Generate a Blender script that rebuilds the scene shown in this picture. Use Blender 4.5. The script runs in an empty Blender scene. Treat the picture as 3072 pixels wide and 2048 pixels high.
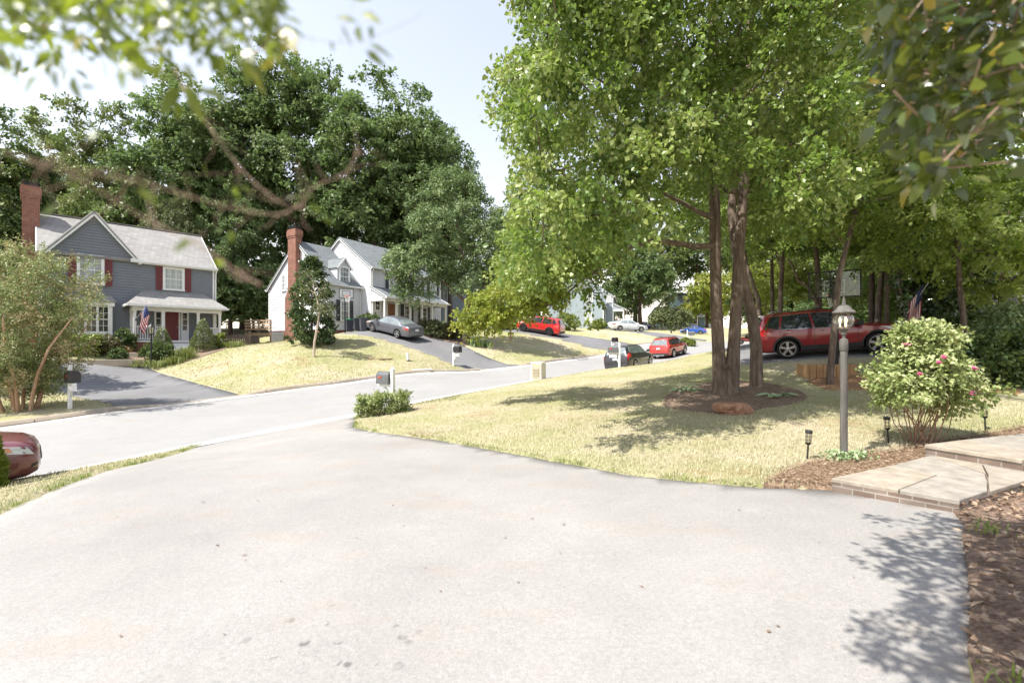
import bpy, bmesh, math, random
import numpy as np
from mathutils import Vector, Matrix
from mathutils.geometry import delaunay_2d_cdt

SC = bpy.context.scene
COL = SC.collection
F, HZ, EYE = 1365.33, 1035.0, 1.6
R = math.radians

def P(sx, sy, Y):
    """world point seen at photo pixel (sx, sy) at depth Y (layout measurements were taken this way)"""
    return Vector(((sx - 1536.0) * Y / F, Y, EYE - (sy - HZ) * Y / F))

# ------------------------------------------------------------------ objects
def link(o, parent=None):
    COL.objects.link(o)
    if parent is not None:
        o.parent = parent
    return o

def tag(o, label=None, cat=None, group=None, kind=None):
    if label: o['label'] = label
    if cat: o['category'] = cat
    if group: o['group'] = group
    if kind: o['kind'] = kind
    return o

def thing(name, label, cat, loc=(0, 0, 0), rotz=0.0, group=None):
    o = bpy.data.objects.new(name, None)
    o.empty_display_size = 0.2
    o.location = loc
    o.rotation_euler = (0, 0, rotz)
    link(o)
    return tag(o, label, cat, group)

def copy_tree(o, parent=None):
    c = o.copy()
    COL.objects.link(c)
    c.parent = parent
    for ch in list(o.children):
        copy_tree(ch, c)
    return c

class MB:
    def __init__(s):
        s.v, s.f, s.m = [], [], []
    def add(s, vs, fs, mi=0, M=None):
        n = len(s.v)
        for p in vs:
            p = Vector(p)
            s.v.append(tuple(M @ p) if M is not None else tuple(p))
        for f in fs:
            s.f.append(tuple(i + n for i in f)); s.m.append(mi)
        return s
    def box(s, x0, x1, y0, y1, z0, z1, mi=0, M=None):
        vs = [(x0,y0,z0),(x1,y0,z0),(x1,y1,z0),(x0,y1,z0),(x0,y0,z1),(x1,y0,z1),(x1,y1,z1),(x0,y1,z1)]
        return s.add(vs, [(0,3,2,1),(4,5,6,7),(0,1,5,4),(1,2,6,5),(2,3,7,6),(3,0,4,7)], mi, M)
    def bbox(s, x0, x1, y0, y1, z0, z1, b=0.02, mi=0, M=None):
        """bevelled box (chamfered on all edges)"""
        bm = bmesh.new()
        bmesh.ops.create_cube(bm, size=1.0)
        for v in bm.verts:
            v.co = Vector(((x0+x1)/2+v.co.x*(x1-x0), (y0+y1)/2+v.co.y*(y1-y0), (z0+z1)/2+v.co.z*(z1-z0)))
        bmesh.ops.bevel(bm, geom=list(bm.edges), offset=b, segments=2, affect='EDGES', profile=0.5)
        bm.verts.index_update()
        s.add([v.co.copy() for v in bm.verts], [tuple(v.index for v in f.verts) for f in bm.faces], mi, M)
        bm.free()
        return s
    def bar(s, p, q, w, h, up=(0,0,1), mi=0):
        p, q = Vector(p), Vector(q)
        d = (q - p).normalized()
        up = Vector(up)
        side = d.cross(up)
        if side.length < 1e-4: side = d.cross(Vector((1,0,0)))
        side.normalize(); u = side.cross(d).normalized()
        a, b = side*w/2, u*h/2
        vs = [p-a-b,p+a-b,p+a+b,p-a+b,q-a-b,q+a-b,q+a+b,q-a+b]
        return s.add(vs, [(0,1,2,3),(7,6,5,4),(0,4,5,1),(1,5,6,2),(2,6,7,3),(3,7,4,0)], mi)
    def tube(s, pts, rad, n=6, cap=True, mi=0, M=None):
        pts = [Vector(p) for p in pts]
        if not hasattr(rad, '__len__'): rad = [rad]*len(pts)
        base = len(s.v); ref = None
        for i, p in enumerate(pts):
            d = (pts[min(i+1,len(pts)-1)] - pts[max(i-1,0)])
            if d.length < 1e-9: d = Vector((0,0,1))
            d.normalize()
            if ref is None:
                ref = Vector((1,0,0)) if abs(d.x) < .9 else Vector((0,1,0))
            a = (ref - d*ref.dot(d))
            if a.length < 1e-4: a = d.orthogonal()
            a.normalize(); b = d.cross(a); ref = a
            for k in range(n):
                t = 2*math.pi*k/n
                q = p + (a*math.cos(t)+b*math.sin(t))*rad[i]
                s.v.append(tuple(M @ q) if M is not None else tuple(q))
        for i in range(len(pts)-1):
            for k in range(n):
                s.f.append((base+i*n+k, base+i*n+(k+1)%n, base+(i+1)*n+(k+1)%n, base+(i+1)*n+k)); s.m.append(mi)
        if cap:
            s.f.append(tuple(base+k for k in reversed(range(n)))); s.m.append(mi)
            s.f.append(tuple(base+(len(pts)-1)*n+k for k in range(n))); s.m.append(mi)
        return s
    def lathe(s, prof, n=20, c=(0,0,0), M=None, mi=0, cap=True):
        base = len(s.v); c = Vector(c)
        for r, z in prof:
            for k in range(n):
                t = 2*math.pi*k/n
                q = c + Vector((r*math.cos(t), r*math.sin(t), z))
                s.v.append(tuple(M @ q) if M is not None else tuple(q))
        for i in range(len(prof)-1):
            for k in range(n):
                s.f.append((base+i*n+k, base+i*n+(k+1)%n, base+(i+1)*n+(k+1)%n, base+(i+1)*n+k)); s.m.append(mi)
        if cap and prof[0][0] > 1e-5: s.f.append(tuple(base+k for k in reversed(range(n)))); s.m.append(mi)
        if cap and prof[-1][0] > 1e-5: s.f.append(tuple(base+(len(prof)-1)*n+k for k in range(n))); s.m.append(mi)
        return s
    def prism(s, poly, fn, d0, d1, mi=0):
        """poly: 2D outline; fn(u, v, d) -> 3D"""
        n = len(poly)
        vs = [fn(u, v, d0) for u, v in poly] + [fn(u, v, d1) for u, v in poly]
        fs = [tuple(range(n)), tuple(range(2*n-1, n-1, -1))]
        fs += [(i, i+n, (i+1) % n+n, (i+1) % n) for i in range(n)]
        return s.add(vs, fs, mi)
    def slab(s, quad, t, mi=0):
        """quad (3D corners) thickened by t along its normal (downwards)"""
        q = [Vector(p) for p in quad]
        n = (q[1]-q[0]).cross(q[-1]-q[0]).normalized()
        if n.z < 0: n = -n
        k = len(q)
        vs = q + [p - n*t for p in q]
        fs = [tuple(range(k)), tuple(range(2*k-1, k-1, -1))] + [(i, i+k, (i+1) % k+k, (i+1) % k) for i in range(k)]
        return s.add(vs, fs, mi)
    def build(s, name, mats, parent=None, smooth=False, loc=None, recalc=True, cls=None):
        me = bpy.data.meshes.new(name)
        me.from_pydata(s.v, [], s.f)
        if not isinstance(mats, (list, tuple)): mats = [mats]
        for m in mats: me.materials.append(m)
        if len(mats) > 1: me.polygons.foreach_set('material_index', s.m)
        if recalc:
            bm = bmesh.new(); bm.from_mesh(me)
            bmesh.ops.recalc_face_normals(bm, faces=bm.faces)
            bm.to_mesh(me); bm.free()
        if smooth:
            me.polygons.foreach_set('use_smooth', [True]*len(me.polygons))
            if smooth != 'all':
                try: me.set_sharp_from_angle(angle=R(40))
                except Exception: pass
        o = bpy.data.objects.new(name, me)
        if loc is not None: o.location = loc
        return link(o, parent)

# ------------------------------------------------------------------ materials
MATS = {}
class NT:
    def __init__(s, name):
        s.mat = bpy.data.materials.new(name); s.mat.use_nodes = True
        s.t = s.mat.node_tree; s.t.nodes.clear()
        s.out = s.n('ShaderNodeOutputMaterial')
    def n(s, typ, **kw):
        nd = s.t.nodes.new(typ)
        for k, v in kw.items():
            if k.startswith('i_'): 
                key = k[2:]
                key = int(key) if key.isdigit() else key.replace('_', ' ')
                nd.inputs[key].default_value = v
            else: setattr(nd, k, v)
        return nd
    def l(s, a, b): s.t.links.new(a, b)
    def pos(s, which='Object', scale=(1,1,1)):
        tc = s.n('ShaderNodeTexCoord'); mp = s.n('ShaderNodeMapping')
        mp.inputs['Scale'].default_value = scale
        s.l(tc.outputs[which], mp.inputs['Vector']); return mp.outputs[0]
    def noise(s, vec, scale, detail=4, rough=.6):
        nd = s.n('ShaderNodeTexNoise'); nd.inputs['Scale'].default_value = scale
        nd.inputs['Detail'].default_value = detail; nd.inputs['Roughness'].default_value = rough
        if vec is not None: s.l(vec, nd.inputs['Vector'])
        return nd.outputs['Fac']
    def ramp(s, fac, stops):
        nd = s.n('ShaderNodeValToRGB'); e = nd.color_ramp.elements
        while len(e) < len(stops): e.new(.5)
        for i, (p, c) in enumerate(stops):
            e[i].position = p; e[i].color = c4(c)
        s.l(fac, nd.inputs['Fac']); return nd.outputs['Color']
    def mix(s, fac, a, b, mode='MIX'):
        nd = s.n('ShaderNodeMix', data_type='RGBA', blend_type=mode)
        for sock, v in ((nd.inputs['Factor'], fac), (nd.inputs['A'], a), (nd.inputs['B'], b)):
            pass
        fs = nd.inputs[0]; A = nd.inputs[6]; B = nd.inputs[7]
        for sk, v in ((fs, fac), (A, a), (B, b)):
            if isinstance(v, bpy.types.NodeSocket): s.l(v, sk)
            elif sk is fs: sk.default_value = v
            else: sk.default_value = c4(v)
        return nd.outputs[2]
    def math(s, op, a, b=0.0, clamp=False):
        nd = s.n('ShaderNodeMath', operation=op); nd.use_clamp = clamp
        for i, v in enumerate((a, b)):
            if isinstance(v, bpy.types.NodeSocket): s.l(v, nd.inputs[i])
            else: nd.inputs[i].default_value = v
        return nd.outputs[0]
    def bsdf(s, color, rough=.6, spec=.5, metal=0.0, coat=0.0, bump=None, bstr=.3, bdist=.01):
        b = s.n('ShaderNodeBsdfPrincipled')
        if isinstance(color, bpy.types.NodeSocket): s.l(color, b.inputs['Base Color'])
        else: b.inputs['Base Color'].default_value = c4(color)
        if isinstance(rough, bpy.types.NodeSocket): s.l(rough, b.inputs['Roughness'])
        else: b.inputs['Roughness'].default_value = rough
        b.inputs['Specular IOR Level'].default_value = spec
        b.inputs['Metallic'].default_value = metal
        b.inputs['Coat Weight'].default_value = coat
        b.inputs['Coat Roughness'].default_value = .04
        if bump is not None:
            bp = s.n('ShaderNodeBump'); bp.inputs['Strength'].default_value = bstr
            bp.inputs['Distance'].default_value = bdist
            s.l(bump, bp.inputs['Height']); s.l(bp.outputs[0], b.inputs['Normal'])
        return b
    def done(s, sh):
        s.l(sh.outputs[0], s.out.inputs['Surface']); return s.mat

def c4(c): return (c[0], c[1], c[2], 1.0)

def plain(name, col, rough=.6, spec=.4, metal=0, coat=0, var=.12, scale=6.0, bump=0.0, bscale=None):
    t = NT(name); v = t.pos()
    n = t.noise(v, scale, 4)
    k = [max(0, x*(1-var)) for x in col]; k2 = [min(1, x*(1+var)) for x in col]
    c = t.ramp(n, [(.3, k), (.7, k2)])
    bm = t.noise(v, bscale or scale*8, 3) if bump else None
    return t.done(t.bsdf(c, rough, spec, metal, coat, bm, bump, .01))

def leafmat(name, stops, transl=.35, tcol=(.25, .38, .03), rough=.45, spec=.35, tmul=1.0):
    t = NT(name)
    a = t.n('ShaderNodeAttribute'); a.attribute_name = 'tint'
    c = t.ramp(a.outputs['Fac'], stops)
    b = t.bsdf(c, rough, spec)
    tr = t.n('ShaderNodeBsdfTranslucent')
    tc = t.mix(.5, c, tcol)
    t.l(tc, tr.inputs['Color'])
    ms = t.n('ShaderNodeMixShader'); ms.inputs[0].default_value = transl
    t.l(b.outputs[0], ms.inputs[1]); t.l(tr.outputs[0], ms.inputs[2])
    return t.done(ms)

def brickmat(name, c1, c2, mortar, sx=.21, sz=.07, var=.4, op='ADD'):
    t = NT(name)
    tc = t.n('ShaderNodeTexCoord'); sp = t.n('ShaderNodeSeparateXYZ'); t.l(tc.outputs['Object'], sp.inputs[0])
    s = t.math(op, sp.outputs[0], sp.outputs[1])
    cb = t.n('ShaderNodeCombineXYZ'); t.l(s, cb.inputs[0]); t.l(sp.outputs[2], cb.inputs[1])
    br = t.n('ShaderNodeTexBrick')
    br.inputs['Scale'].default_value = 1.0
    br.inputs['Brick Width'].default_value = sx; br.inputs['Row Height'].default_value = sz
    br.inputs['Mortar Size'].default_value = .008; br.inputs['Mortar Smooth'].default_value = .3
    br.inputs['Color1'].default_value = c4(c1); br.inputs['Color2'].default_value = c4(c2)
    br.inputs['Mortar'].default_value = c4(mortar); br.inputs['Bias'].default_value = 0
    t.l(cb.outputs[0], br.inputs['Vector'])
    n = t.noise(tc.outputs['Object'], 3.0, 5)
    nn = t.ramp(n, [(.3, (1-var,)*3), (.7, (1,)*3)])
    c = t.mix(1.0, br.outputs['Color'], nn, 'MULTIPLY')
    return t.done(t.bsdf(c, .85, .25, bump=br.outputs['Fac'], bstr=-.4, bdist=.01))

def shinglemat(name, c1, c2):
    t = NT(name)
    tc = t.n('ShaderNodeTexCoord'); sp = t.n('ShaderNodeSeparateXYZ'); t.l(tc.outputs['Object'], sp.inputs[0])
    cb = t.n('ShaderNodeCombineXYZ'); s = t.math('ADD', sp.outputs[0], sp.outputs[1])
    t.l(s, cb.inputs[0]); t.l(t.math('MULTIPLY', sp.outputs[2], 1.6), cb.inputs[1])
    br = t.n('ShaderNodeTexBrick'); br.inputs['Scale'].default_value = 1.0
    br.inputs['Brick Width'].default_value = .32; br.inputs['Row Height'].default_value = .14
    br.inputs['Mortar Size'].default_value = .012; br.inputs['Mortar Smooth'].default_value = .4
    br.inputs['Color1'].default_value = c4(c1); br.inputs['Color2'].default_value = c4(c2)
    br.inputs['Mortar'].default_value = c4([x*.55 for x in c1])
    t.l(cb.outputs[0], br.inputs['Vector'])
    n = t.noise(tc.outputs['Object'], 1.2, 6, .7)
    c = t.mix(1.0, br.outputs['Color'], t.ramp(n, [(.3, (.82,)*3), (.7, (1.08,)*3)]), 'MULTIPLY')
    return t.done(t.bsdf(c, .9, .2, bump=br.outputs['Fac'], bstr=-.3, bdist=.01))

def groundmat():
    t = NT('dry_lawn_turf'); v = t.pos()
    big = t.noise(v, .22, 5, .6); mid = t.noise(v, 1.3, 6, .65); fine = t.noise(v, 28, 5, .75)
    vf = t.noise(v, 90, 2, .7)
    tan = t.ramp(fine, [(.25, (.28, .225, .145)), (.5, (.415, .36, .25)), (.75, (.53, .475, .36))])
    grn = t.ramp(fine, [(.25, (.15, .165, .055)), (.5, (.27, .28, .115)), (.78, (.39, .385, .20))])
    s = t.math('ADD', t.math('MULTIPLY', big, .8), t.math('MULTIPLY', mid, .55))
    m = t.ramp(s, [(.56, (0, 0, 0)), (.77, (.8,)*3)])
    c = t.mix(m, tan, grn)
    soil = t.ramp(fine, [(.3, (.22, .125, .06)), (.7, (.36, .22, .115))])
    n2 = t.noise(v, .55, 6, .7)
    c = t.mix(t.ramp(n2, [(.56, (0, 0, 0)), (.68, (.55,)*3)]), c, soil)
    # greener verge near the houses across the street
    bmp = t.math('ADD', fine, t.math('MULTIPLY', vf, .5))
    return t.done(t.bsdf(c, .95, .1, bump=bmp, bstr=.9, bdist=.03))

def asphaltmat(name, base, warm=(1.0, .98, .95), patch=.25, fine_c=.25, spots=None):
    t = NT(name); v = t.pos()
    agg = t.noise(v, 140, 3, .7); agg2 = t.noise(v, 38, 4, .7)
    big = t.noise(v, .35, 5, .6); mid = t.noise(v, 2.2, 5, .65)
    b = [base*w for w in warm]
    c0 = t.ramp(agg, [(.28, [x*(1-fine_c*1.3) for x in b]), (.5, b), (.72, [min(1, x*(1+fine_c)) for x in b])])
    c0 = t.mix(1, c0, t.ramp(agg2, [(.3, (.86,)*3), (.7, (1.09,)*3)]), 'MULTIPLY')
    c0 = t.mix(1, c0, t.ramp(big, [(.3, (1-patch,)*3), (.7, (1+patch*.5,)*3)]), 'MULTIPLY')
    c0 = t.mix(1, c0, t.ramp(mid, [(.3, (.955, .955, .955)), (.7, (1.03, 1.025, 1.015))]), 'MULTIPLY')
    # thin dark scuffs and reddish stains
    st = t.noise(t.pos('Object', (.5, 1.7, 1)), 3.1, 6, .75)
    c0 = t.mix(t.ramp(st, [(.62, (0, 0, 0)), (.74, (.5,)*3)]), c0, [x*.78 for x in b])
    rd = t.noise(t.pos('Object', (.7, 1.6, 1)), .9, 5, .7)
    if spots:
        p = t.pos()
        sp = t.n('ShaderNodeVectorMath', operation='DISTANCE'); sp.inputs[1].default_value = spots; t.l(p, sp.inputs[0])
        vo = t.n('ShaderNodeTexVoronoi'); vo.inputs['Scale'].default_value = 9; vo.inputs['Randomness'].default_value = 1; t.l(p, vo.inputs['Vector'])
        wob = t.math('ADD', vo.outputs['Distance'], t.math('MULTIPLY', agg2, .25))
        drop = t.ramp(wob, [(.34, (1,)*3), (.42, (0, 0, 0))])
        near = t.ramp(sp.outputs['Value'], [(.25, (1,)*3), (.62, (0, 0, 0))])
        pick = t.ramp(t.noise(p, 6, 2), [(.5, (0, 0, 0)), (.56, (1,)*3)])
        k = t.mix(1, t.mix(1, drop, near, 'MULTIPLY'), pick, 'MULTIPLY')
        c0 = t.mix(k, c0, [x*.45 for x in b])
    c0 = t.mix(t.ramp(rd, [(.54, (0, 0, 0)), (.78, (.55,)*3)]), c0, (b[0]*.98, b[1]*.80, b[2]*.64))
    return t.done(t.bsdf(c0, .9, .2, bump=agg, bstr=.5, bdist=.006))

def mulchmat(name, c0, c1, c2, sc=40):
    t = NT(name); v = t.pos('Object', (1, 1, 1))
    n1 = t.noise(t.pos('Object', (1, 1.7, 1)), sc*1.1, 5, .75)
    n = t.noise(v, 7, 6, .7)
    f = t.math('ADD', t.math('MULTIPLY', n1, .75), t.math('MULTIPLY', n, .45))
    c = t.ramp(f, [(.42, c0), (.6, c1), (.82, c2)])
    return t.done(t.bsdf(c, .95, .1, bump=f, bstr=1.0, bdist=.03))

def barkmat(name, c0, c1, c2, sx=14, sz=2.2):
    t = NT(name)
    n = t.noise(t.pos('Object', (sx, sx, sz)), 1.0, 6, .7)
    n2 = t.noise(t.pos('Object'), 2.0, 5, .7)
    c = t.ramp(n, [(.3, c0), (.52, c1), (.75, c2)])
    c = t.mix(t.ramp(n2, [(.55, (0, 0, 0)), (.7, (.5,)*3)]), c, [x*1.25 for x in c2])
    return t.done(t.bsdf(c, .95, .15, bump=n, bstr=1.0, bdist=.03))

def paintmat(name, col, rough=.28, coat=1.0, metal=.0):
    t = NT(name); v = t.pos()
    n = t.noise(v, 1.6, 4)
    c = t.ramp(n, [(.3, [x*.93 for x in col]), (.7, [min(1, x*1.05) for x in col])])
    return t.done(t.bsdf(c, rough, .5, metal, coat))

M = {}
def setup_mats():
    M['turf'] = groundmat()
    M['drive'] = asphaltmat('weathered_drive_asphalt', .295, (1.0, .958, .91), fine_c=.24, patch=.17, spots=(-1.0, 2.45, -.05))
    M['road'] = asphaltmat('bleached_road_asphalt', .285, (1.0, .985, .965), patch=.08, fine_c=.16)
    M['drive_dark'] = asphaltmat('grey_drive_asphalt', .18, (.98, .98, 1.01), patch=.2, fine_c=.2)
    M['concrete'] = asphaltmat('pale_gutter_concrete', .47, (1.0, .965, .91), patch=.1, fine_c=.12)
    M['curb'] = asphaltmat('brown_curb_concrete', .34, (1.0, .86, .70), patch=.35, fine_c=.25)
    M['mulch'] = mulchmat('shredded_mulch', (.09, .062, .047), (.22, .16, .118), (.37, .285, .22))
    M['mulch_pale'] = mulchmat('sun_bleached_mulch', (.10, .066, .045), (.25, .17, .115), (.42, .32, .225))
    M['soil'] = mulchmat('red_bare_soil', (.16, .075, .04), (.30, .165, .09), (.42, .27, .15), 22)
    M['litter'] = mulchmat('leaf_litter_soil', (.09, .06, .045), (.23, .16, .12), (.41, .32, .25), 26)
    M['white'] = plain('white_trim_paint', (.74, .74, .73), .5, .4, var=.04)
    M['siding_grey'] = plain('grey_blue_siding', (.185, .20, .225), .6, .3, var=.06, scale=2)
    M['siding_white'] = plain('white_siding', (.60, .61, .64), .6, .3, var=.05, scale=2)
    M['siding_blue'] = plain('pale_blue_siding', (.50, .56, .64), .6, .3, var=.05, scale=2)
    M['siding_sage'] = plain('grey_green_siding', (.30, .35, .37), .6, .3, var=.05, scale=2)
    M['siding_teal'] = plain('teal_siding', (.24, .36, .40), .6, .3, var=.05, scale=2)
    M['shingle_tan'] = shinglemat('light_grey_shingle', (.315, .305, .29), (.26, .25, .24))
    M['shingle_grey'] = shinglemat('blue_grey_shingle', (.20, .22, .225), (.16, .175, .185))
    M['brick'] = brickmat('red_brick', (.29, .105, .062), (.21, .07, .045), (.36, .29, .24))
    M['brick_dull'] = brickmat('weathered_step_brick', (.235, .185, .15), (.19, .135, .105), (.34, .31, .27), .27, .075, .55, 'SUBTRACT')
    M['shutter_red'] = plain('maroon_shutter', (.18, .035, .04), .5, .4, var=.08)
    M['shutter_navy'] = plain('navy_shutter', (.028, .035, .05), .5, .4, var=.1)
    M['door_red'] = plain('dark_red_door', (.16, .025, .03), .4, .5, var=.1)
    M['door_brown'] = plain('wood_brown_door', (.26, .12, .06), .5, .4, var=.2)
    t = NT('window_glass_pane'); v = t.pos()
    n = t.noise(v, 1.1, 3)
    M['pane'] = t.done(t.bsdf(t.ramp(n, [(.35, (.10, .12, .13)), (.65, (.30, .33, .35))]), .05, .8))
    t = NT('curtained_window_glass'); v = t.pos('Object', (9, 9, .5))
    n = t.noise(v, 1.1, 3)
    M['pane_curtain'] = t.done(t.bsdf(t.ramp(n, [(.35, (.30, .33, .33)), (.65, (.52, .55, .54))]), .08, .7))
    M['pane_dark'] = plain('dark_window_glass', (.02, .025, .03), .06, .8, var=.2)
    M['metal_grey'] = plain('grey_metal', (.30, .31, .32), .45, .5, .6, var=.08)
    M['black'] = plain('black_metal', (.018, .018, .02), .45, .4, var=.2)
    M['black_gloss'] = plain('black_gloss_box', (.022, .022, .024), .32, .5, var=.1)
    M['box_grey'] = plain('grey_mailbox_metal', (.10, .105, .11), .4, .5, var=.1)
    M['red_flag'] = plain('red_signal_paint', (.55, .05, .035), .45, .4)
    M['wood_deck'] = plain('weathered_deck_wood', (.46, .32, .20), .8, .2, var=.25, scale=9)
    M['wood_grey'] = plain('grey_fence_wood', (.22, .17, .13), .85, .2, var=.3, scale=9)
    M['wood_new'] = plain('fresh_cedar_board', (.36, .22, .11), .75, .25, var=.22, scale=5)
    M['stone'] = None
    M['tyre'] = plain('tyre_rubber', (.016, .016, .017), .75, .3, var=.2)
    M['alloy'] = plain('alloy_rim', (.55, .56, .58), .28, .5, .85, var=.05)
    M['alloy_dark'] = plain('dark_alloy_rim', (.10, .10, .11), .3, .5, .7, var=.05)
    M['plastic'] = plain('dark_cladding_plastic', (.035, .036, .038), .6, .3, var=.15)
    M['carglass'] = plain('tinted_car_glass', (.025, .032, .034), .03, 1.0, coat=.5, var=.1)
    M['carglass_pale'] = plain('clear_car_glass', (.16, .19, .19), .03, 1.0, coat=.5, var=.25, scale=3)
    M['chrome'] = plain('bright_chrome', (.75, .76, .77), .12, .5, 1.0, var=.03)
    M['lamp_red'] = plain('red_lamp_lens', (.50, .02, .02), .12, .6, coat=1, var=.1)
    M['lamp_clear'] = plain('clear_lamp_lens', (.62, .64, .64), .1, .7, coat=1, var=.15)
    M['lamp_amber'] = plain('amber_lamp_lens', (.75, .22, .03), .15, .6, coat=1, var=.05)
    M['plate'] = plain('licence_plate_white', (.65, .67, .70), .4, .4)
    M['concrete_plain'] = plain('concrete_box', (.62, .60, .54), .85, .2, var=.08)
    M['bark'] = barkmat('grey_brown_bark', (.065, .048, .038), (.15, .115, .09), (.26, .21, .17))
    M['bark_dark'] = barkmat('dark_bark', (.045, .034, .027), (.10, .075, .058), (.19, .15, .12))
    M['bark_tan'] = barkmat('tan_smooth_bark', (.24, .14, .085), (.38, .245, .16), (.52, .38, .28), 5, 1.5)
    M['twig'] = plain('brown_twig', (.33, .235, .17), .8, .2, var=.25, scale=20)
# ------------------------------------------------------------------ terrain
NEAR_EDGE = [(-40,-21),(-30,-10.5),(-20,-1.0),(-14.2,2.9),(-8.8,8.0),(-8.0,9.3),(-7.2,10.9),(-4.7,14.2),(-2.6,17.5),(0.3,21.2),(4.0,24.9),
             (8.4,28.6),(11.8,33.5),(14.8,38.2),(19,42.3),(25,45.6),(36,49.5),(60,54)]
FAR_EDGE = [(-48,-14),(-38,-4.5),(-28,4.5),(-20.5,9.6),(-15.4,14.1),(-14,16.1),(-11.8,20),(-8.4,23.6),(-5.6,27.2),(-2.5,30.6),(1.14,32.8),
            (4.5,37),(8.2,41.5),(12.5,45.5),(17.5,48.5),(24,51.6),(34,55),(60,60.5)]

def catmull(pts, sub=6):
    out = []
    n = len(pts)
    for i in range(n-1):
        p0, p1, p2, p3 = pts[max(i-1,0)], pts[i], pts[i+1], pts[min(i+2,n-1)]
        for k in range(sub):
            t = k/sub
            out.append(tuple(.5*((2*b)+(-a+c)*t+(2*a-5*b+4*c-d)*t*t+(-a+3*b-3*c+d)*t**3) for a,b,c,d in zip(p0,p1,p2,p3)))
    out.append(tuple(pts[-1]))
    return out

CP = [  # (photo x, photo y, depth) of measured ground points
    # own driveway
    (0,1541,4.86),(300,1417,7.3),(581,1352,9.9),(2494,1476,4.95),(2912,1567,4.05),(2938,1763,2.9),(2951,2048,2.1),(1536,2048,2.16),(300,2048,2.25),
    (2286,1465,5.14),(1894,1430,5.8),(1606,1378,7.1),(1306,1319,9.4),(1038,1286,11.4),(900,1500,4.95),(1500,1500,4.75),
    # road near edge
    (33,1450,7.9),(379,1384,9.5),(562,1343,10.7),(1084,1247,14.2),
    # road far edge
    (40,1273,14.3),(346,1234,16.1),(731,1188,20.0),(1045,1149,23.4),(1424,1113,30.6),(1584,1096,32.6),(1818,1068,41.5),(2085,1039,46.5),(2134,1029,50),
    # parked on the road
    (1905,1112,29.0),(2003,1073,38.2),(2134,1053,42.6),
    # right lawn
    (2531,1387,6.2),(2677,1342,6.9),(2958,1303,7.4),(2772,1343,6.8),(2165,1190,12),(2264,1165,13.1),(2195,1248,9.1),(2330,1200,11),
    (2056,1177,13),(2485,1161,13),(2500,1136,14.2),(2358,1075,17.3),(2634,1060,16.3),(1615,1139,23),(1828,1107,25.5),(1208,1221,15.6),
    (1306,1254,12.5),(1698,1280,9.5),(2134,1090,20),(2230,1033,27),(2900,1190,10),(2900,1040,19),
    # across the street, grey house
    (210,1226,16),(100,1240,15.5),(700,1180,20.5),(612,1157,22.9),(490,1122,26),(402,1092,27.5),(184,1078,25.5),(440,1060,29.3),(660,1040,32),
    (561,1097,27),(850,1045,28),(30,1090,25),
    # white house lawn and drive
    (760,1046,38),(712,1052,35.5),(838,1034,34.8),
    (940,1045,28.5),(820,1030,31.5),(1360,1100,30.8),(1312,1071,31.6),(1159,1022,32.8),(1095,1005,33.6),(1451,1066,34),(1380,1032,36),(1258,1005,36.5),
    (1150,985,39),(1228,1075,29.8),(1100,1060,29.5),
    # third drive and beyond
    (1839,1044,43.5),(1706,1022,44),(1563,1000,45),(1485,991,46.5),(1400,1005,43),(1500,1030,40),(1689,1003,48),(1760,990,55),(1840,990,57),(1937,1003,53),(2029,1022,49.5),
    (2053,1012,53),(1980,983,95),(2070,1000,80),(2200,985,90),
]
CW = [  # world anchors outside the picture
    (0,-6,.05),(0,-20,.3),(-4,-10,-.1),(8,-6,.3),(14,0,.5),(20,5,.9),(25,10,1.3),(24,18,1.6),(35,25,2.4),(45,10,2.2),(60,40,3.5),(60,-10,2.5),
    (-20,-1,-1.5),(-30,-10,-2.2),(-28,4.5,-1.9),(-38,-4.5,-2.4),(-12,0,-1.25),(-40,8,-1.2),(-45,30,1.0),(-35,40,2.2),(-25,48,3.0),(-10,58,4.0),(-60,60,3.0),
    (-70,0,-2),(-60,-40,-3),(0,-60,0),(60,-60,2),(5,75,4.2),(40,70,3.0),(60,58,2.4),(90,60,3.5),(0,110,5),(60,110,4.5),(-60,110,5),(110,0,4),(-110,60,2),(120,120,5),(-120,120,5),(-120,-60,-3),(120,-80,3),(0,170,5),
]
def fit_terrain():
    pts = []
    for sx, sy, Y in CP:
        p = P(sx, sy, Y); pts.append((p.x, p.y, p.z))
    pts += CW
    A = np.array(pts)
    n = len(A); X = A[:, :2]
    def phi(r2): return .5*r2*np.log(r2+1e-9)
    r2 = ((X[:, None]-X[None])**2).sum(-1)
    K = phi(r2) + np.eye(n)*2.0
    Pm = np.c_[np.ones(n), X]
    L = np.block([[K, Pm], [Pm.T, np.zeros((3, 3))]])
    sol = np.linalg.solve(L, np.r_[A[:, 2], 0, 0, 0])
    w, a = sol[:n], sol[n:]
    def base(x, y):
        x = np.asarray(x, float); y = np.asarray(y, float); sh = x.shape
        q = np.c_[x.ravel(), y.ravel()]
        qc = np.clip(q, [-125, -85], [125, 175])
        out = np.empty(len(q))
        for i in range(0, len(q), 20000):
            d = ((qc[i:i+20000, None]-X[None])**2).sum(-1)
            out[i:i+20000] = phi(d) @ w + a[0] + qc[i:i+20000] @ a[1:]
        return out.reshape(sh)
    return base

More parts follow.
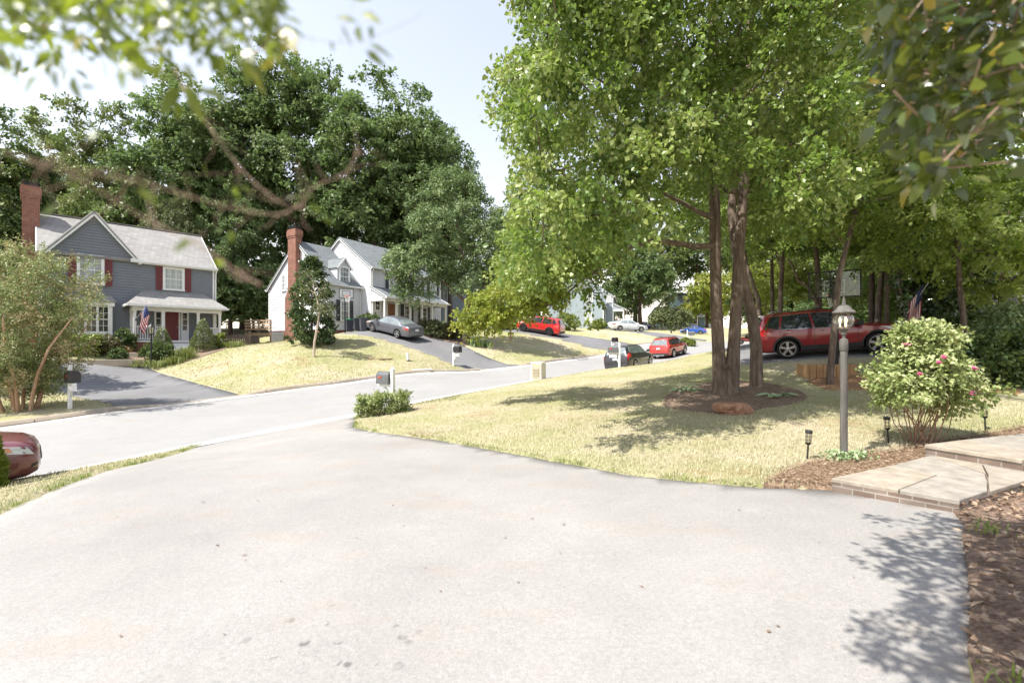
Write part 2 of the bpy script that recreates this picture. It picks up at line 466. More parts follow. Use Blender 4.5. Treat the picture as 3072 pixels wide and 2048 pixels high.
BASE = fit_terrain()
def gz(x, y): return float(BASE(np.array([x]), np.array([y]))[0])
def G(sx, sy, Y0):
    """ground point near depth Y0 along photo column sx"""
    x = (sx-1536)*Y0/F
    return Vector((x, Y0, gz(x, Y0)))
def GP(sx, sy, y0=3.0, y1=120.0):
    """first ground point met by the sight line through photo pixel (sx, sy)"""
    Y = np.concatenate([np.arange(y0, 20, .1), np.arange(20, y1, .4)])
    x = (sx-1536)*Y/F; z = EYE-(sy-HZ)*Y/F
    d = z-BASE(x, Y)
    k = np.where(d <= 0)[0]
    i = k[0] if len(k) else len(Y)-1
    return Vector((x[i], Y[i], float(BASE(x[i:i+1], Y[i:i+1])[0])))

def in_poly(px, py, poly):
    c = np.zeros(px.shape, bool); n = len(poly)
    for i in range(n):
        x0, y0 = poly[i]; x1, y1 = poly[(i+1) % n]
        m = ((y0 > py) != (y1 > py))
        with np.errstate(divide='ignore', invalid='ignore'):
            xi = (x1-x0)*(py-y0)/(y1-y0+1e-12)+x0
        c ^= m & (px < xi)
    return c

PAVED = []
def densify(poly, step):
    out = []
    n = len(poly)
    for i in range(n):
        a = np.array(poly[i]); b = np.array(poly[(i+1) % n])
        k = max(1, int(np.linalg.norm(b-a)/step))
        for j in range(k): out.append(tuple(a+(b-a)*j/k))
    return out

def drape(name, poly, mat, off, step=.5, skirt=.0, kind='structure', bulge=0.0):
    b = densify(poly, step)
    xs = [p[0] for p in b]; ys = [p[1] for p in b]
    gx, gy = np.meshgrid(np.arange(min(xs), max(xs), step), np.arange(min(ys), max(ys), step))
    gx = gx.ravel()+.17*step; gy = gy.ravel()+.23*step
    # keep interior points away from the outline
    ins = in_poly(gx, gy, poly)
    B = np.array(b)
    keep = []
    for i in np.where(ins)[0]:
        if ((B[:, 0]-gx[i])**2+(B[:, 1]-gy[i])**2).min() > (step*.45)**2: keep.append(i)
    pts = [Vector(p) for p in b]+[Vector((gx[i], gy[i])) for i in keep]
    n = len(b)
    vs, es, fs, *_ = delaunay_2d_cdt(pts, [(i, (i+1) % n) for i in range(n)], [], 1, 1e-5)
    vx = np.array([v.x for v in vs]); vy = np.array([v.y for v in vs])
    z = BASE(vx, vy)+off
    if bulge:
        d = np.sqrt(np.array([((B[:, 0]-x)**2+(B[:, 1]-y)**2).min() for x, y in zip(vx, vy)]))
        z = z+bulge*np.clip(d/.5, 0, 1)
    mb = MB()
    mb.v = [(vx[i], vy[i], z[i]) for i in range(len(vs))]
    ff = []
    for f in fs:
        a, b2, c = [Vector((vx[i], vy[i])) for i in f[:3]]
        if (b2-a).cross(c-a) < 0: f = list(reversed(f))
        ff.append(tuple(f))
    mb.f = ff; mb.m = [0]*len(ff)
    if skirt:
        cnt = {}
        for f in ff:
            for i in range(len(f)):
                e = (f[i], f[(i+1) % len(f)])
                cnt[e] = 1
        for e in list(cnt):
            if (e[1], e[0]) not in cnt:
                a, c = e; k = len(mb.v)
                mb.v += [(vx[a], vy[a], z[a]-skirt), (vx[c], vy[c], z[c]-skirt)]
                mb.f.append((c, a, k, k+1)); mb.m.append(0)
    o = mb.build(name, mat, recalc=False)
    o.data.polygons.foreach_set('use_smooth', [True]*len(o.data.polygons))
    return tag(o, kind=kind)

def pw(lst):
    """photo points with depth -> plan outline"""
    return [(P(*p).x, P(*p).y) for p in lst]

NE = catmull(NEAR_EDGE, 4); FE = catmull(FAR_EDGE, 4)
ROAD = NE + FE[::-1]
DRIVE = [(-4.7,-8),(-4.8,0),(-5.0,3.0),(-5.46,4.86),(-6.1,6.2),(-6.6,7.4),(-6.95,9.2),(-7.35,10.75),(-6.0,12.55),(-4.75,14.0),(-4.35,12.6),(-4.0,11.5),(-3.2,10.6),(-1.55,9.25),
         (-.4,7.9),(.4,7.05),(1.5,5.8),(2.2,5.4),(2.8,5.12),(3.55,5.0),(4.05,4.62),(4.36,4.36),(4.13,4.10),(3.80,3.74),(3.45,3.39),(2.98,2.90),(2.55,2.47),(2.17,2.09),(2.08,0),(2.1,-8)]
DRIVE1 = pw([(340,1240,16.2),(345,1226,16.8),(245,1184,19),(184,1153,20.5),(138,1138,21.3),(0,1150,20.5),(-120,1150,20),(-120,1085,24.5),(60,1078,25.2),(184,1077,25.8),(330,1080,27),(402,1090,27.6),(440,1103,27),(490,1122,25.8),(560,1143,24),(612,1157,22.9),(700,1180,20.7),(738,1188,19.9),(600,1207,18.2)])
DRIVE2 = pw([(1425,1114,30.3),(1312,1071,31.6),(1240,1043,32.1),(1159,1022,32.8),(1120,1010,33.2),(1060,1004,33.8),(1006,1001,34.6),(1006,994,37.2),(1100,996,38.0),(1180,996,38.2),(1235,1000,37.5),(1300,1012,36.8),(1380,1032,36),(1451,1066,34),(1520,1088,32.6),(1580,1097,32.7),(1500,1105,31.4)])
DRIVE3 = pw([(1800,1068,41.1),(1839,1046,42.8),(1770,1034,43.2),(1706,1022,44),(1640,1010,44.4),(1563,1000,45),(1485,991,46.3),(1440,985,48),(1480,983,51),(1560,988,50),(1640,996,49.5),(1720,1012,48.3),(1800,1024,47.4),(1870,1040,46.4),(1910,1050,45.6)])
DRIVE4 = pw([(1990,1036,48.4),(2015,1027,49.3),(1975,1014,51.2),(1937,1005,53),(1880,998,55),(1830,994,56),(1830,985,62),(1880,985,61),(1960,994,59),(2053,1012,54),(2120,1022,52.5),(2125,1030,51.6)])
DRIVE5 = [(8.9,18.4),(9.2,17.3),(10.5,16.7),(12.0,16.1),(13.5,15.5),(16.0,14.6),(19,13.6),(24,12.5),(26,17),(20,19.3),(16,20.0),(14.4,21.4),(15.6,25),(18.0,30),(21.0,36),(24.0,43.8),(19.9,42.6),(17.8,38.2),(15.0,32),(12.2,26),(10.0,21)]
FARLANE = [(45,57),(52,66),(58,80),(60,100),(66,100),(66,80),(62,66),(60,60.3)]

def strip(line, o0, o1):
    """plan outline between two offsets (to the left) of a polyline"""
    L = []; Rr = []
    for i, p in enumerate(line):
        a = np.array(line[max(i-1, 0)]); b = np.array(line[min(i+1, len(line)-1)])
        d = (b-a)/np.linalg.norm(b-a); nrm = np.array([-d[1], d[0]])
        L.append(tuple(np.array(p)+nrm*o0)); Rr.append(tuple(np.array(p)+nrm*o1))
    return L+Rr[::-1]

def sub_line(line, i0, i1, sub=4):
    return catmull(line, sub)[i0*sub:i1*sub+1]

def build_ground():
    # tensor grid, fine near the camera
    def lines(a, b, lo, hi, s0, grow):
        out = list(np.arange(a, b, s0)); s = s0; x = a
        left = []
        while x > lo: s = min(s*grow, 9); x -= s; left.append(x)
        s = s0; x = b
        while x < hi: s = min(s*grow, 9); out.append(x); x += s
        return np.array(left[::-1]+out+[hi])
    xs = lines(-17, 16, -300, 300, .22, 1.03); ys = lines(2, 22, -120, 420, .22, 1.02)
    gx, gy = np.meshgrid(xs, ys)
    z = BASE(gx, gy)+.05
    for poly in PAVED:
        ins = in_poly(gx, gy, poly)
        z = np.where(ins, np.minimum(z, BASE(gx, gy)-.12), z)
    nx, ny = len(xs), len(ys)
    V = np.c_[gx.ravel(), gy.ravel(), z.ravel()]
    i, j = np.meshgrid(np.arange(nx-1), np.arange(ny-1))
    a = (j*nx+i).ravel()
    Fq = np.c_[a, a+1, a+1+nx, a+nx]
    o = np_mesh('ground', V, Fq, M['turf'])
    o.data.polygons.foreach_set('use_smooth', [True]*len(o.data.polygons))
    tag(o, kind='structure')

def np_mesh(name, V, Fq, mat, parent=None, tint=None):
    me = bpy.data.meshes.new(name)
    nv, nf, k = len(V), len(Fq), Fq.shape[1]
    me.vertices.add(nv); me.vertices.foreach_set('co', np.asarray(V, np.float32).ravel())
    me.loops.add(nf*k); me.loops.foreach_set('vertex_index', np.asarray(Fq, np.int32).ravel())
    me.polygons.add(nf); me.polygons.foreach_set('loop_start', np.arange(0, nf*k, k, dtype=np.int32))
    me.polygons.foreach_set('loop_total', np.full(nf, k, np.int32))
    if tint is not None:
        at = me.attributes.new('tint', 'FLOAT', 'POINT'); at.data.foreach_set('value', np.asarray(tint, np.float32))
    me.update(calc_edges=True)
    for m in (mat if isinstance(mat, (list, tuple)) else [mat]): me.materials.append(m)
    o = bpy.data.objects.new(name, me)
    return link(o, parent)

def build_setting():
    gut = strip(NE, -.05, .68)
    inset = strip(NE, 0, 0)
    PAVED.extend([ROAD, DRIVE, DRIVE1, DRIVE2, DRIVE3, DRIVE4, DRIVE5, FARLANE, gut])
    PAVED.extend(bed_outlines())
    build_ground()
    drape('road', ROAD, M['road'], 0.0, .9, .12)
    drape('driveway', DRIVE, M['drive'], .012, .3, .13, bulge=.0)
    for d, nm in ((DRIVE1, 'driveway'), (DRIVE2, 'driveway'), (DRIVE3, 'driveway'), (DRIVE4, 'driveway'), (DRIVE5, 'driveway')):
        drape(nm, d, M['drive_dark'], .012, .6, .13)
    drape('road', FARLANE, M['road'], .012, 1.5, .12)
    drape('gutter', strip(sub_line(NEAR_EDGE, 2, 12), -.05, .68), M['concrete'], .02, .3, .12)
    drape('gutter', strip(sub_line(FAR_EDGE, 3, 14), -.45, .0), M['concrete'], .016, .4, .12)
    # curbs with drops at the drives
    def curb(line, lo, hi, drops, w=.28, h=.15, side=1, mat='curb'):
        pts = catmull(line, 10)[lo*10:hi*10+1]
        mb = MB(); prev = None
        acc = 0; seg = 0
        for i, p in enumerate(pts):
            a = np.array(pts[max(i-1, 0)]); b = np.array(pts[min(i+1, len(pts)-1)])
            d = (b-a)/np.linalg.norm(b-a); nrm = np.array([-d[1], d[0]])*side
            hh = h
            for dx0, dx1 in drops:
                e = min(max((p[0]-dx0)/.7, 0), max((dx1-p[0])/.7, 0), 1)
                hh = min(hh, h*(1-e)+.03*e)
            z = gz(p[0], p[1])
            prof = [(-.02, -.1), (0, hh*.35), (.07, hh*.9), (.12, hh), (w, hh), (w+.02, -.1)]
            ring = [(p[0]+nrm[0]*u, p[1]+nrm[1]*u, z+v) for u, v in prof]
            if prev is not None: acc += np.linalg.norm(np.array(p)-np.array(pts[i-1]))
            k = len(mb.v); mb.v += ring
            if prev is not None:
                for q in range(len(prof)-1):
                    mb.f.append((prev+q, k+q, k+q+1, prev+q+1)); mb.m.append(0)
            prev = k
            if acc > 3.0 and hh > .1:   # joint between cast lengths
                acc = 0; prev = None
                k2 = len(mb.v)
                mb.v += [(x+d[0]*.02, y+d[1]*.02, zz) for x, y, zz in ring]
                prev = k2
        o = mb.build('curb', M[mat])
        return tag(o, kind='structure')
    curb(FAR_EDGE, 2, 14, [(-13.9, -11.2), (-2.4, 1.3), (7.6, 12.6), (15.9, 22)])
    curb(NEAR_EDGE, 2, 6, [(-7.6, -5)], .18, .07, -1, 'concrete')
    curb(NEAR_EDGE, 7, 13, [(-5, -4.5)], .18, .08, -1, 'concrete')
# ------------------------------------------------------------------ plants
def unit(a): return a/np.maximum(np.linalg.norm(a, axis=-1, keepdims=True), 1e-9)

def leaf_arrays(p, ax, nr, L, W, fold=.12, droop=.0):
    """folded leaves with a pinched base: 6 verts, 4 triangles each"""
    n = len(p)
    ax = unit(ax); nr = unit(nr-ax*(nr*ax).sum(-1, keepdims=True)); sd = np.cross(ax, nr)
    L = np.broadcast_to(np.asarray(L, float), (n,))[:, None]; W = np.broadcast_to(np.asarray(W, float), (n,))[:, None]
    b = p
    l1 = p+ax*L*.32+sd*W*.5+nr*W*fold; r1 = p+ax*L*.32-sd*W*.5+nr*W*fold
    l2 = p+ax*L*.68+sd*W*.33+nr*(W*fold*.6-L*droop*.4); r2 = p+ax*L*.68-sd*W*.33+nr*(W*fold*.6-L*droop*.4)
    t = p+ax*L-nr*L*droop
    V = np.stack([b, l1, l2, t, r2, r1], 1).reshape(-1, 3)
    base = (np.arange(n)*6)[:, None]
    f = np.array([[0, 1, 5], [1, 2, 5], [5, 2, 4], [2, 3, 4]])
    Fq = (base[:, :, None]+f[None]).reshape(-1, 3)
    return V, Fq

def quad_leaves(p, ax, nr, L, W, fold=.15):
    n = len(p)
    ax = unit(ax); nr = unit(nr-ax*(nr*ax).sum(-1, keepdims=True)); sd = np.cross(ax, nr)
    L = np.broadcast_to(np.asarray(L, float), (n,))[:, None]; W = np.broadcast_to(np.asarray(W, float), (n,))[:, None]
    V = np.stack([p, p+ax*L*.45+sd*W*.5+nr*W*fold, p+ax*L, p+ax*L*.45-sd*W*.5+nr*W*fold], 1).reshape(-1, 3)
    base = (np.arange(n)*4)[:, None]
    f = np.array([[0, 1, 2], [0, 2, 3]])
    return V, (base[:, :, None]+f[None]).reshape(-1, 3)

def spray(rng, C, r, per, leaf, flat=.6, out=None, droop=.35, twigs=7, aspect=.62, up=1.0, jitter=.10, kind='quad', tintc=None, sizevar=.35, shell=.0):
    """leaf sprays round cluster centres C (n,3) with radii r (n,): twigs run outward, leaves sit along them"""
    n = len(C); r = np.broadcast_to(np.asarray(r, float), (n,))
    tw = unit(rng.normal(size=(n, twigs, 3))*np.array([1, 1, flat]) + (0 if out is None else out[:, None, :]*.55))
    k = per
    ci = np.repeat(np.arange(n), k)
    ti = rng.integers(0, twigs, n*k)
    t = rng.uniform(shell, 1, n*k)**.75
    d = tw[ci, ti]
    p = C[ci]+d*(t*r[ci])[:, None]
    p[:, 2] -= droop*r[ci]*t**2
    p += rng.normal(size=p.shape)*(jitter*r[ci])[:, None]
    ax = unit(d*.6+rng.normal(size=p.shape)*.65+np.array([0, 0, -.45]))
    nr = rng.normal(size=p.shape)*.55+np.array([0, 0, up*.55])
    if out is not None: nr = nr+out[ci]*.6
    nr = unit(nr)
    s = leaf*(1-sizevar+2*sizevar*rng.random(n*k))
    fn = quad_leaves if kind == 'quad' else leaf_arrays
    V, Fq = fn(p, ax, nr, s, s*aspect)
    tc = rng.random(n) if tintc is None else tintc
    tint = np.clip(.5+(tc[ci]-.5)*.7+rng.normal(size=n*k)*.16, 0, 1)
    tint = np.repeat(tint, 4 if kind == 'quad' else 6)
    return V, Fq, tint

def grow(trunk, trad, C, rng, minr=.012, power=.42, bend=.12, sag=.0):
    """connect cluster centres to trunk nodes; returns MB of limbs.  trunk: list of polylines, trad: list of radius lists"""
    nodes, par, isT = [], [], []
    rad0 = []
    for poly, rr in zip(trunk, trad):
        for i, p in enumerate(poly):
            nodes.append(np.array(p, float)); par.append(len(nodes)-2 if i else -1); isT.append(True); rad0.append(rr[i])
    nt = len(nodes)
    root = nodes[0]
    ordr = np.argsort(np.linalg.norm(C-C.mean(0)*np.array([0, 0, 0])-root, axis=1)) if len(C) else []
    # attach nearest-to-trunk first
    T = np.array(nodes)
    dt = np.sqrt(((C[:, None]-T[None])**2).sum(-1)).min(1)
    ordr = np.argsort(dt)
    zmin = trunk[0][max(1, int(len(trunk[0])*.3))][2]
    for ci in ordr:
        c = C[ci]
        N = np.array(nodes)
        d = np.linalg.norm(N-c, axis=1)
        dz = N[:, 2]-c[2]
        cost = d+np.maximum(dz+.15*d, 0)*.7
        cost[:nt] += np.where(N[:nt, 2] < zmin, 50, 0)
        j = int(np.argmin(cost))
        a = nodes[j]
        L = np.linalg.norm(c-a)
        k = max(1, int(L/.55)) if L < 6 else 10
        prev = j
        off = rng.normal(size=3)*bend*L
        for q in range(1, k+1):
            t = q/k
            p = a+(c-a)*t+off*math.sin(math.pi*t)+np.array([0, 0, 1])*sag*L*math.sin(math.pi*t)
            nodes.append(p); par.append(prev); isT.append(False); rad0.append(0); prev = len(nodes)-1
    nn = len(nodes)
    cnt = np.zeros(nn)
    ch = [[] for _ in range(nn)]
    for i in range(nn-1, -1, -1):
        if not isT[i] and not ch[i]: cnt[i] = 1
        if par[i] >= 0:
            cnt[par[i]] += cnt[i]; ch[par[i]].append(i)
    rad = [rad0[i] if isT[i] else minr*max(cnt[i], 1)**power for i in range(nn)]
    mb = MB()
    for poly, rr in zip(trunk, trad):
        mb.tube(poly, rr, 12 if max(rr) > .1 else 7)
    # limbs as chains
    done = [False]*nn
    for i in range(nn):
        if isT[i] or done[i]: continue
        chain = [par[i], i]; done[i] = True; cur = i
        while ch[cur]:
            b = max(ch[cur], key=lambda q: cnt[q])
            chain.append(b); done[b] = True; cur = b
        rr = [min(rad[chain[1]]*1.15, rad[chain[0]])]+[rad[q] for q in chain[1:]]
        mb.tube([nodes[q] for q in chain], rr, 5 if rr[0] > .03 else 4, cap=False)
    return mb

def blob_points(rng, c, rad, n, surf=.55):
    """points in an ellipsoid, biased towards its outside"""
    d = unit(rng.normal(size=(n, 3)))
    t = rng.uniform(surf**3, 1, n)**(1/3)
    return np.array(c)+d*t[:, None]*np.array(rad)

def bumpy_crown(rng, h0, h1, rx, ry, n, lobes=7, inner=.35):
    """cluster centres of a broadleaf crown: several big lobes on a tapering oval"""
    cz = (h0+h1)/2; rz = (h1-h0)/2
    out = []
    L = []
    for i in range(lobes):
        th = 2*math.pi*(i/lobes)*1.618*2+rng.uniform(-.3, .3)
        zz = rng.uniform(-.75, .8)
        rr = math.sqrt(max(.05, 1-zz*zz))*rng.uniform(.45, .75)
        L.append(((rx*rr*math.cos(th), ry*rr*math.sin(th), cz+rz*zz*.8), rng.uniform(.3, .46)))
    L.append(((rng.uniform(-.1, .1)*rx, rng.uniform(-.1, .1)*ry, h1-rz*.3), .32)); L.append(((0, 0, cz), .55))
    wts = np.array([s**2 for _, s in L]); wts /= wts.sum()
    for (c, s), w in zip(L, wts):
        k = max(3, int(n*w))
        out.append(blob_points(rng, c, (rx*s*1.15, ry*s*1.15, rz*s*1.1), k, .6))
    return np.concatenate(out)

def trunk_line(rng, h, lean=(0, 0), wob=.15, k=8):
    pts = []
    ox = oy = 0
    for i in range(k+1):
        t = i/k
        ox += rng.normal()*wob*h/40; oy += rng.normal()*wob*h/40
        pts.append((lean[0]*t+ox*(i > 0), lean[1]*t+oy*(i > 0), h*t-.3*(i == 0)))
    return pts

def make_tree(name, label, cat, loc, rng, h, r, crown0, ncl, per, leaf, mat, bark, trad=.3, lobes=8, group=None, ry=None, clr=None, trunk_to=.8, lean=(0, 0), kind='quad',
              flat=.6, droop=.3, twigs=7, aspect=.65, minr=.02, multi=None, C=None, tintz=False, bend=.1, up=1.0, power=.42):
    root = thing(name, label, cat, loc, 0, group)
    if C is None: C = bumpy_crown(rng, crown0, h, r, ry or r, ncl, lobes)
    if multi:
        tr = multi[0]; rr = multi[1]
    else:
        tl = trunk_line(rng, h*trunk_to, lean)
        tr = [tl]; rr = [[trad*(1.35 if i == 0 else 1-.85*i/(len(tl)-1)) for i in range(len(tl))]]
    mb = grow(tr, rr, C, rng, minr, bend=bend, power=power)
    mb.build('trunk', bark, root, smooth=True)
    ctr = C.mean(0)
    out = unit(C-ctr)
    V, Fq, ti = spray(rng, C, clr or leaf*3.5, per, leaf, flat, out, droop, twigs, aspect, kind=kind, up=up)
    np_mesh('crown', V, Fq, mat, root, ti)
    return root

def make_bush(name, label, loc, rng, rx, ry, h, ncl, per, leaf, mat, bark=None, clr=None, cat='shrub', group=None, base=.15, stems=6, aspect=.6, kind='quad', surf=.7, flat=1.0, droop=.1, up=.6, C=None, stem_r=.012, twigs=7):
    root = thing(name, label, cat, loc, 0, group)
    if C is None:
        C = blob_points(rng, (0, 0, h*.5+base*.5), (rx*.85, ry*.85, h*.46), ncl, surf)
        C = C[C[:, 2] > base*.6]
    mb = MB()
    for i in range(stems):
        th = rng.uniform(0, 6.28); q = C[rng.integers(0, len(C))]
        b = np.array([.12*rx*math.cos(th), .12*ry*math.sin(th), -.08])
        m = (b+q)/2+np.array([0, 0, .1*h])-(q-b)*np.array([.1, .1, 0])
        mb.tube([b, m, q], [stem_r, stem_r*.8, stem_r*.4], 5, cap=False)
    if stems: mb.build('stem', bark or M['bark_dark'], root, smooth=True)
    ctr = np.array([0, 0, h*.35])
    V, Fq, ti = spray(rng, C, clr or leaf*2.6, per, leaf, flat, unit(C-ctr), droop, twigs, aspect, kind=kind, up=up)
    keep = None
    np_mesh('foliage', V, Fq, mat, root, ti)
    return root

def cone_bush(name, label, loc, rng, r, h, n, mat, group=None):
    """dwarf conifer: dense short tufts over a cone"""
    root = thing(name, label, 'shrub', loc, 0, group)
    z = 1-np.sqrt(rng.random(n)); th = rng.uniform(0, 6.283, n)
    lump = 1+.10*np.sin(th*5+z*9)+.07*np.sin(z*23+th*2)
    rr = r*(1-z)**.75*lump*rng.uniform(.86, 1.0, n)
    p = np.c_[rr*np.cos(th), rr*np.sin(th), .06+z*h*.97]
    ax = np.c_[np.cos(th), np.sin(th), .5+0*th]+rng.normal(size=(n, 3))*.35
    V, Fq = quad_leaves(p, ax, rng.normal(size=(n, 3)), .11, .055)
    np_mesh('foliage', V, Fq, mat, root, np.repeat(np.clip(rng.normal(.5, .2, n), 0, 1), 4))
    mb = MB(); mb.tube([(0, 0, -.1), (0, 0, h*.8)], [.05, .01], 6); mb.build('trunk', M['bark_dark'], root)
    return root

def grass_clump(name, label, loc, rng, r, h, n, mat, cat='ornamental grass', group=None, w=.02):
    root = thing(name, label, cat, loc, 0, group)
    V, Fq, ti = blades(rng, np.c_[rng.normal(size=(n, 2))*r*.35, np.zeros(n)], h, w, lean=r*.8)
    np_mesh('blades', V, Fq, mat, root, ti)
    return root

def blades(rng, p, h, w, lean=.5, var=.4):
    n = len(p); th = rng.uniform(0, 6.283, n)
    hh = h*(1-var+2*var*rng.random(n)); ll = lean*rng.random(n)
    d = np.c_[np.cos(th), np.sin(th), np.zeros(n)]; sd = np.c_[-np.sin(th), np.cos(th), np.zeros(n)]
    z = np.array([0, 0, 1.0])
    m = p+d*(ll*.35)[:, None]+z*(hh*.6)[:, None]
    t = p+d*ll[:, None]+z*(hh*.9)[:, None]
    V = np.stack([p-sd*w/2, p+sd*w/2, m+sd*w*.4, m-sd*w*.4, t], 1).reshape(-1, 3)
    base = (np.arange(n)*5)[:, None]
    f = np.array([[0, 1, 2], [0, 2, 3], [3, 2, 4]])
    return V, (base[:, :, None]+f[None]).reshape(-1, 3), np.repeat(np.clip(rng.normal(.5, .22, n), 0, 1), 5)

def setup_leaf_mats():
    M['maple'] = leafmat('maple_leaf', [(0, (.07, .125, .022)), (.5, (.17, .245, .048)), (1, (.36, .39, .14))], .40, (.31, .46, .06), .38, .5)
    M['maple_light'] = leafmat('yellow_sunlit_maple_leaf', [(0, (.13, .17, .025)), (.5, (.25, .30, .05)), (1, (.38, .37, .10))], .4, (.42, .48, .06))  # yellower leaf colour; on the maple's low bough it paints in sunlight
    M['oak'] = leafmat('oak_leaf', [(0, (.075, .118, .042)), (.5, (.138, .205, .075)), (1, (.24, .305, .125))], .44, (.14, .22, .05))
    M['oak2'] = leafmat('yellowish_oak_leaf', [(0, (.08, .115, .036)), (.5, (.155, .205, .066)), (1, (.25, .29, .11))], .28, (.2, .3, .04))
    M['olive'] = leafmat('olive_leaf', [(0, (.06, .08, .03)), (.5, (.125, .15, .062)), (1, (.21, .23, .105))], .25, (.18, .24, .06))
    M['cherry'] = leafmat('cherry_leaf', [(0, (.09, .135, .055)), (.5, (.175, .245, .10)), (1, (.28, .35, .17))], .3, (.2, .3, .08))
    M['magnolia'] = leafmat('glossy_dark_leaf', [(0, (.025, .05, .016)), (.5, (.06, .105, .03)), (1, (.14, .19, .065))], .18, (.15, .22, .03), .25, .6)
    M['myrtle'] = leafmat('crape_myrtle_leaf', [(0, (.12, .16, .055)), (.5, (.26, .31, .12)), (.80, (.42, .38, .20)), (1, (.52, .32, .22))], .3, (.26, .30, .07))
    M['dog'] = leafmat('understorey_leaf', [(0, (.085, .135, .024)), (.5, (.18, .24, .05)), (1, (.32, .36, .12))], .5, (.34, .48, .05))
    M['rose'] = leafmat('rose_mallow_leaf', [(0, (.13, .19, .05)), (.5, (.29, .35, .13)), (1, (.49, .51, .27))], .3, (.4, .45, .1))
    M['shrub'] = leafmat('shrub_leaf', [(0, (.03, .06, .015)), (.5, (.07, .115, .028)), (1, (.14, .18, .05))], .25, (.2, .28, .04))
    M['shrub_brown'] = leafmat('brownish_shrub_leaf', [(0, (.06, .055, .025)), (.5, (.12, .115, .045)), (1, (.2, .17, .08))], .25, (.2, .2, .05))
    M['azalea'] = leafmat('bright_shrub_leaf', [(0, (.08, .12, .02)), (.5, (.17, .22, .035)), (1, (.30, .33, .07))], .3, (.32, .38, .05))
    M['spruce'] = leafmat('dwarf_spruce_needle', [(0, (.10, .13, .05)), (.5, (.20, .24, .10)), (1, (.31, .34, .16))], .15, (.2, .25, .06))
    M['grass'] = leafmat('grass_blade', [(0, (.17, .19, .065)), (.40, (.38, .36, .20)), (1, (.60, .54, .39))], .3, (.4, .42, .14))
    M['weed'] = leafmat('green_weed_blade', [(0, (.09, .14, .03)), (.5, (.21, .27, .06)), (1, (.40, .42, .15))], .3, (.3, .42, .05))
    M['liriope'] = leafmat('strap_leaf', [(0, (.08, .12, .03)), (.5, (.20, .24, .07)), (1, (.38, .38, .15))], .25, (.26, .32, .06))
    M['hosta'] = leafmat('hosta_leaf', [(0, (.16, .26, .10)), (.5, (.30, .40, .20)), (1, (.55, .60, .40))], .25, (.35, .45, .2))
    M['pink'] = leafmat('pink_petal', [(0, (.62, .06, .22)), (.5, (.75, .16, .36)), (1, (.85, .45, .6))], .3, (.8, .3, .45))
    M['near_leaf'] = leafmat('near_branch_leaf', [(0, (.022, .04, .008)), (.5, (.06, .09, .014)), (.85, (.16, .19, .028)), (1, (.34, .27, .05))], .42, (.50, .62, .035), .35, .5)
    M['near_holly'] = leafmat('near_glossy_leaf', [(0, (.014, .032, .010)), (.5, (.04, .068, .014)), (.85, (.12, .15, .025)), (1, (.38, .27, .05))], .3, (.38, .42, .04), .22, .7)
    M['litter_leaf'] = leafmat('dead_leaf', [(0, (.11, .065, .04)), (.5, (.26, .175, .115)), (1, (.47, .36, .25))], .2, (.4, .25, .1))
# ------------------------------------------------------------------ houses
def face(kind, c):
    """wall coordinates (a, outward d, z) -> house coordinates"""
    return {'front': lambda a, d, z: (a, c-d, z), 'back': lambda a, d, z: (a, c+d, z),
            'left': lambda a, d, z: (c-d, a, z), 'right': lambda a, d, z: (c+d, a, z)}[kind]

def obox(mb, fn, a0, a1, d0, d1, z0, z1, mi=0):
    vs = [fn(a, d, z) for z in (z0, z1) for a, d in ((a0, d0), (a1, d0), (a1, d1), (a0, d1))]
    return mb.add(vs, [(0,3,2,1),(4,5,6,7),(0,1,5,4),(1,2,6,5),(2,3,7,6),(3,0,4,7)], mi)

def clap(mb, poly, fn, exp=.15, lap=.042):
    zs = [p[1] for p in poly]; z0, z1 = min(zs), max(zs)
    def xr(z):
        xs = []
        n = len(poly)
        for i in range(n):
            (xa, za), (xb, zb) = poly[i], poly[(i+1) % n]
            if (za-z)*(zb-z) <= 0 and za != zb:
                xs.append(xa+(xb-xa)*(z-za)/(zb-za))
        return (min(xs), max(xs)) if xs else None
    z = z0
    while z < z1-1e-4:
        zt = min(z+exp, z1)
        a = xr(z+1e-5); b = xr(zt-1e-5)
        if a and b:
            vs = [fn(a[0], lap, z), fn(a[1], lap, z), fn(b[1], .002, zt), fn(b[0], .002, zt), fn(a[0], .0, z), fn(a[1], .0, z)]
            mb.add(vs, [(0, 1, 2, 3), (4, 5, 1, 0)])
        z = zt

def proud(fn):
    """set joinery in front of the lapped boards"""
    return lambda a, d, z: fn(a, d+.044 if d > 1e-6 else d, z)

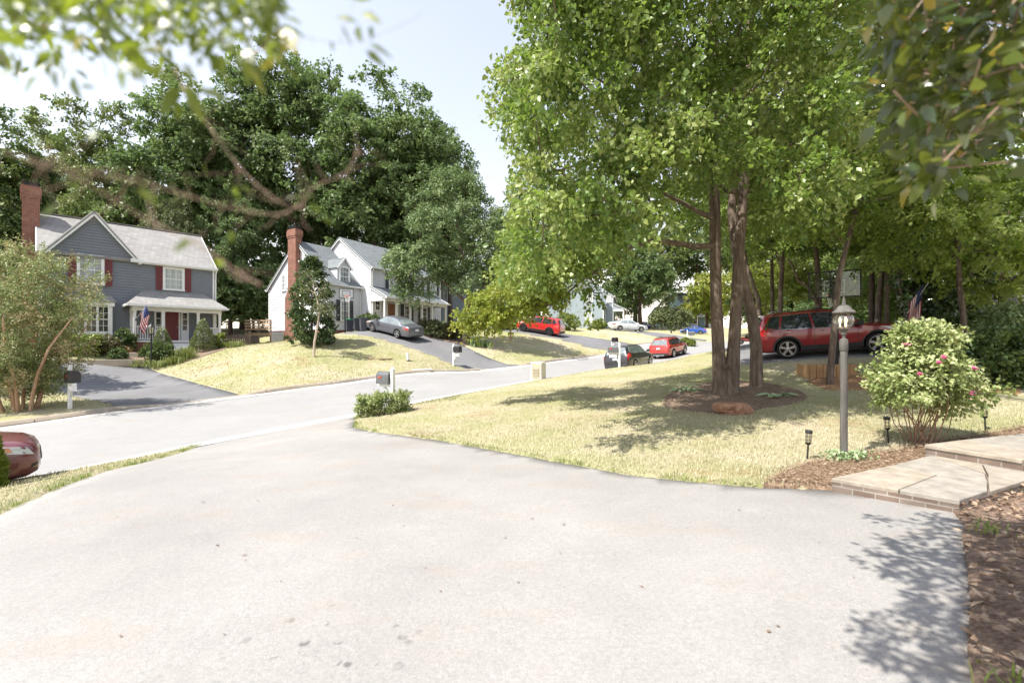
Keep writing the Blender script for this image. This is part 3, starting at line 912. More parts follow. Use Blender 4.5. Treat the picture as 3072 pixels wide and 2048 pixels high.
def window(house, fn, a0, a1, z0, z1, nx=3, nz=2, pane=None, trim=.1, shut=None, sw=.36, dbl=True, label=None):
    fn = proud(fn)
    mb = MB()
    t = trim
    obox(mb, fn, a0, a1, .0, .06, z1-t, z1); obox(mb, fn, a0-.02, a1+.02, .0, .075, z0, z0+t*.8)
    obox(mb, fn, a0, a0+t, .0, .055, z0+t*.8, z1-t); obox(mb, fn, a1-t, a1, .0, .055, z0+t*.8, z1-t)
    g0, g1, h0, h1 = a0+t, a1-t, z0+t*.8, z1-t
    s = .035
    if dbl: obox(mb, fn, g0, g1, .018, .05, (h0+h1)/2-.025, (h0+h1)/2+.025)
    obox(mb, fn, g0, g0+s, .018, .045, h0, h1); obox(mb, fn, g1-s, g1, .018, .045, h0, h1)
    obox(mb, fn, g0, g1, .018, .044, h0, h0+s); obox(mb, fn, g0, g1, .018, .044, h1-s, h1)
    for i in range(1, nx):
        x = g0+(g1-g0)*i/nx; obox(mb, fn, x-.011, x+.011, .019, .036, h0, h1)
    rows = nz*2 if dbl else nz
    for j in range(1, rows):
        if dbl and j == nz: continue
        z = h0+(h1-h0)*j/rows; obox(mb, fn, g0, g1, .019, .035, z-.011, z+.011)
    w = mb.build('window', M['white'], house)
    pb = MB(); obox(pb, fn, g0, g1, 0, .021, h0, h1)
    pb.build('pane', pane or M['pane'], w)
    if shut:
        for sa in (a0-sw-.03, a1+.03):
            sb = MB()
            obox(sb, fn, sa, sa+.05, .02, .055, z0, z1); obox(sb, fn, sa+sw-.05, sa+sw, .02, .055, z0, z1)
            zm = (z0+z1)/2
            for q0, q1 in ((z0, z0+.06), (zm-.04, zm+.04), (z1-.06, z1)): obox(sb, fn, sa+.05, sa+sw-.05, .02, .054, q0, q1)
            zz = z0+.06
            while zz < z1-.08:
                obox(sb, fn, sa+.05, sa+sw-.05, .02, .04, zz+.012, zz+.052); zz += .064
            sb.build('shutter', M[shut], house)
    return w

def gable_roof(mb, x0, x1, y0, y1, ze, zr, ov=.25, rk=.2, t=.12):
    ym = (y0+y1)/2; sl = (zr-ze)/(ym-y0)
    a, b = x0-rk, x1+rk
    mb.slab([(a, y0-ov, ze-ov*sl), (b, y0-ov, ze-ov*sl), (b, ym, zr), (a, ym, zr)], t)
    mb.slab([(b, y1+ov, ze-ov*sl), (a, y1+ov, ze-ov*sl), (a, ym, zr), (b, ym, zr)], t)

def rake(mb, x, y0, ym, ze, zr, ov=.25, h=.2, w=.05):
    """white rake boards along a gable end lying in the plane x"""
    sl = (zr-ze)/(ym-y0)
    for s in (-1, 1):
        p = (x, ym+s*(ym-y0+ov), ze-ov*sl-.12); q = (x, ym, zr-.12)
        mb.bar(p, q, w, h)

def chimney(house, x0, x1, y0, y1, z0, z1, shoulder=None, cap=True, mat='brick', label=None):
    mb = MB()
    if shoulder:
        zs, wx = shoulder
        ym = (y0+y1)/2
        mb.box(x0, x1, y0-wx, y1+wx, z0, zs)
        vs = [(x0, y0-wx, zs), (x1, y0-wx, zs), (x1, y1+wx, zs), (x0, y1+wx, zs), (x0, y0, zs+.7), (x1, y0, zs+.7), (x1, y1, zs+.7), (x0, y1, zs+.7)]
        mb.add(vs, [(0,1,5,4),(1,2,6,5),(2,3,7,6),(3,0,4,7)])
        zb = zs+.7
    else: zb = z0
    mb.box(x0, x1, y0, y1, zb, z1-.75)
    mb.box(x0-.04, x1+.04, y0-.04, y1+.04, z1-.75, z1-.6)
    mb.box(x0-.08, x1+.08, y0-.08, y1+.08, z1-.6, z1-.12)
    mb.box(x0-.04, x1+.04, y0-.04, y1+.04, z1-.12, z1)
    c = mb.build('chimney', M[mat], house)
    if cap:
        k = MB(); xm, ym = (x0+x1)/2, (y0+y1)/2
        k.box(x0+.08, x1-.08, y0+.08, y1-.08, z1, z1+.18); k.box(x0+.0, x1-.0, y0+.0, y1-.0, z1+.18, z1+.24)
        k.build('cap', M['black'], c)
    return c

def column(house, x, y, z0, z1, w=.15, name='column'):
    mb = MB()
    mb.box(x-w/2, x+w/2, y-w/2, y+w/2, z0+.16, z1-.12)
    mb.box(x-w*.68, x+w*.68, y-w*.68, y+w*.68, z0, z0+.16)
    mb.box(x-w*.64, x+w*.64, y-w*.64, y+w*.64, z1-.12, z1)
    return mb.build(name, M['white'], house)

def railing(house, p, q, z0, h=.9, gap=.13):
    mb = MB(); p = Vector(p); q = Vector(q); L = (q-p).length; n = int(L/gap)
    for z in (z0+.1, z0+h): mb.bar((p.x, p.y, z), (q.x, q.y, z), .07, .06)
    for i in range(n+1):
        c = p+(q-p)*((i+.5)/(n+1)); mb.box(c.x-.02, c.x+.02, c.y-.02, c.y+.02, z0+.13, z0+h-.03)
    return mb.build('railing', M['white'], house)

def door(house, fn, a0, a1, z0, z1, mat, light=False):
    fn = proud(fn)
    fb = MB(); t = .1
    obox(fb, fn, a0-t, a0, 0, .06, z0, z1+t); obox(fb, fn, a1, a1+t, 0, .06, z0, z1+t); obox(fb, fn, a0, a1, 0, .06, z1, z1+t)
    fb.build('door_frame', M['white'], house)
    mb = MB(); obox(mb, fn, a0, a1, 0, .03, z0, z1)
    w = a1-a0; h = z1-z0
    for i in (0, 1):
        for b0, b1 in ((.06, .36), (.42, .78), (.83, .95)):
            x = a0+w*(.1+.44*i); obox(mb, fn, x, x+w*.36, .03, .042, z0+h*b0, z0+h*b1)
    d = mb.build('door', M[mat], house)
    hb = MB(); c = fn(a1-.09*w, .07, z0+h*.46)
    hb.lathe([(0, -.035), (.03, -.02), (.036, 0), (.03, .02), (0, .035)], 10, c); hb.build('handle', M['chrome'], d)
    return d

def gutter(mb, p, q):
    mb.bar(p, q, .13, .12)

def gray_house():
    base = 1.0
    ang = math.atan2(.725, .69)
    h = thing('house', 'grey clapboard house with maroon shutters, white porch and brick chimney, left side of the street', 'house', (-22.3, 34, base), ang)
    W, D, E, RG = 9.0, 9.0, 6.43, 9.5
    mb = MB()
    fr, bk, lf, rt = face('front', 0), face('back', D), face('left', -W), face('right', 0)
    clap(mb, [(-W, .5), (0, .5), (0, E), (-W, E)], fr, .18)
    clap(mb, [(-W, .5), (0, .5), (0, E), (-W, E)], bk, .18)
    for f in (lf, rt): clap(mb, [(0, .5), (D, .5), (D, E), (D/2, RG), (0, E)], f, .18)
    gx, gw, gb, gp = -6.6, 2.05, 6.5, 9.05
    g = face('front', -.045)
    clap(mb, [(gx-gw, gb-.35), (gx+gw, gb-.35), (gx+gw, gb), (gx, gp), (gx-gw, gb)], g, .18)
    mb.build('wall', M['siding_grey'], h)
    mb = MB(); mb.box(-W+.02, -.02, .02, D-.02, -1.2, .52); mb.build('foundation', M['brick'], h)
    # roof
    mb = MB(); gable_roof(mb, -W, 0, 0, D, E, RG)
    for s in (-1, 1):
        mb.slab([(gx+s*(gw+.28), -.34, gb-.32), (gx, -.34, gp+.12), (gx, 4.0, gp+.12), (gx+s*(gw+.28), .55, gb-.32)], .09)
    mb.bar((-W-.2, D/2, RG+.01), (.2, D/2, RG+.01), .3, .05)
    mb.build('roof', M['shingle_tan'], h)
    # white trim
    mb = MB()
    for s in (-1, 1):
        mb.bar((gx+s*(gw+.3), -.3, gb-.42), (gx, -.3, gp-.02), .07, .24, up=(0, 0, 1))
        mb.bar((gx+s*(gw+.22), -.15, gb-.40), (gx, -.15, gp-.1), .26, .03)
    for x in (.16, -W-.16):
        rb = MB(); rake(rb, x, 0, D/2, E, RG); rb.build('rake_board', M['white'], h)
    for x0, x1 in ((-.06, .05), (-W-.05, -W+.06)): MB().box(x0, x1, -.05, .06, .5, E-.1).build('corner_board', M['white'], h)
    mb.box(gx+gw-.25, gx+gw+.5, -.36, -.02, E-.28, E-.05)
    mb.build('trim', M['white'], h)
    mb = MB()
    gutter(mb, (gx+gw+.0, -.33, E-.2), (.22, -.33, E-.2)); mb.box(gx+gw+.3, .2, -.27, -.0, E-.32, E-.25)
    mb.tube([(.12, -.3, E-.25), (.12, -.1, E-.6), (.12, -.06, .6), (.12, -.2, .45)], .045, 6)
    mb.build('gutter', M['white'], h)
    window(h, fr, -3.05, -1.8, 4.45, 6.08, 3, 2, M['pane_curtain'], .11, 'shutter_red')
    window(h, g, -7.4, -6.1, 4.45, 6.35, 3, 2, M['pane'], .12, 'shutter_red')
    # box bay
    bx0, bx1, q = -7.75, -5.75, .62
    bb = MB(); bb.box(bx0, bx1, -q, -.0, .35, 1.35); bb.box(bx0, bx0+.16, -q, 0, 1.35, 3.1); bb.box(bx1-.16, bx1, -q, -.0, 1.35, 3.1)
    bb.box(bx0-.1, bx1+.1, -q-.12, 0, 3.1, 3.38); bb.box(bx0-.02, bx1+.02, -q-.04, 0, 1.3, 1.4)
    bay = bb.build('bay_window', M['white'], h)
    rb = MB(); rb.slab([(bx0-.2, -q-.22, 3.39), (bx1+.2, -q-.22, 3.39), (bx1+.0, -.0, 3.85), (bx0-.0, -.0, 3.85)], .06); rb.build('roof', M['shingle_tan'], bay)
    bf = face('front', -q+.03)
    n = 3; ww = (bx1-bx0-.32)/n
    for i in range(n):
        a = bx0+.16+ww*i
        m2 = MB(); 
        for (u0, u1, w0, w1) in ((a, a+.06, 1.4, 3.1), (a+ww-.06, a+ww, 1.4, 3.1), (a+.06, a+ww-.06, 1.4, 1.47), (a+.06, a+ww-.06, 3.03, 3.1), (a+.06, a+ww-.06, 2.22, 2.28)): obox(m2, bf, u0, u1, .0, .05, w0, w1)
        obox(m2, bf, a+ww/2-.012, a+ww/2+.012, .015, .03, 1.47, 3.03)
        for zz in (1.84, 2.65): obox(m2, bf, a+.06, a+ww-.06, .015, .029, zz-.012, zz+.012)
        m2.build('sash', M['white'], bay)
        pm = MB(); obox(pm, bf, a+.06, a+ww-.06, -.01, .012, 1.47, 3.03); pm.build('pane', M['pane_dark'], bay)
    # porch
    px0, px1, pd, fl, pe = -4.85, .12, 1.65, .92, 3.28
    mb = MB(); mb.box(px0, px1, -pd, -.0, -1.0, fl-.12); mb.build('porch_base', M['brick'], h)
    mb = MB(); mb.box(px0-.04, px1+.04, -pd-.06, -.03, fl-.12, fl)
    for k in range(4): mb.box(-3.35, -1.4, -pd-.06-.3*(k+1), -pd-.06-.3*k-.004, fl-.3-.2*k-.5, fl-.18*(k+1))
    mb.build('porch_floor', M['white'], h)
    mb = MB()
    mb.box(px0, px1, -pd, -pd+.16, pe-.42, pe-.08); mb.box(px0, px0+.16, -pd+.16, -.02, pe-.42, pe-.08); mb.box(px1-.16, px1, -pd+.16, -.02, pe-.42, pe-.08)
    mb.box(px0+.16, px1-.16, -pd+.16, -.02, pe-.16, pe-.1)
    mb.build('porch_beam', M['white'], h)
    mb = MB(); o = .32; zt = 4.35
    mb.slab([(px0-o, -pd-o, pe-.02), (px1+o, -pd-o, pe-.02), (px1-.75, -.01, zt), (px0+.75, -.01, zt)], .08)
    mb.slab([(px0-o, -pd-o, pe-.02), (px0+.75, -.01, zt), (px0-o, -.01, pe-.02)], .08)
    mb.slab([(px1+o, -pd-o, pe-.02), (px1+o, -.01, pe-.02), (px1-.75, -.01, zt)], .08)
    mb.build('porch_roof', M['shingle_tan'], h)
    mb = MB()
    gutter(mb, (px0-o, -pd-o-.02, pe-.1), (px1+o, -pd-o-.02, pe-.1)); gutter(mb, (px0-o-.02, -pd-o, pe-.1), (px0-o-.02, -.02, pe-.1)); gutter(mb, (px1+o+.02, -pd-o, pe-.1), (px1+o+.02, -.02, pe-.1))
    mb.build('porch_gutter', M['white'], h)
    for x in (px0+.1, -3.27, -1.29, px1-.1): column(h, x, -pd+.1, fl, pe-.4)
    for x in (px0+.1, px1-.1): column(h, x, -.09, fl, pe-.4)
    railing(h, (px0+.2, -pd+.1, 0), (-3.38, -pd+.1, 0), fl); railing(h, (px0+.1, -pd+.2, 0), (px0+.1, -.18, 0), fl)
    railing(h, (px1-.1, -pd+.2, 0), (px1-.1, -.18, 0), fl); railing(h, (-1.18, -pd+.1, 0), (px1-.2, -pd+.1, 0), fl)
    # entrance
    door(h, fr, -2.92, -2.15, fl, 3.0, 'door_red')
    pf = proud(fr)
    for a0, a1 in ((-3.52, -3.06), (-2.01, -1.55)):
        s = MB(); obox(s, pf, a0, a1, 0, .05, fl, fl+.75); obox(s, pf, a0, a0+.1, 0, .05, fl+.75, 3.1); obox(s, pf, a1-.1, a1, 0, .05, fl+.75, 3.1); obox(s, pf, a0+.1, a1-.1, 0, .05, 2.88, 3.1)
        for zz in (2.0, 2.45): obox(s, pf, a0+.1, a1-.1, .0, .04, zz-.02, zz+.02)
        sl = s.build('sidelight', M['white'], h)
        p = MB(); obox(p, pf, a0+.1, a1-.1, 0, .02, fl+.75, 2.88); p.build('pane', M['pane_dark'], sl)
    chimney(h, -W-.78, -W+.02, 2.6, 4.2, -1.2, 10.75)
    return h

def flag_mesh(root, top, drop, w, h, rng, seed_ph=0.0):
    """hanging flag: canton near the top of the hoist, thirteen stripes; top/drop vectors give the hoist and the fly"""
    t = Vector(top); u = Vector(drop)
    nx, ny = 13, 16
    sides = {'red': MB(), 'white': MB(), 'blue': MB()}
    def pt(i, j):   # i along hoist (0..13), j along fly
        a, b = i/13, j/ny
        p = Vector(t)*(a*h) + u*(b*w)
        n = Vector(t).cross(u).normalized()
        p += n*(.09*w*math.sin(b*7+a*4+seed_ph)*(.3+b)) + Vector(t)*(.05*h*math.sin(b*5+seed_ph)*b)
        return p
    for i in range(nx):
        for j in range(ny):
            c = 'blue' if (i >= 6 and j < ny*.4) else ('red' if i % 2 == 0 else 'white')
            sides[c].add([pt(i, j), pt(i, j+1), pt(i+1, j+1), pt(i+1, j)], [(0, 1, 2, 3)])
    st = MB()
    n = Vector(t).cross(u).normalized()
    for r in range(5):
        for q in range(6):
            i = 6.6+r*1.35; j = (q+.5+.0*r)/6*ny*.38
            c = pt(i, j)
            for s in (-1, 1):
                e = .022*h
                vs = []
                for k in range(10):
                    rr = e if k % 2 == 0 else e*.42
                    vs.append(c+n*(.012*s)+Vector(t)*(rr*math.cos(k*math.pi/5))+u*(rr*math.sin(k*math.pi/5)))
                st.add(vs, [tuple(range(10))])
    cl = sides['red'].build('cloth', M['flag_red'], root)
    sides['white'].build('white_stripes', M['flag_white'], cl)
    cn = sides['blue']; cn.add(st.v, st.f, 1); cn.build('canton', [M['flag_blue'], M['flag_white']], cl)

def flags(gh):
    M['flag_red'] = plain('flag_red_cloth', (.42, .035, .05), .8, .2); M['flag_white'] = plain('flag_white_cloth', (.78, .78, .78), .8, .2); M['flag_blue'] = plain('flag_navy_cloth', (.035, .05, .18), .8, .2)
    Mx = Matrix.Translation(gh.location) @ Matrix.Rotation(gh.rotation_euler.z, 4, 'Z')
    p0 = Mx @ Vector((-4.72, -1.68, 2.25))
    r = thing('flag', 'stars and stripes flag hanging from the porch column of the grey house', 'flag', p0, gh.rotation_euler.z)
    mb = MB(); mb.tube([(0, 0, 0), (.55, -.75, 1.05)], .014, 6); mb.lathe([(0, -.03), (.03, 0), (0, .03)], 8, (.56, -.77, 1.07)); mb.build('pole', M['white'], r)
    b = MB(); b.tube([(0, .06, -.05), (.03, -.05, .08)], .03, 6); b.build('bracket', M['black'], r)
    # hangs down from the pole: hoist lies along the pole, fly falls
    root = r
    base = Vector((.55, -.75, 1.05))*.33
    hoist = Vector((.55, -.75, 1.05)).normalized()
    n0 = set(o.name for o in bpy.data.objects)
    flag_mesh(root, hoist, Vector((.1, .0, -1)).normalized(), 1.35, .8, None, .7)
    for o in root.children:
        if o.name not in n0: o.location = base
    return r

def saltbox(name, label, loc, ang, wall, roof, shut, W=9.4, D=8.0, E=6.3, RG=9.25, wing=(-3.4, 1.23, 9.6, 4.6, 8.45), z0=.6, fb=-1.4, chim=True, porch=True, doorm='door_brown', wing_windows=False, fl=1.05):
    h = thing(name, label, 'house', loc, ang)
    fr, bk, lf, rt = face('front', 0), face('back', D), face('left', 0), face('right', W)
    wx, wy0, wy1, we, wr = wing
    mb = MB()
    clap(mb, [(0, z0), (W, z0), (W, E), (0, E)], fr); clap(mb, [(0, z0), (W, z0), (W, E), (0, E)], bk)
    for f in (lf, rt): clap(mb, [(0, z0), (D, z0), (D, E), (D/2, RG), (0, E)], f)
    wf, wb, wl = face('front', wy0), face('back', wy1), face('left', wx)
    ym = (wy0+wy1)/2
    clap(mb, [(wx, z0), (0, z0), (0, we), (wx, we)], wf); clap(mb, [(wx, z0), (0, z0), (0, we), (wx, we)], wb)
    clap(mb, [(wy0, z0), (wy1, z0), (wy1, we), (ym, wr), (wy0, we)], wl)
    mb.build('wall', M[wall], h)
    mb = MB(); mb.box(.02, W-.02, .02, D-.02, fb, z0+.02); mb.box(wx+.02, .02, wy0+.02, wy1-.02, fb, z0+.02); mb.build('foundation', M['brick'], h)
    mb = MB(); gable_roof(mb, 0, W, 0, D, E, RG)
    sl = (wr-we)/(ym-wy0); o = .25
    mb.slab([(wx-.2, wy0-o, we-o*sl), (0, wy0-o, we-o*sl), (0, ym, wr), (wx-.2, ym, wr)], .12)
    mb.slab([(0, wy1+o, we-o*sl), (wx-.2, wy1+o, we-o*sl), (wx-.2, ym, wr), (0, ym, wr)], .12)
    mb.build('roof', M[roof], h)
    for x, a0, a1, b0, b1 in ((-.16, 0, D/2, E, RG), (W+.16, 0, D/2, E, RG), (wx-.16, wy0, ym, we, wr)):
        rb = MB(); rake(rb, x, a0, a1, b0, b1); rb.build('rake_board', M['white'], h)
    for x0, x1, y0, y1, zt in ((-.05, .06, -.05, .05, E-.1), (W-.06, W+.05, -.05, .05, E-.1), (wx-.05, wx+.05, wy0-.05, wy0+.06, we-.15), (wx-.05, wx+.05, wy1-.06, wy1+.05, we-.15)):
        MB().box(x0, x1, y0, y1, z0, zt).build('corner_board', M['white'], h)
    mb = MB()
    gutter(mb, (-.2, -.33, E-.2), (W+.2, -.33, E-.2))
    g2 = MB(); gutter(g2, (wx-.2, wy1+.33, we-.26), (0, wy1+.33, we-.26)); g2.build('gutter', M['white'], h)
    g3 = MB(); gutter(g3, (wx-.2, wy0-.33, we-.26), (-.0, wy0-.33, we-.26))
    mb.tube([(.08, -.3, E-.25), (.08, -.08, E-.55), (.08, -.08, z0)], .045, 6)
    g3.tube([(-.12, wy0-.3, we-.3), (-.12, wy0-.08, we-.6), (-.12, wy0-.08, z0)], .045, 6); g3.build('gutter', M['white'], h)
    mb.build('gutter', M['white'], h)
    if chim:
        chimney(h, wx-.48, wx+.1, 4.95, 6.05, fb-.5, 9.35, (3.4, .42))
        chimney(h, W-.02, W+.6, 2.5, 3.9, fb, 10.2)
    # dormer on the wing
    dx0, dx1, dz0, dz1 = -2.25, -.95, 4.35, 6.05
    dyf = wy0+.32
    df = face('front', dyf)
    mb = MB(); clap(mb, [(dx0, dz0-.3), (dx1, dz0-.3), (dx1, dz1), ((dx0+dx1)/2, dz1+.75), (dx0, dz1)], df, .13)
    yb = wy0+(dz1-we)/sl
    clap(mb, [(dyf, dz0-.4), (yb, dz1-.05), (yb, dz1), (dyf, dz1)], face('left', dx0), .13); clap(mb, [(dyf, dz0-.4), (yb, dz1-.05), (yb, dz1), (dyf, dz1)], face('right', dx1), .13)
    dm = mb.build('dormer', M[wall], h)
    mb = MB(); yr = wy0+(dz1+.75-we)/sl; xm = (dx0+dx1)/2
    for s, xe in ((-1, dx0-.14), (1, dx1+.14)):
        mb.slab([(xe, dyf-.16, dz1-.14), (xm, dyf-.16, dz1+.82), (xm, yr, dz1+.82), (xe, yb, dz1-.14)], .07)
    mb.build('roof', M[roof], dm)
    mb = MB()
    for s, xe in ((-1, dx0-.14), (1, dx1+.14)): MB().bar((xe, dyf-.17, dz1-.2), (xm, dyf-.17, dz1+.74), .04, .14).build('rake_board', M['white'], dm)
    window(dm, df, dx0+.12, dx1-.12, dz0, dz1+.05, 3, 2, M['pane'], .09)
    window(h, wf, -2.3, -1.35, 1.35, 3.15, 3, 2, M['pane'], .1, shut)
    if wing_windows:
        window(h, wl, wy0+1.6, wy0+2.7, 1.2, 2.8, 3, 2, M['pane_curtain'], .11); window(h, wl, wy0+1.5, wy0+2.6, 4.3, 5.9, 3, 2, M['pane_curtain'], .11)
        window(h, face('left', 0), .2, .95, 4.5, 5.9, 2, 2, M['pane_curtain'], .1)
    else:
        window(h, wl, 7.0, 7.6, 4.1, 5.6, 2, 2, M['pane'], .09)
    # front openings
    for a in (2.05, 5.35, 7.7): window(h, fr, a, a+1.02, 4.45, 5.85, 3, 2, M['pane_curtain'], .1, shut)
    if porch:
        px1, pd, pe = W-1.0, 1.7, 3.5
        mb = MB(); mb.box(0, px1, -pd, 0, fb, fl-.1); mb.build('porch_base', M['brick'], h)
        mb = MB(); mb.box(-.03, px1+.03, -pd-.05, -.02, fl-.1, fl); mb.build('porch_floor', M['concrete_plain'], h)
        mb = MB(); mb.slab([(-.15, -pd-.3, pe-.05), (px1+.15, -pd-.3, pe-.05), (px1+.15, -.0, 4.5), (-.15, -.0, 4.5)], .09); mb.build('porch_roof', M[roof], h)
        mb = MB(); mb.box(.0, px1, -pd, -pd+.18, pe-.36, pe-.06)
        gutter(mb, (-.15, -pd-.33, pe-.1), (px1+.15, -pd-.33, pe-.1))
        for x in (0.0, px1): mb.bar((x-.1, -pd-.3, pe-.12), (x-.1, 0, 4.4), .05, .2); mb.box(x-.09, x+.09, -pd+.18, -.02, pe-.36, pe-.06)
        mb.build('porch_beam', M['white'], h)
        mb = MB(); clap(mb, [(-pd+.1, pe-.06), (-.02, pe-.06), (-.02, 4.36)], face('left', .02), .12); mb.build('porch_gable', M[wall], h)
        for x in (.1, 1.5, 3.2, 4.75, 6.2, px1-.1): column(h, x, -pd+.09, fl, pe-.34, .16)
        column(h, .1, -.09, fl, pe-.34, .16)
        window(h, fr, .36, 1.06, 2.35, 3.3, 2, 1, M['pane_dark'], .09)
        door(h, fr, 1.9, 2.8, fl, fl+2.08, doorm)
        window(h, fr, 3.98, 4.86, fl+.25, fl+2.1, 3, 2, M['pane_dark'], .1, shut)
        window(h, fr, 6.4, 7.3, fl+.25, fl+2.1, 3, 2, M['pane_dark'], .1, shut)
    return h

def far_house(loc, ang):
    h = thing('house', 'distant teal house with a garage and white porch rail down the street', 'house', loc, ang)
    W, D, E, RG = 9.0, 8.0, 5.6, 8.6
    fr, lf, rt = face('front', 0), face('left', 0), face('right', W)
    mb = MB(); clap(mb, [(0, 0), (W, 0), (W, E), (0, E)], fr, .16)
    for f in (lf, rt): clap(mb, [(0, 0), (D, 0), (D, E), (D/2, RG), (0, E)], f, .16)
    gf = face('front', -1.0)
    clap(mb, [(-5.5, 0), (-.01, 0), (-.01, 2.9), (-5.5, 2.9)], gf, .16); clap(mb, [(-1, 0), (6, 0), (6, 2.9), (2.5, 5), (-1, 2.9)], face('left', -5.5), .16)
    mb.build('wall', M['siding_teal'], h)
    mb = MB(); gable_roof(mb, 0, W, 0, D, E, RG); gable_roof(mb, -5.5, 0, -1, 6, 2.9, 5.0)
    mb.slab([(0, -1.9, 2.75), (W, -1.9, 2.75), (W, 0, 3.6), (0, 0, 3.6)], .1); mb.build('roof', M['shingle_grey'], h)
    mb = MB(); mb.box(-.05, .06, -.03, .05, 0, E); mb.box(W-.06, W+.05, -.03, .05, 0, E); gutter(mb, (-.2, -.33, E-.2), (W+.2, -.33, E-.2)); gutter(mb, (0, -1.95, 2.65), (W, -1.95, 2.65)); gutter(mb, (-5.7, -1.3, 2.75), (0, -1.3, 2.75)); mb.build('trim', M['white'], h)
    mb = MB(); gf = proud(gf); obox(mb, gf, -4.6, -1.2, 0, .06, 0, 2.3)
    for k in range(1, 4): obox(mb, gf, -4.6, -1.2, .06, .075, k*.57-.015, k*.57+.015)
    mb.build('garage_door', M['white'], h)
    for x in (.15, 2.4, 4.6, 6.8, 8.85): column(h, x, -1.75, 0, 2.7, .16)
    for a, b in ((.25, 2.3), (4.7, 6.7), (6.9, 8.75)): railing(h, (a, -1.75, 0), (b, -1.75, 0), .1)
    for a in (1.2, 5.6): window(h, fr, a, a+1.1, 3.8, 5.3, 3, 2, M['pane_curtain'], .12, 'shutter_navy')
    window(h, fr, 5.4, 6.8, .8, 2.4, 3, 2, M['pane_dark'], .12); door(h, fr, 2.9, 3.8, .1, 2.2, 'door_red')
    return h

def right_house():
    p = P(3060, 1040, 19.0)
    z = gz(p.x, p.y)
    h = thing('house', 'white clapboard house with porch posts and dark windows behind the trees at the right edge', 'house', (p.x, p.y, z), R(-14))
    W, D, E, RG = 13.0, 9.0, 5.9, 8.9
    fr, lf, rt = face('front', 0), face('left', 0), face('right', W)
    mb = MB(); clap(mb, [(0, .3), (W, .3), (W, E), (0, E)], fr, .14)
    for f in (lf, rt): clap(mb, [(0, .3), (D, .3), (D, E), (D/2, RG), (0, E)], f, .14)
    f2 = face('front', 2.6)
    clap(mb, [(-1.2, .2), (-.01, .2), (-.01, 3.0), (-1.2, 3.0)], f2, .14); clap(mb, [(2.6, .2), (5.4, .2), (5.4, 3), (4, 4.1), (2.6, 3.0)], face('left', -1.2), .14)
    mb.build('wall', M['siding_white'], h)
    mb = MB(); mb.box(.02, W-.02, .02, D-.02, -1, .32); mb.box(-1.18, .02, 2.62, 5.38, -1, .22); mb.build('foundation', M['brick'], h)
    mb = MB(); gable_roof(mb, 0, W, 0, D, E, RG); gable_roof(mb, -1.2, 0, 2.6, 5.4, 3.0, 4.1); mb.slab([(-.1, -2.2, 2.9), (W, -2.2, 2.9), (W, 0, 3.7), (-.1, 0, 3.7)], .1); mb.build('roof', M['shingle_grey'], h)
    mb = MB(); mb.box(-.06, .1, -.05, .05, .3, E); mb.box(-1.25, -1.1, 2.55, 2.66, .2, 2.95); gutter(mb, (-.2, -.33, E-.2), (W+.2, -.33, E-.2)); mb.box(-.1, W, -2.2, -2.0, 2.55, 2.82); gutter(mb, (-1.4, 2.25, 2.75), (0, 2.25, 2.75)); mb.build('trim', M['white'], h)
    mb = MB(); mb.box(0, W, -2.1, -.02, -1, .3); mb.build('porch_base', M['brick'], h)
    for x in (.1, 1.9, 4.0, 6.2): column(h, x, -2.1, .3, 2.55, .2)
    window(h, fr, .55, 1.5, 1.0, 2.6, 2, 2, M['pane_dark'], .12); window(h, fr, 4.3, 5.4, .9, 2.7, 3, 2, M['pane_dark'], .12); window(h, fr, 1.4, 2.4, 3.9, 5.4, 3, 2, M['pane_dark'], .12); window(h, fr, 4.3, 5.3, 3.9, 5.4, 3, 2, M['pane_dark'], .12)
    door(h, fr, 2.5, 3.4, .3, 2.4, 'door_red')
    return h
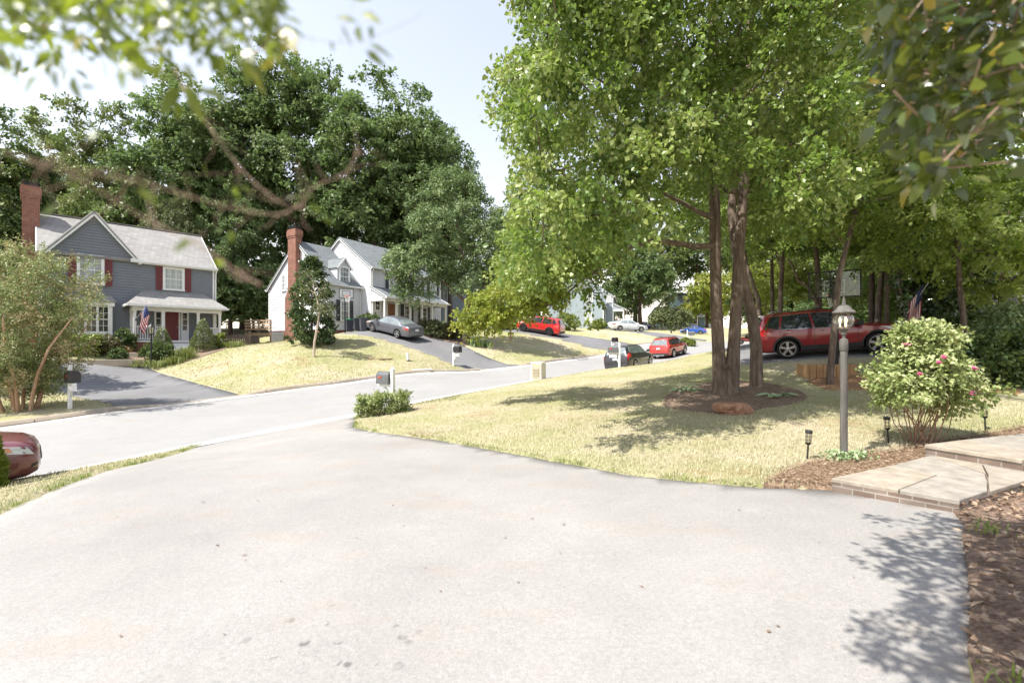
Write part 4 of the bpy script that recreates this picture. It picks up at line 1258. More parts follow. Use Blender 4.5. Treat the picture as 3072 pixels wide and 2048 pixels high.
# ------------------------------------------------------------------ cars
class Body:
    """lofted car body: stations along x (front = +x), each with underside, shoulder and top heights and half widths"""
    def __init__(s, st):
        a = np.array(sorted(st, key=lambda q: -q[0]), float)   # x, zb, zs, zt, w, wr
        s.x = a[:, 0][::-1]; s.t = a[::-1]
    def at(s, x):
        return [np.interp(x, s.x, s.t[:, k]) for k in range(1, 6)]
    def sec(s, x):
        zb, zs, zt, w, wr = s.at(x)
        zs = min(zs, zt-.03)
        up = zt-zs
        return np.array([(0, zb), (w*.80, zb), (w*.95, zb+.07), (w*.995, zb+.38*(zs-zb)), (w, zb+.70*(zs-zb)), (w*.965, zs),
                         (w*.965+(wr-w*.965)*.55, zs+up*.52), (wr, zt-min(.07, up*.25)), (wr*.84, zt-min(.022, up*.08)), (0, zt)])
    def pt(s, x, j, side=1):
        q = s.sec(x); i = int(min(math.floor(j), 8)); f = j-i
        p = q[i]*(1-f)+q[i+1]*f
        return Vector((x, side*p[0], p[1]))
    def nrm(s, x, j, side=1):
        e = .02
        a = s.pt(x+e, j, side)-s.pt(x-e, j, side); b = s.pt(x, min(j+.05, 8.99), side)-s.pt(x, j-.05, side)
        n = a.cross(b)
        n.normalize()
        c = s.pt(x, j, side)
        if n.dot(c-Vector((x*.5, 0, .6))) < 0: n = -n
        return n
    def mesh(s, name, mats, parent, arches, tr):
        xs = []
        for a, b in zip(s.x[:-1], s.x[1:]):
            k = max(1, int(math.ceil((b-a)/.09)))
            xs += [a+(b-a)*i/k for i in range(k)]
        xs.append(s.x[-1])
        V = []; m = 19
        for x in xs:
            q = s.sec(x)
            V += [(x, p[0], p[1]) for p in q]+[(x, -p[0], p[1]) for p in q[-2:0:-1]]
        m = len(V)//len(xs)
        Fc = []
        for i in range(len(xs)-1):
            for k in range(m): Fc.append((i*m+k, i*m+(k+1) % m, (i+1)*m+(k+1) % m, (i+1)*m+k))
        Fc.append(tuple(range(m))); Fc.append(tuple((len(xs)-1)*m+k for k in reversed(range(m))))
        mb = MB(); mb.v = V; mb.f = Fc; mb.m = [0]*len(Fc)
        o = mb.build('tmp_body', mats)
        cb = MB()
        for ax in arches:
            for sd in (-1, 1):
                Mx = Matrix.Translation((ax, sd*.95, tr)) @ Matrix.Rotation(math.pi/2, 4, 'X')
                cb.lathe([(tr*1.17, -.34), (tr*1.17, .34)], 28, (0, 0, 0), Mx, 1)
        c = cb.build('tmp_cut', mats); 
        for p in c.data.polygons: p.material_index = 1
        md = o.modifiers.new('b', 'BOOLEAN'); md.operation = 'DIFFERENCE'; md.object = c; md.solver = 'EXACT'
        dg = bpy.context.evaluated_depsgraph_get()
        me = bpy.data.meshes.new_from_object(o.evaluated_get(dg))
        me.name = name
        o.modifiers.clear()
        bpy.data.objects.remove(o); bpy.data.objects.remove(c)
        me.polygons.foreach_set('use_smooth', [True]*len(me.polygons))
        try: me.set_sharp_from_angle(angle=R(32))
        except Exception: pass
        return link(bpy.data.objects.new(name, me), parent)
    def patch(s, mb, c, side, off=.007, nx=8, nj=4, mi=0):
        """c: corners (x, j) lower-front, lower-rear, upper-rear, upper-front"""
        base = len(mb.v)
        for b in range(nj+1):
            for a in range(nx+1):
                u, v = a/nx, b/nj
                x = (c[0][0]*(1-u)+c[1][0]*u)*(1-v)+(c[3][0]*(1-u)+c[2][0]*u)*v
                j = (c[0][1]*(1-u)+c[1][1]*u)*(1-v)+(c[3][1]*(1-u)+c[2][1]*u)*v
                p = s.pt(x, j, side)+s.nrm(x, j, side)*off
                mb.v.append(tuple(p))
        for b in range(nj):
            for a in range(nx):
                i = base+b*(nx+1)+a
                mb.f.append((i, i+1, i+nx+2, i+nx+1)); mb.m.append(mi)
    def cross(s, mb, x0, x1, j0, off=.007, nx=4, ny=10):
        """panel across the car between the roof edges (windscreen, rear window)"""
        base = len(mb.v)
        for a in range(nx+1):
            x = x0+(x1-x0)*a/nx
            for b in range(ny+1):
                q = -1+2*b/ny; sd = 1 if q >= 0 else -1
                j = 9-(9-j0)*abs(q)
                n = s.nrm(x, max(min(j, 8.9), j0), sd)
                if b == ny/2: n = Vector((n.x, 0, n.z)).normalized()
                mb.v.append(tuple(s.pt(x, j, sd)+n*off))
        for a in range(nx):
            for b in range(ny):
                i = base+a*(ny+1)+b
                mb.f.append((i, i+1, i+ny+2, i+ny+1)); mb.m.append(0)

def make_wheel(parent, x, y, r, w, rim='alloy', spokes=5, rr=.74):
    sd = 1 if y > 0 else -1
    Mx = Matrix.Translation((x, y, r)) @ Matrix.Rotation(-sd*math.pi/2, 4, 'X')
    mb = MB()
    mb.lathe([(r*rr, -w/2), (r*.93, -w/2), (r*.985, -w*.38), (r, -w*.2), (r, w*.2), (r*.985, w*.38), (r*.93, w/2), (r*rr, w/2), (r*rr, w*.1), (r*rr*.9, w*.08), (0, w*.08)], 28, (0, 0, 0), Mx)
    t = mb.build('wheel', M['tyre'], parent, smooth=True)
    rb = MB()
    q = r*rr
    rb.lathe([(q*1.0, w*.36), (q*1.0, w*.52), (q*.93, w*.52), (q*.90, w*.30), (q*.98, w*.2)], 28, (0, 0, 0), Mx, cap=False)
    rb.lathe([(0, w*.50), (q*.2, w*.48), (q*.24, w*.40), (q*.24, w*.12)], 14, (0, 0, 0), Mx)
    for k in range(spokes):
        a = 2*math.pi*k/spokes+.3
        ca, sa = math.cos(a), math.sin(a)
        def pq(rad, tan, z): return (rad*ca-tan*sa, rad*sa+tan*ca, z)
        vs = [pq(q*.15, -q*.13, w*.46), pq(q*.15, q*.13, w*.46), pq(q*.93, q*.17, w*.45), pq(q*.93, -q*.17, w*.45), pq(q*.15, -q*.13, w*.25), pq(q*.15, q*.13, w*.25), pq(q*.93, q*.17, w*.25), pq(q*.93, -q*.17, w*.25)]
        rb.add(vs, [(0,1,2,3),(4,7,6,5),(0,4,5,1),(1,5,6,2),(2,6,7,3),(3,7,4,0)], 0, Mx)
    rb.build('rim', M[rim], t)
    return t


def car(name, label, loc, head, kind, L, W, H, wb, tr, paint, glass='carglass', rim='alloy', belt=None, clad=False, pitch=0.0, roll=0.0, rails=False, pale_rear=None, cat='car', spokes=5, chrome=False, two=False, plate=True, group=None):
    root = thing(name, label, cat, loc, head, group)
    root.rotation_euler = (roll, pitch, head)
    hx = L/2; w = W/2; fo = (L-wb)*.47
    fx = hx-fo; rx = fx-wb
    gc = tr*.62 if kind != 'sedan' else tr*.55
    bt = belt or H*.60
    if kind == 'suv':
        hood = H*.60
        st = [(hx, gc+.15, H*.40, H*.44, w*.66, w*.60), (hx-.04, gc+.06, H*.44, H*.50, w*.76, w*.66), (hx-.16, gc, H*.50, H*.555, w*.90, w*.74), (hx-.42, gc-.01, H*.535, H*.59, w*.97, w*.78),
              (hx-1.0, gc-.01, bt*.95, hood+.02, w*.99, w*.80), (hx-L*.255, gc-.01, bt*.98, H*.645, w, w*.80), (hx-L*.30, gc-.01, bt, H*.74, w, w*.77), (hx-L*.36, gc-.01, bt, H*.88, w, w*.74), (hx-L*.41, gc-.01, bt, H*.955, w, w*.72), (hx-L*.50, gc-.01, bt+.01, H*.995, w, w*.72),
              (0-L*.10, gc-.01, bt+.02, H, w, w*.715), (-hx+.75, gc, bt+.05, H*.985, w*.99, w*.70), (-hx+.46, gc, bt+.06, H*.965, w*.975, w*.685), (-hx+.36, gc+.01, bt+.06, H*.93, w*.965, w*.68), (-hx+.14, gc+.03, bt+.03, H*.67, w*.93, w*.71),
              (-hx+.06, gc+.04, H*.5, H*.555, w*.90, w*.76), (-hx+.02, gc+.07, H*.42, H*.47, w*.87, w*.78), (-hx, gc+.12, H*.36, H*.41, w*.84, w*.78)]
        ws = (hx-L*.265, hx-L*.40); rwx = (-hx+.35, -hx+.15)
        glassx = ((hx-L*.305, -hx+.42), (hx-L*.395, -hx+.66))
    else:
        hood = H*.60; bt = belt or H*.615
        st = [(hx, gc+.14, H*.38, H*.42, w*.60, w*.52), (hx-.05, gc+.05, H*.42, H*.475, w*.74, w*.62), (hx-.18, gc, H*.465, H*.53, w*.88, w*.70), (hx-.45, gc-.01, H*.51, H*.575, w*.96, w*.76), (hx-1.0, gc-.01, bt*.93, hood+.03, w*.99, w*.79),
              (hx-L*.255, gc-.01, bt*.97, H*.655, w, w*.79), (hx-L*.33, gc-.01, bt, H*.79, w, w*.74), (hx-L*.40, gc-.01, bt, H*.925, w, w*.69), (hx-L*.46, gc-.01, bt+.01, H*.985, w, w*.66), (hx-L*.53, gc-.01, bt+.015, H, w, w*.655),
              (hx-L*.62, gc-.01, bt+.02, H*.99, w, w*.65), (hx-L*.70, gc-.01, bt+.03, H*.945, w*.995, w*.655), (hx-L*.78, gc, bt+.04, H*.85, w*.985, w*.68), (hx-L*.865, gc, bt+.03, H*.735, w*.97, w*.74), (-hx+.22, gc+.02, bt+.0, H*.70, w*.93, w*.78),
              (-hx+.07, gc+.05, H*.57, H*.665, w*.89, w*.78), (-hx+.03, gc+.07, H*.45, H*.50, w*.85, w*.76), (-hx, gc+.12, H*.38, H*.43, w*.81, w*.74)]
        ws = (hx-L*.265, hx-L*.42); rwx = (hx-L*.72, hx-L*.855)
        glassx = ((hx-L*.315, hx-L*.80), (hx-L*.405, hx-L*.715))
    B = Body(st)
    B.mesh('body', [M[paint], M['plastic']], root, (fx, rx), tr)
    gl = M[glass]
    # side windows
    (lf, lr), (uf, ur) = glassx
    for sd in (1, -1):
        mid = [lf+(lr-lf)*f for f in ((0, .46, .485, .83, .855, 1) if kind == 'suv' else (0, .50, .53, 1, 1, 1))]
        mu = [uf+(ur-uf)*f for f in ((0, .44, .47, .84, .87, 1) if kind == 'suv' else (0, .50, .53, 1, 1, 1))]
        for a in range(0, 6, 2):
            if mid[a] == mid[a+1]: continue
            mb = MB()
            c = [(mid[a], 5.12), (mid[a+1], 5.12), (mu[a+1], 6.86), (mu[a], 6.86)]
            if kind == 'suv' and a == 4: c[1] = (c[1][0]-.02, 5.5)
            B.patch(mb, c, sd)
            mb.build('side_window', gl, root, smooth='all', recalc=False)
        if chrome:
            mb = MB(); e = .035
            B.patch(mb, [(lf+.05, 5.06), (lr-.02, 5.06), (lr-.02, 5.13), (lf+.05, 5.13)], sd, .012, 16, 1)
            B.patch(mb, [(uf+.02, 6.86), (ur-.02, 6.86), (ur-.02, 6.95), (uf+.02, 6.95)], sd, .012, 16, 1)
            B.patch(mb, [(lr+.01, 5.1), (lr-.05, 5.1), (ur-.04, 6.9), (ur+.01, 6.9)], sd, .012, 1, 8)
            mb.build('window_trim', M['chrome'], root, smooth='all', recalc=False)
        # door seams
        mb = MB()
        for f in (.02, .47, .84) if kind == 'suv' else (.0, .515, .93):
            x = lf+(lr-lf)*f
            lo = 2.2 if f < .8 else 4.3
            B.patch(mb, [(x+.006, lo), (x-.006, lo), (x-.006, 5.05), (x+.006, 5.05)], sd, .003, 1, 12)
        B.patch(mb, [(lf, 2.15), (rx+tr*1.25, 2.15), (rx+tr*1.25, 2.23), (lf, 2.23)], sd, .003, 14, 1)
        mb.build('door_seam', M['plastic'], root, recalc=False)
        hb = MB()
        for f in (.40, .76) if kind == 'suv' else (.43, .84):
            x = lf+(lr-lf)*f; p = B.pt(x, 4.72, sd)
            hb.bbox(x-.10, x+.10, p.y-.012+sd*.014, p.y+.012+sd*.014, p.z-.016, p.z+.016, .008)
        hb.build('door_handle', M['chrome' if chrome else paint], root)
        m = MB(); x = lf-.02; p = B.pt(x, 5.2, sd)
        m.bbox(x-.08, x+.09, p.y+sd*.17-.10, p.y+sd*.17+.10, p.z+.02, p.z+.18, .03)
        m.bar((x, p.y-sd*.02, p.z+.05), (x, p.y+sd*.12, p.z+.07), .06, .04)
        m.build('mirror', M[paint if not clad else 'plastic'], root, smooth=True)
        hl = MB()
        B.patch(hl, [(hx-.07, 4.25), (hx-.50, 4.45), (hx-.88, 5.05), (hx-.15, 5.15)], sd, .009, 8, 3)
        hd = hl.build('headlight', M['lamp_clear'], root, smooth='all', recalc=False)
        am = MB(); B.patch(am, [(hx-.30, 4.5), (hx-.46, 4.56), (hx-.52, 4.95), (hx-.34, 4.98)], sd, .014, 3, 2)
        am.build('indicator', M['lamp_amber'], hd, recalc=False)
        tl = MB()
        if kind == 'suv': B.patch(tl, [(-hx+.62, 4.45), (-hx+.04, 4.1), (-hx+.10, 5.5), (-hx+.46, 5.2)], sd, .010, 6, 3)
        else: B.patch(tl, [(-hx+.55, 4.55), (-hx+.05, 4.3), (-hx+.08, 5.15), (-hx+.42, 5.0)], sd, .010, 6, 3)
        tl.build('taillight', M['lamp_red'], root, smooth='all', recalc=False)
        if clad:
            cl = MB()
            for ax in (fx, rx):
                n = 16; prev = None
                for k in range(n+1):
                    a = math.pi*k/n*1.08-.12
                    r0, r1 = tr*1.155, tr*1.33
                    x0, z0 = ax+r0*math.cos(a), tr+r0*math.sin(a); x1, z1 = ax+r1*math.cos(a), tr+r1*math.sin(a)
                    yb = B.at(min(max(ax, -hx), hx))[3]
                    cur = len(cl.v)
                    cl.v += [(x0, sd*(yb+.012), z0), (x1, sd*(yb+.004), z1), (x0, sd*(yb-.14), z0)]
                    if prev is not None:
                        cl.f += [(prev, cur, cur+1, prev+1), (prev+2, cur+2, cur, prev)]; cl.m += [0, 0]
                    prev = cur
            B.patch(cl, [(fx-tr*1.2, 2.0), (rx+tr*1.2, 2.0), (rx+tr*1.2, 2.72), (fx-tr*1.2, 2.72)], sd, .012, 12, 3)
            cl.build('cladding', M['plastic'], root)
        if rails:
            rb = MB(); pts = []
            for k in range(11):
                x = uf-.15+(ur+.05-uf+.15)*k/10; p = B.pt(x, 7.8, sd)
                pts.append((x, p.y, p.z+(.06 if 0 < k < 10 else .0)))
            rb.tube(pts, .018, 6)
            for k in (3, 7): rb.tube([pts[k], (pts[k][0], pts[k][1], pts[k][2]-.06)], .015, 5)
            rb.build('roof_rail', M['black'], root)
    mb = MB(); B.cross(mb, ws[0], ws[1], 7.15, .008, 6); mb.build('windscreen', gl, root, smooth='all', recalc=False)
    mb = MB(); B.cross(mb, rwx[0], rwx[1], 7.0, .010, 5); mb.build('rear_window', M[pale_rear] if pale_rear else gl, root, smooth='all', recalc=False)
    # front and rear details
    zf = B.at(hx)[2]
    g = MB(); g.bbox(hx-.10, hx+.012, -w*.46, w*.46, gc+.20, gc+.36, .015); 
    for k in range(3): g.box(hx+.012, hx+.02, -w*.44, w*.44, gc+.225+k*.04, gc+.24+k*.04)
    g.build('grille', M['black'], root)
    for sd in (1, -1):
        fg = MB(); B.patch(fg, [(hx-.035, 2.6), (hx-.13, 2.6), (hx-.10, 3.1), (hx-.035, 3.1)], sd, .008, 3, 2); fg.build('bumper_vent', M['black'], root, recalc=False)
    bmp = MB(); zr = gc+.06
    if kind == 'suv' or clad:
        bmp.bbox(-hx-.035, -hx+.10, -w*.84, w*.84, zr, zr+.20, .03); bmp.build('bumper', M['plastic'], root)
        sk = MB(); sk.bbox(-hx-.05, -hx+.05, -w*.5, w*.5, zr-.03, zr+.05, .02); sk.build('skid_plate', M['metal_grey'], root)
    else:
        bmp.bbox(-hx-.02, -hx+.10, -w*.55, w*.55, zr, zr+.10, .02); bmp.build('bumper', M['plastic'], root)
    if plate:
        pz = H*.47 if kind == 'suv' else H*.46
        pb = MB(); x = -hx+(.03 if kind == 'suv' else .035)-.06; pb.box(x-.012, x+.02, -.155, .155, pz, pz+.13); pb.build('licence_plate', M['plate'], root)
    for x in (fx, rx):
        for sd in (1, -1): make_wheel(root, x, sd*(w-.115), tr, .225, rim, spokes)
    ax = MB()
    ax.box(rx-.1, fx+.1, -w*.7, w*.7, gc-.02, gc+.1); ax.build('underbody', M['plastic'], root)
    return root

def put_car(px, py, head_deg, name, label, kind, L, W, H, wb, tr, paint, depth=None, **k):
    """stand a car on the ground with its middle on photo column px at the given depth; tilt it with the slope"""
    x = (px-1536)*depth/F; y = depth
    hd = R(head_deg)
    f = Vector((math.cos(hd), math.sin(hd))); l = Vector((-f.y, f.x))
    d = wb/2
    za, zb = gz(x+f.x*d, y+f.y*d), gz(x-f.x*d, y-f.y*d)
    zl, zr = gz(x+l.x*.8, y+l.y*.8), gz(x-l.x*.8, y-l.y*.8)
    pitch = -math.atan2(za-zb, 2*d); roll = math.atan2(zl-zr, 1.6)
    return car(name, label, (x, y, (za+zb+zl+zr)/4+.012), hd, kind, L, W, H, wb, tr, paint, pitch=pitch, roll=roll, **k)

def cars():
    M['p_maroon'] = paintmat('deep_maroon_paint', (.25, .016, .022)); M['p_red'] = paintmat('bright_red_paint', (.50, .018, .02)); M['p_crv'] = paintmat('metallic_red_paint', (.42, .03, .022))
    M['p_dark'] = paintmat('dark_graphite_paint', (.022, .020, .022), .3, .55); M['p_grey'] = paintmat('slate_grey_paint', (.125, .13, .15), .3, 1, .3); M['p_white'] = paintmat('silver_white_paint', (.66, .67, .66), .3)
    M['p_blue'] = paintmat('bright_blue_paint', (.02, .09, .42)); M['p_navy'] = paintmat('navy_paint', (.02, .04, .15)); M['p_dusty'] = paintmat('dusty_maroon_paint', (.15, .035, .042), .32, .8)
    put_car(2470, 1070, -22, 'parked_car', 'maroon sport utility vehicle parked on the drive behind the lamp post and trees', 'suv', 4.87, 1.93, 1.73, 2.79, .375, 'p_maroon', 17.6, clad=True, chrome=True, rails=True)
    put_car(1893, 1110, 54, 'parked_car', 'dark graphite crossover parked at the kerb behind the white post mailbox', 'suv', 4.65, 1.80, 1.66, 2.69, .345, 'p_dark', 30.2, pale_rear='carglass_pale', glass='carglass_pale')
    put_car(2008, 1070, 50, 'parked_car', 'metallic red crossover with roof rails parked at the kerb ahead of the dark one', 'suv', 4.60, 1.85, 1.68, 2.66, .35, 'p_crv', 39.6, rails=True, clad=True, pale_rear='carglass_pale')
    put_car(1619, 1000, 155, 'parked_car', 'bright red boxy sport utility vehicle on the sloping drive beside the grey-green house', 'suv', 4.83, 1.90, 1.76, 2.81, .37, 'p_red', 46.6, rails=True, clad=True, rim='alloy_dark', belt=1.06)
    put_car(1181, 1000, 147, 'parked_car', 'slate grey sedan on the drive in front of the white house porch', 'sedan', 4.89, 1.85, 1.46, 2.78, .33, 'p_grey', 35.3, glass='carglass_pale')
    put_car(1882, 1000, 8, 'parked_car', 'white sedan parked beside the porch of the grey-green house', 'sedan', 4.8, 1.82, 1.44, 2.75, .32, 'p_white', 57.0, glass='carglass_pale')
    put_car(2080, 1003, 150, 'parked_car', 'bright blue coupe on the far side of the street bend', 'sedan', 4.3, 1.78, 1.36, 2.6, .32, 'p_blue', 78.0, glass='carglass')
    put_car(1935, 985, 20, 'parked_car', 'dark blue sedan half hidden by the dark round tree down the street', 'sedan', 4.7, 1.8, 1.45, 2.7, .32, 'p_navy', 92.0)
    # nose of the car at the left edge
    hd = R(47); L = 4.5
    nose = P(116, 1405, 8.0)
    f = Vector((math.cos(hd), math.sin(hd)))
    c = Vector((nose.x, nose.y))-f*(L/2-.05)
    z = gz(nose.x-f.x*.8, nose.y-f.y*.8)
    zr = gz(c.x-f.x*1.3, c.y-f.y*1.3)
    zc = gz(c.x, c.y)
    car('parked_car', 'dusty maroon sedan nosing in from the left edge beside the hedge', (c.x, c.y, zc+.012), hd, 'sedan', L, 1.76, 1.43, 2.67, .315, 'p_dusty', pitch=-math.atan2(z-zr, 2.7))
# ------------------------------------------------------------------ street furniture and small things
def mailbox(loc, deg, label, boxm, w=.2, h=.24, L=.5, tube=False, flagside=1, open_=False, finial=True, ph=1.32, boxz=1.02, group='mailboxes on white posts along the street'):
    r = thing('mailbox', label, 'mailbox', loc, R(deg), group)
    p = MB(); p.bbox(-.055, .055, -.055, .055, -.3, ph, .008)
    if finial: p.lathe([(.075, ph), (.075, ph+.02), (.0, ph+.09)], 4, (0, 0, 0), Matrix.Rotation(math.pi/4, 4, 'Z'))
    p.build('post', M['white'], r)
    a = MB(); a.box(.055, .12+L, -.05, .05, boxz-.09, boxz-.012); a.bar((.04, 0, boxz-.5), (.36, 0, boxz-.08), .07, .07, up=(0, 1, 0)); a.build('arm', M['white'], r)
    x0 = .07; b = MB(); n = 12
    prof = [(-w/2, 0), (w/2, 0), (w/2, h-w/2)]+[(w/2*math.cos(math.pi*k/n), h-w/2+w/2*math.sin(math.pi*k/n)) for k in range(1, n)]+[(-w/2, h-w/2)]
    b.prism(prof, lambda u, v, d: (d, u, boxz+v), x0, x0+L)
    bx = b.build('box', M[boxm], r, smooth=True)
    d = MB(); q = [(u*1.05, v*1.03-.004) for u, v in prof]; d.prism(q, lambda u, v, d: (d, u, boxz+v), x0+L, x0+L+.018)
    d.bbox(x0+L+.018, x0+L+.04, -.03, .03, boxz+h*.78, boxz+h*.84, .006); d.build('door', M[boxm], r, smooth=True)
    f = MB(); s = flagside*(w/2+.008); f.box(x0+L*.60, x0+L*.90, s-.004, s+.004, boxz+h*.50, boxz+h*.57); f.box(x0+L*.60, x0+L*.72, s-.005, s+.005, boxz+h*.46, boxz+h*.64)
    f.build('flag', M['red_flag'], r)
    if tube:
        t = MB(); t.box(x0+.06, x0+L-.04, -.075, .075, boxz-.27, boxz-.10); t.build('newspaper_box', M['white'], r)
    return r

def glassmat():
    t = NT('thin_lamp_glass')
    g = t.n('ShaderNodeBsdfGlossy'); g.inputs['Roughness'].default_value = .04; g.inputs['Color'].default_value = (.95, .95, .95, 1)
    tr = t.n('ShaderNodeBsdfTransparent'); tr.inputs['Color'].default_value = (.90, .88, .82, 1)
    lw = t.n('ShaderNodeLayerWeight'); lw.inputs['Blend'].default_value = .35
    m = t.n('ShaderNodeMixShader'); t.l(t.math('ADD', t.math('MULTIPLY', lw.outputs['Facing'], .5), .10), m.inputs[0]); t.l(tr.outputs[0], m.inputs[1]); t.l(g.outputs[0], m.inputs[2])
    M['lampglass'] = t.done(m)
    t = NT('clear_backboard')
    g = t.n('ShaderNodeBsdfGlossy'); g.inputs['Roughness'].default_value = .03
    tr = t.n('ShaderNodeBsdfTransparent'); tr.inputs['Color'].default_value = (.86, .89, .88, 1)
    m = t.n('ShaderNodeMixShader'); m.inputs[0].default_value = .05; t.l(tr.outputs[0], m.inputs[1]); t.l(g.outputs[0], m.inputs[2])
    M['boardglass'] = t.done(m)
    t = NT('lamp_bulb'); e = t.n('ShaderNodeEmission'); e.inputs['Color'].default_value = (1, .82, .5, 1); e.inputs['Strength'].default_value = 1.6  # added glow in place of reflected light; the bulbs are unlit
    M['bulb'] = t.done(e)

def lamp_post():
    x, y = 4.52, 6.2; z = gz(x, y)
    r = thing('lamp_post', 'tall grey lamp post with a ribbed glass globe lantern beside the flagstone walk', 'lamp post', (x, y, z))
    M['post_grey'] = barkmat('weathered_post_paint', (.085, .08, .073), (.125, .118, .108), (.18, .17, .155), 9, 1.5)
    top = 1.68-z
    p = MB(); p.tube([(0, 0, -.3), (0, 0, top-.1)], [.045, .043], 20); p.build('post', M['post_grey'], r, smooth=True)
    c = MB(); c.lathe([(.044, top-.16), (.052, top-.15), (.052, top-.04), (.046, top), (.02, top+.01), (.02, top+.05), (.036, top+.07), (.03, top+.10), (.055, top+.13), (.07, top+.14), (.0, top+.141)], 20); c.build('collar', M['post_grey'], r, smooth=True)
    g0 = top+.14; gr = .118
    pr = [(.072, g0+.002)]+[(gr*math.sin(math.pi*(.20+.66*k/10)), g0+.118-gr*math.cos(math.pi*(.20+.66*k/10))) for k in range(11)]
    gl = MB(); 
    base = len(gl.v); n = 48
    for rr, zz in pr:
        for k in range(n):
            q = rr*(1+.02*math.cos(12*2*math.pi*k/n)); gl.v.append((q*math.cos(2*math.pi*k/n), q*math.sin(2*math.pi*k/n), zz))
    for i in range(len(pr)-1):
        for k in range(n): gl.f.append((i*n+k, i*n+(k+1) % n, (i+1)*n+(k+1) % n, (i+1)*n+k)); gl.m.append(0)
    gl.build('globe', M['lampglass'], r, smooth='all')
    rb = MB()
    for k in range(8):
        a = 2*math.pi*k/8+.2; rb.tube([(rr*1.03*math.cos(a), rr*1.03*math.sin(a), zz) for rr, zz in pr], .0035, 4)
    rb.build('globe_rib', M['post_grey'], r)
    t = g0+.225
    k = MB(); k.lathe([(.10, t-.012), (.132, t-.012), (.136, t), (.128, t+.012), (.095, t+.035), (.078, t+.07), (.05, t+.095), (.022, t+.10), (.028, t+.112), (.02, t+.125), (.026, t+.14), (.014, t+.155), (.02, t+.168), (.008, t+.19), (.012, t+.2), (0, t+.222)], 24); k.build('lantern_roof', M['post_grey'], r, smooth=True)
    b = MB()
    for i in range(3):
        a = 2.1*i+.3; b.lathe([(.010, g0+.03), (.010, g0+.09), (.017, g0+.11), (.014, g0+.14), (0, g0+.17)], 10, (.042*math.cos(a), .042*math.sin(a), 0))
    b.build('bulb', M['bulb'], r, smooth=True)
    # ivy sprigs at the foot
    return r

def path_light(x, y, label, lean=(0, 0)):
    z = gz(x, y)
    r = thing('path_light', label, 'path light', (x, y, z), 0, 'solar path lights along the walk')
    r.rotation_euler = (lean[0], lean[1], .3)
    s = MB(); s.tube([(0, 0, -.15), (0, 0, .25)], .011, 8); s.lathe([(.012, .24), (.034, .262), (.038, .275), (.0, .276)], 14); s.build('stake', M['black'], r, smooth=True)
    c = MB()
    for k in range(6):
        a = math.pi*k/3; c.tube([(.034*math.cos(a), .034*math.sin(a), .27), (.036*math.cos(a), .036*math.sin(a), .41)], .003, 4)
    for zz in (.31, .36): c.lathe([(.036, zz-.002), (.038, zz-.002), (.038, zz+.002), (.036, zz+.002), (.036, zz-.002)], 14, cap=False)
    c.build('cage', M['black'], r)
    g = MB(); g.lathe([(.029, .278), (.030, .40)], 14, cap=False); g.build('lens', M['lampglass'], r, smooth='all')
    t = MB(); t.lathe([(.030, .40), (.044, .402), (.045, .438), (.040, .446), (0, .447)], 16); t.build('cap', M['black'], r, smooth=True)
    return r

def hoop(loc, deg, label, bw, bh, bz, ph, reach=.6, base=True, pole=.045, clear=True, name='basketball_hoop'):
    r = thing(name, label, 'basketball hoop', loc, R(deg))
    p = MB(); p.tube([(0, 0, 0), (0, 0, ph)], pole, 10); p.build('pole', M['black'], r, smooth=True)
    a = MB()
    for s in (-1, 1):
        a.bar((0, s*.06, ph-.08), (reach, s*.10, bz+bh*.72), .03, .05); a.bar((0, s*.06, ph-.55), (reach, s*.10, bz+bh*.22), .03, .05)
    a.build('arm', M['black'], r)
    f = MB(); x = reach; t = .045
    f.box(x, x+.03, -bw/2, bw/2, bz, bz+t); f.box(x, x+.03, -bw/2, bw/2, bz+bh-t, bz+bh); f.box(x, x+.03, -bw/2, -bw/2+t, bz+t, bz+bh-t); f.box(x, x+.03, bw/2-t, bw/2, bz+t, bz+bh-t)
    f.box(x-.02, x, -.14, -.10, bz+t, bz+bh-t); f.box(x-.02, x, .10, .14, bz+t, bz+bh-t); f.box(x-.02, x, -.10, .10, bz+bh*.38, bz+bh*.46)
    bd = f.build('backboard', M['black'], r)
    g = MB(); g.box(x+.008, x+.02, -bw/2+t, bw/2-t, bz+t, bz+bh-t); g.build('panel', M['boardglass'] if clear else M['plate'], bd)
    q = MB(); zz = bz+.16
    sq = .03
    for (y0, y1, z0, z1) in ((-.3, .3, zz, zz+sq), (-.3, .3, zz+.42, zz+.42+sq), (-.3, -.3+sq, zz+sq, zz+.42), (.3-sq, .3, zz+sq, zz+.42)): q.box(x+.021, x+.026, y0, y1, z0, z1)
    q.build('target_square', M['black'] if not clear else M['white'], bd)
    rm = MB(); n = 20; c = x+.40; pts = [(c+.225*math.cos(2*math.pi*k/n), .225*math.sin(2*math.pi*k/n), bz+.12) for k in range(n+1)]
    rm.tube(pts, .011, 6, cap=False); rm.bbox(x+.03, x+.18, -.06, .06, bz+.06, bz+.14, .01)
    rim = rm.build('rim', M['orange'], r)
    nb = MB()
    for k in range(12):
        a0 = 2*math.pi*k/12
        for dr in (1, -1):
            pts = []
            for j in range(5):
                aa = a0+dr*j*.26; rr = .22-.085*(j/4)**.7; pts.append((c+rr*math.cos(aa), rr*math.sin(aa), bz+.11-.105*j))
            nb.tube(pts, .005, 3, cap=False)
    nb.build('net', M['white'], rim)
    if base:
        b = MB(); b.bbox(-.75, .35, -.42, .42, 0.0, .17, .05); b.bar((-.6, 0, .12), (0, 0, 1.1), .05, .05); b.build('base', M['black'], r)
    return r

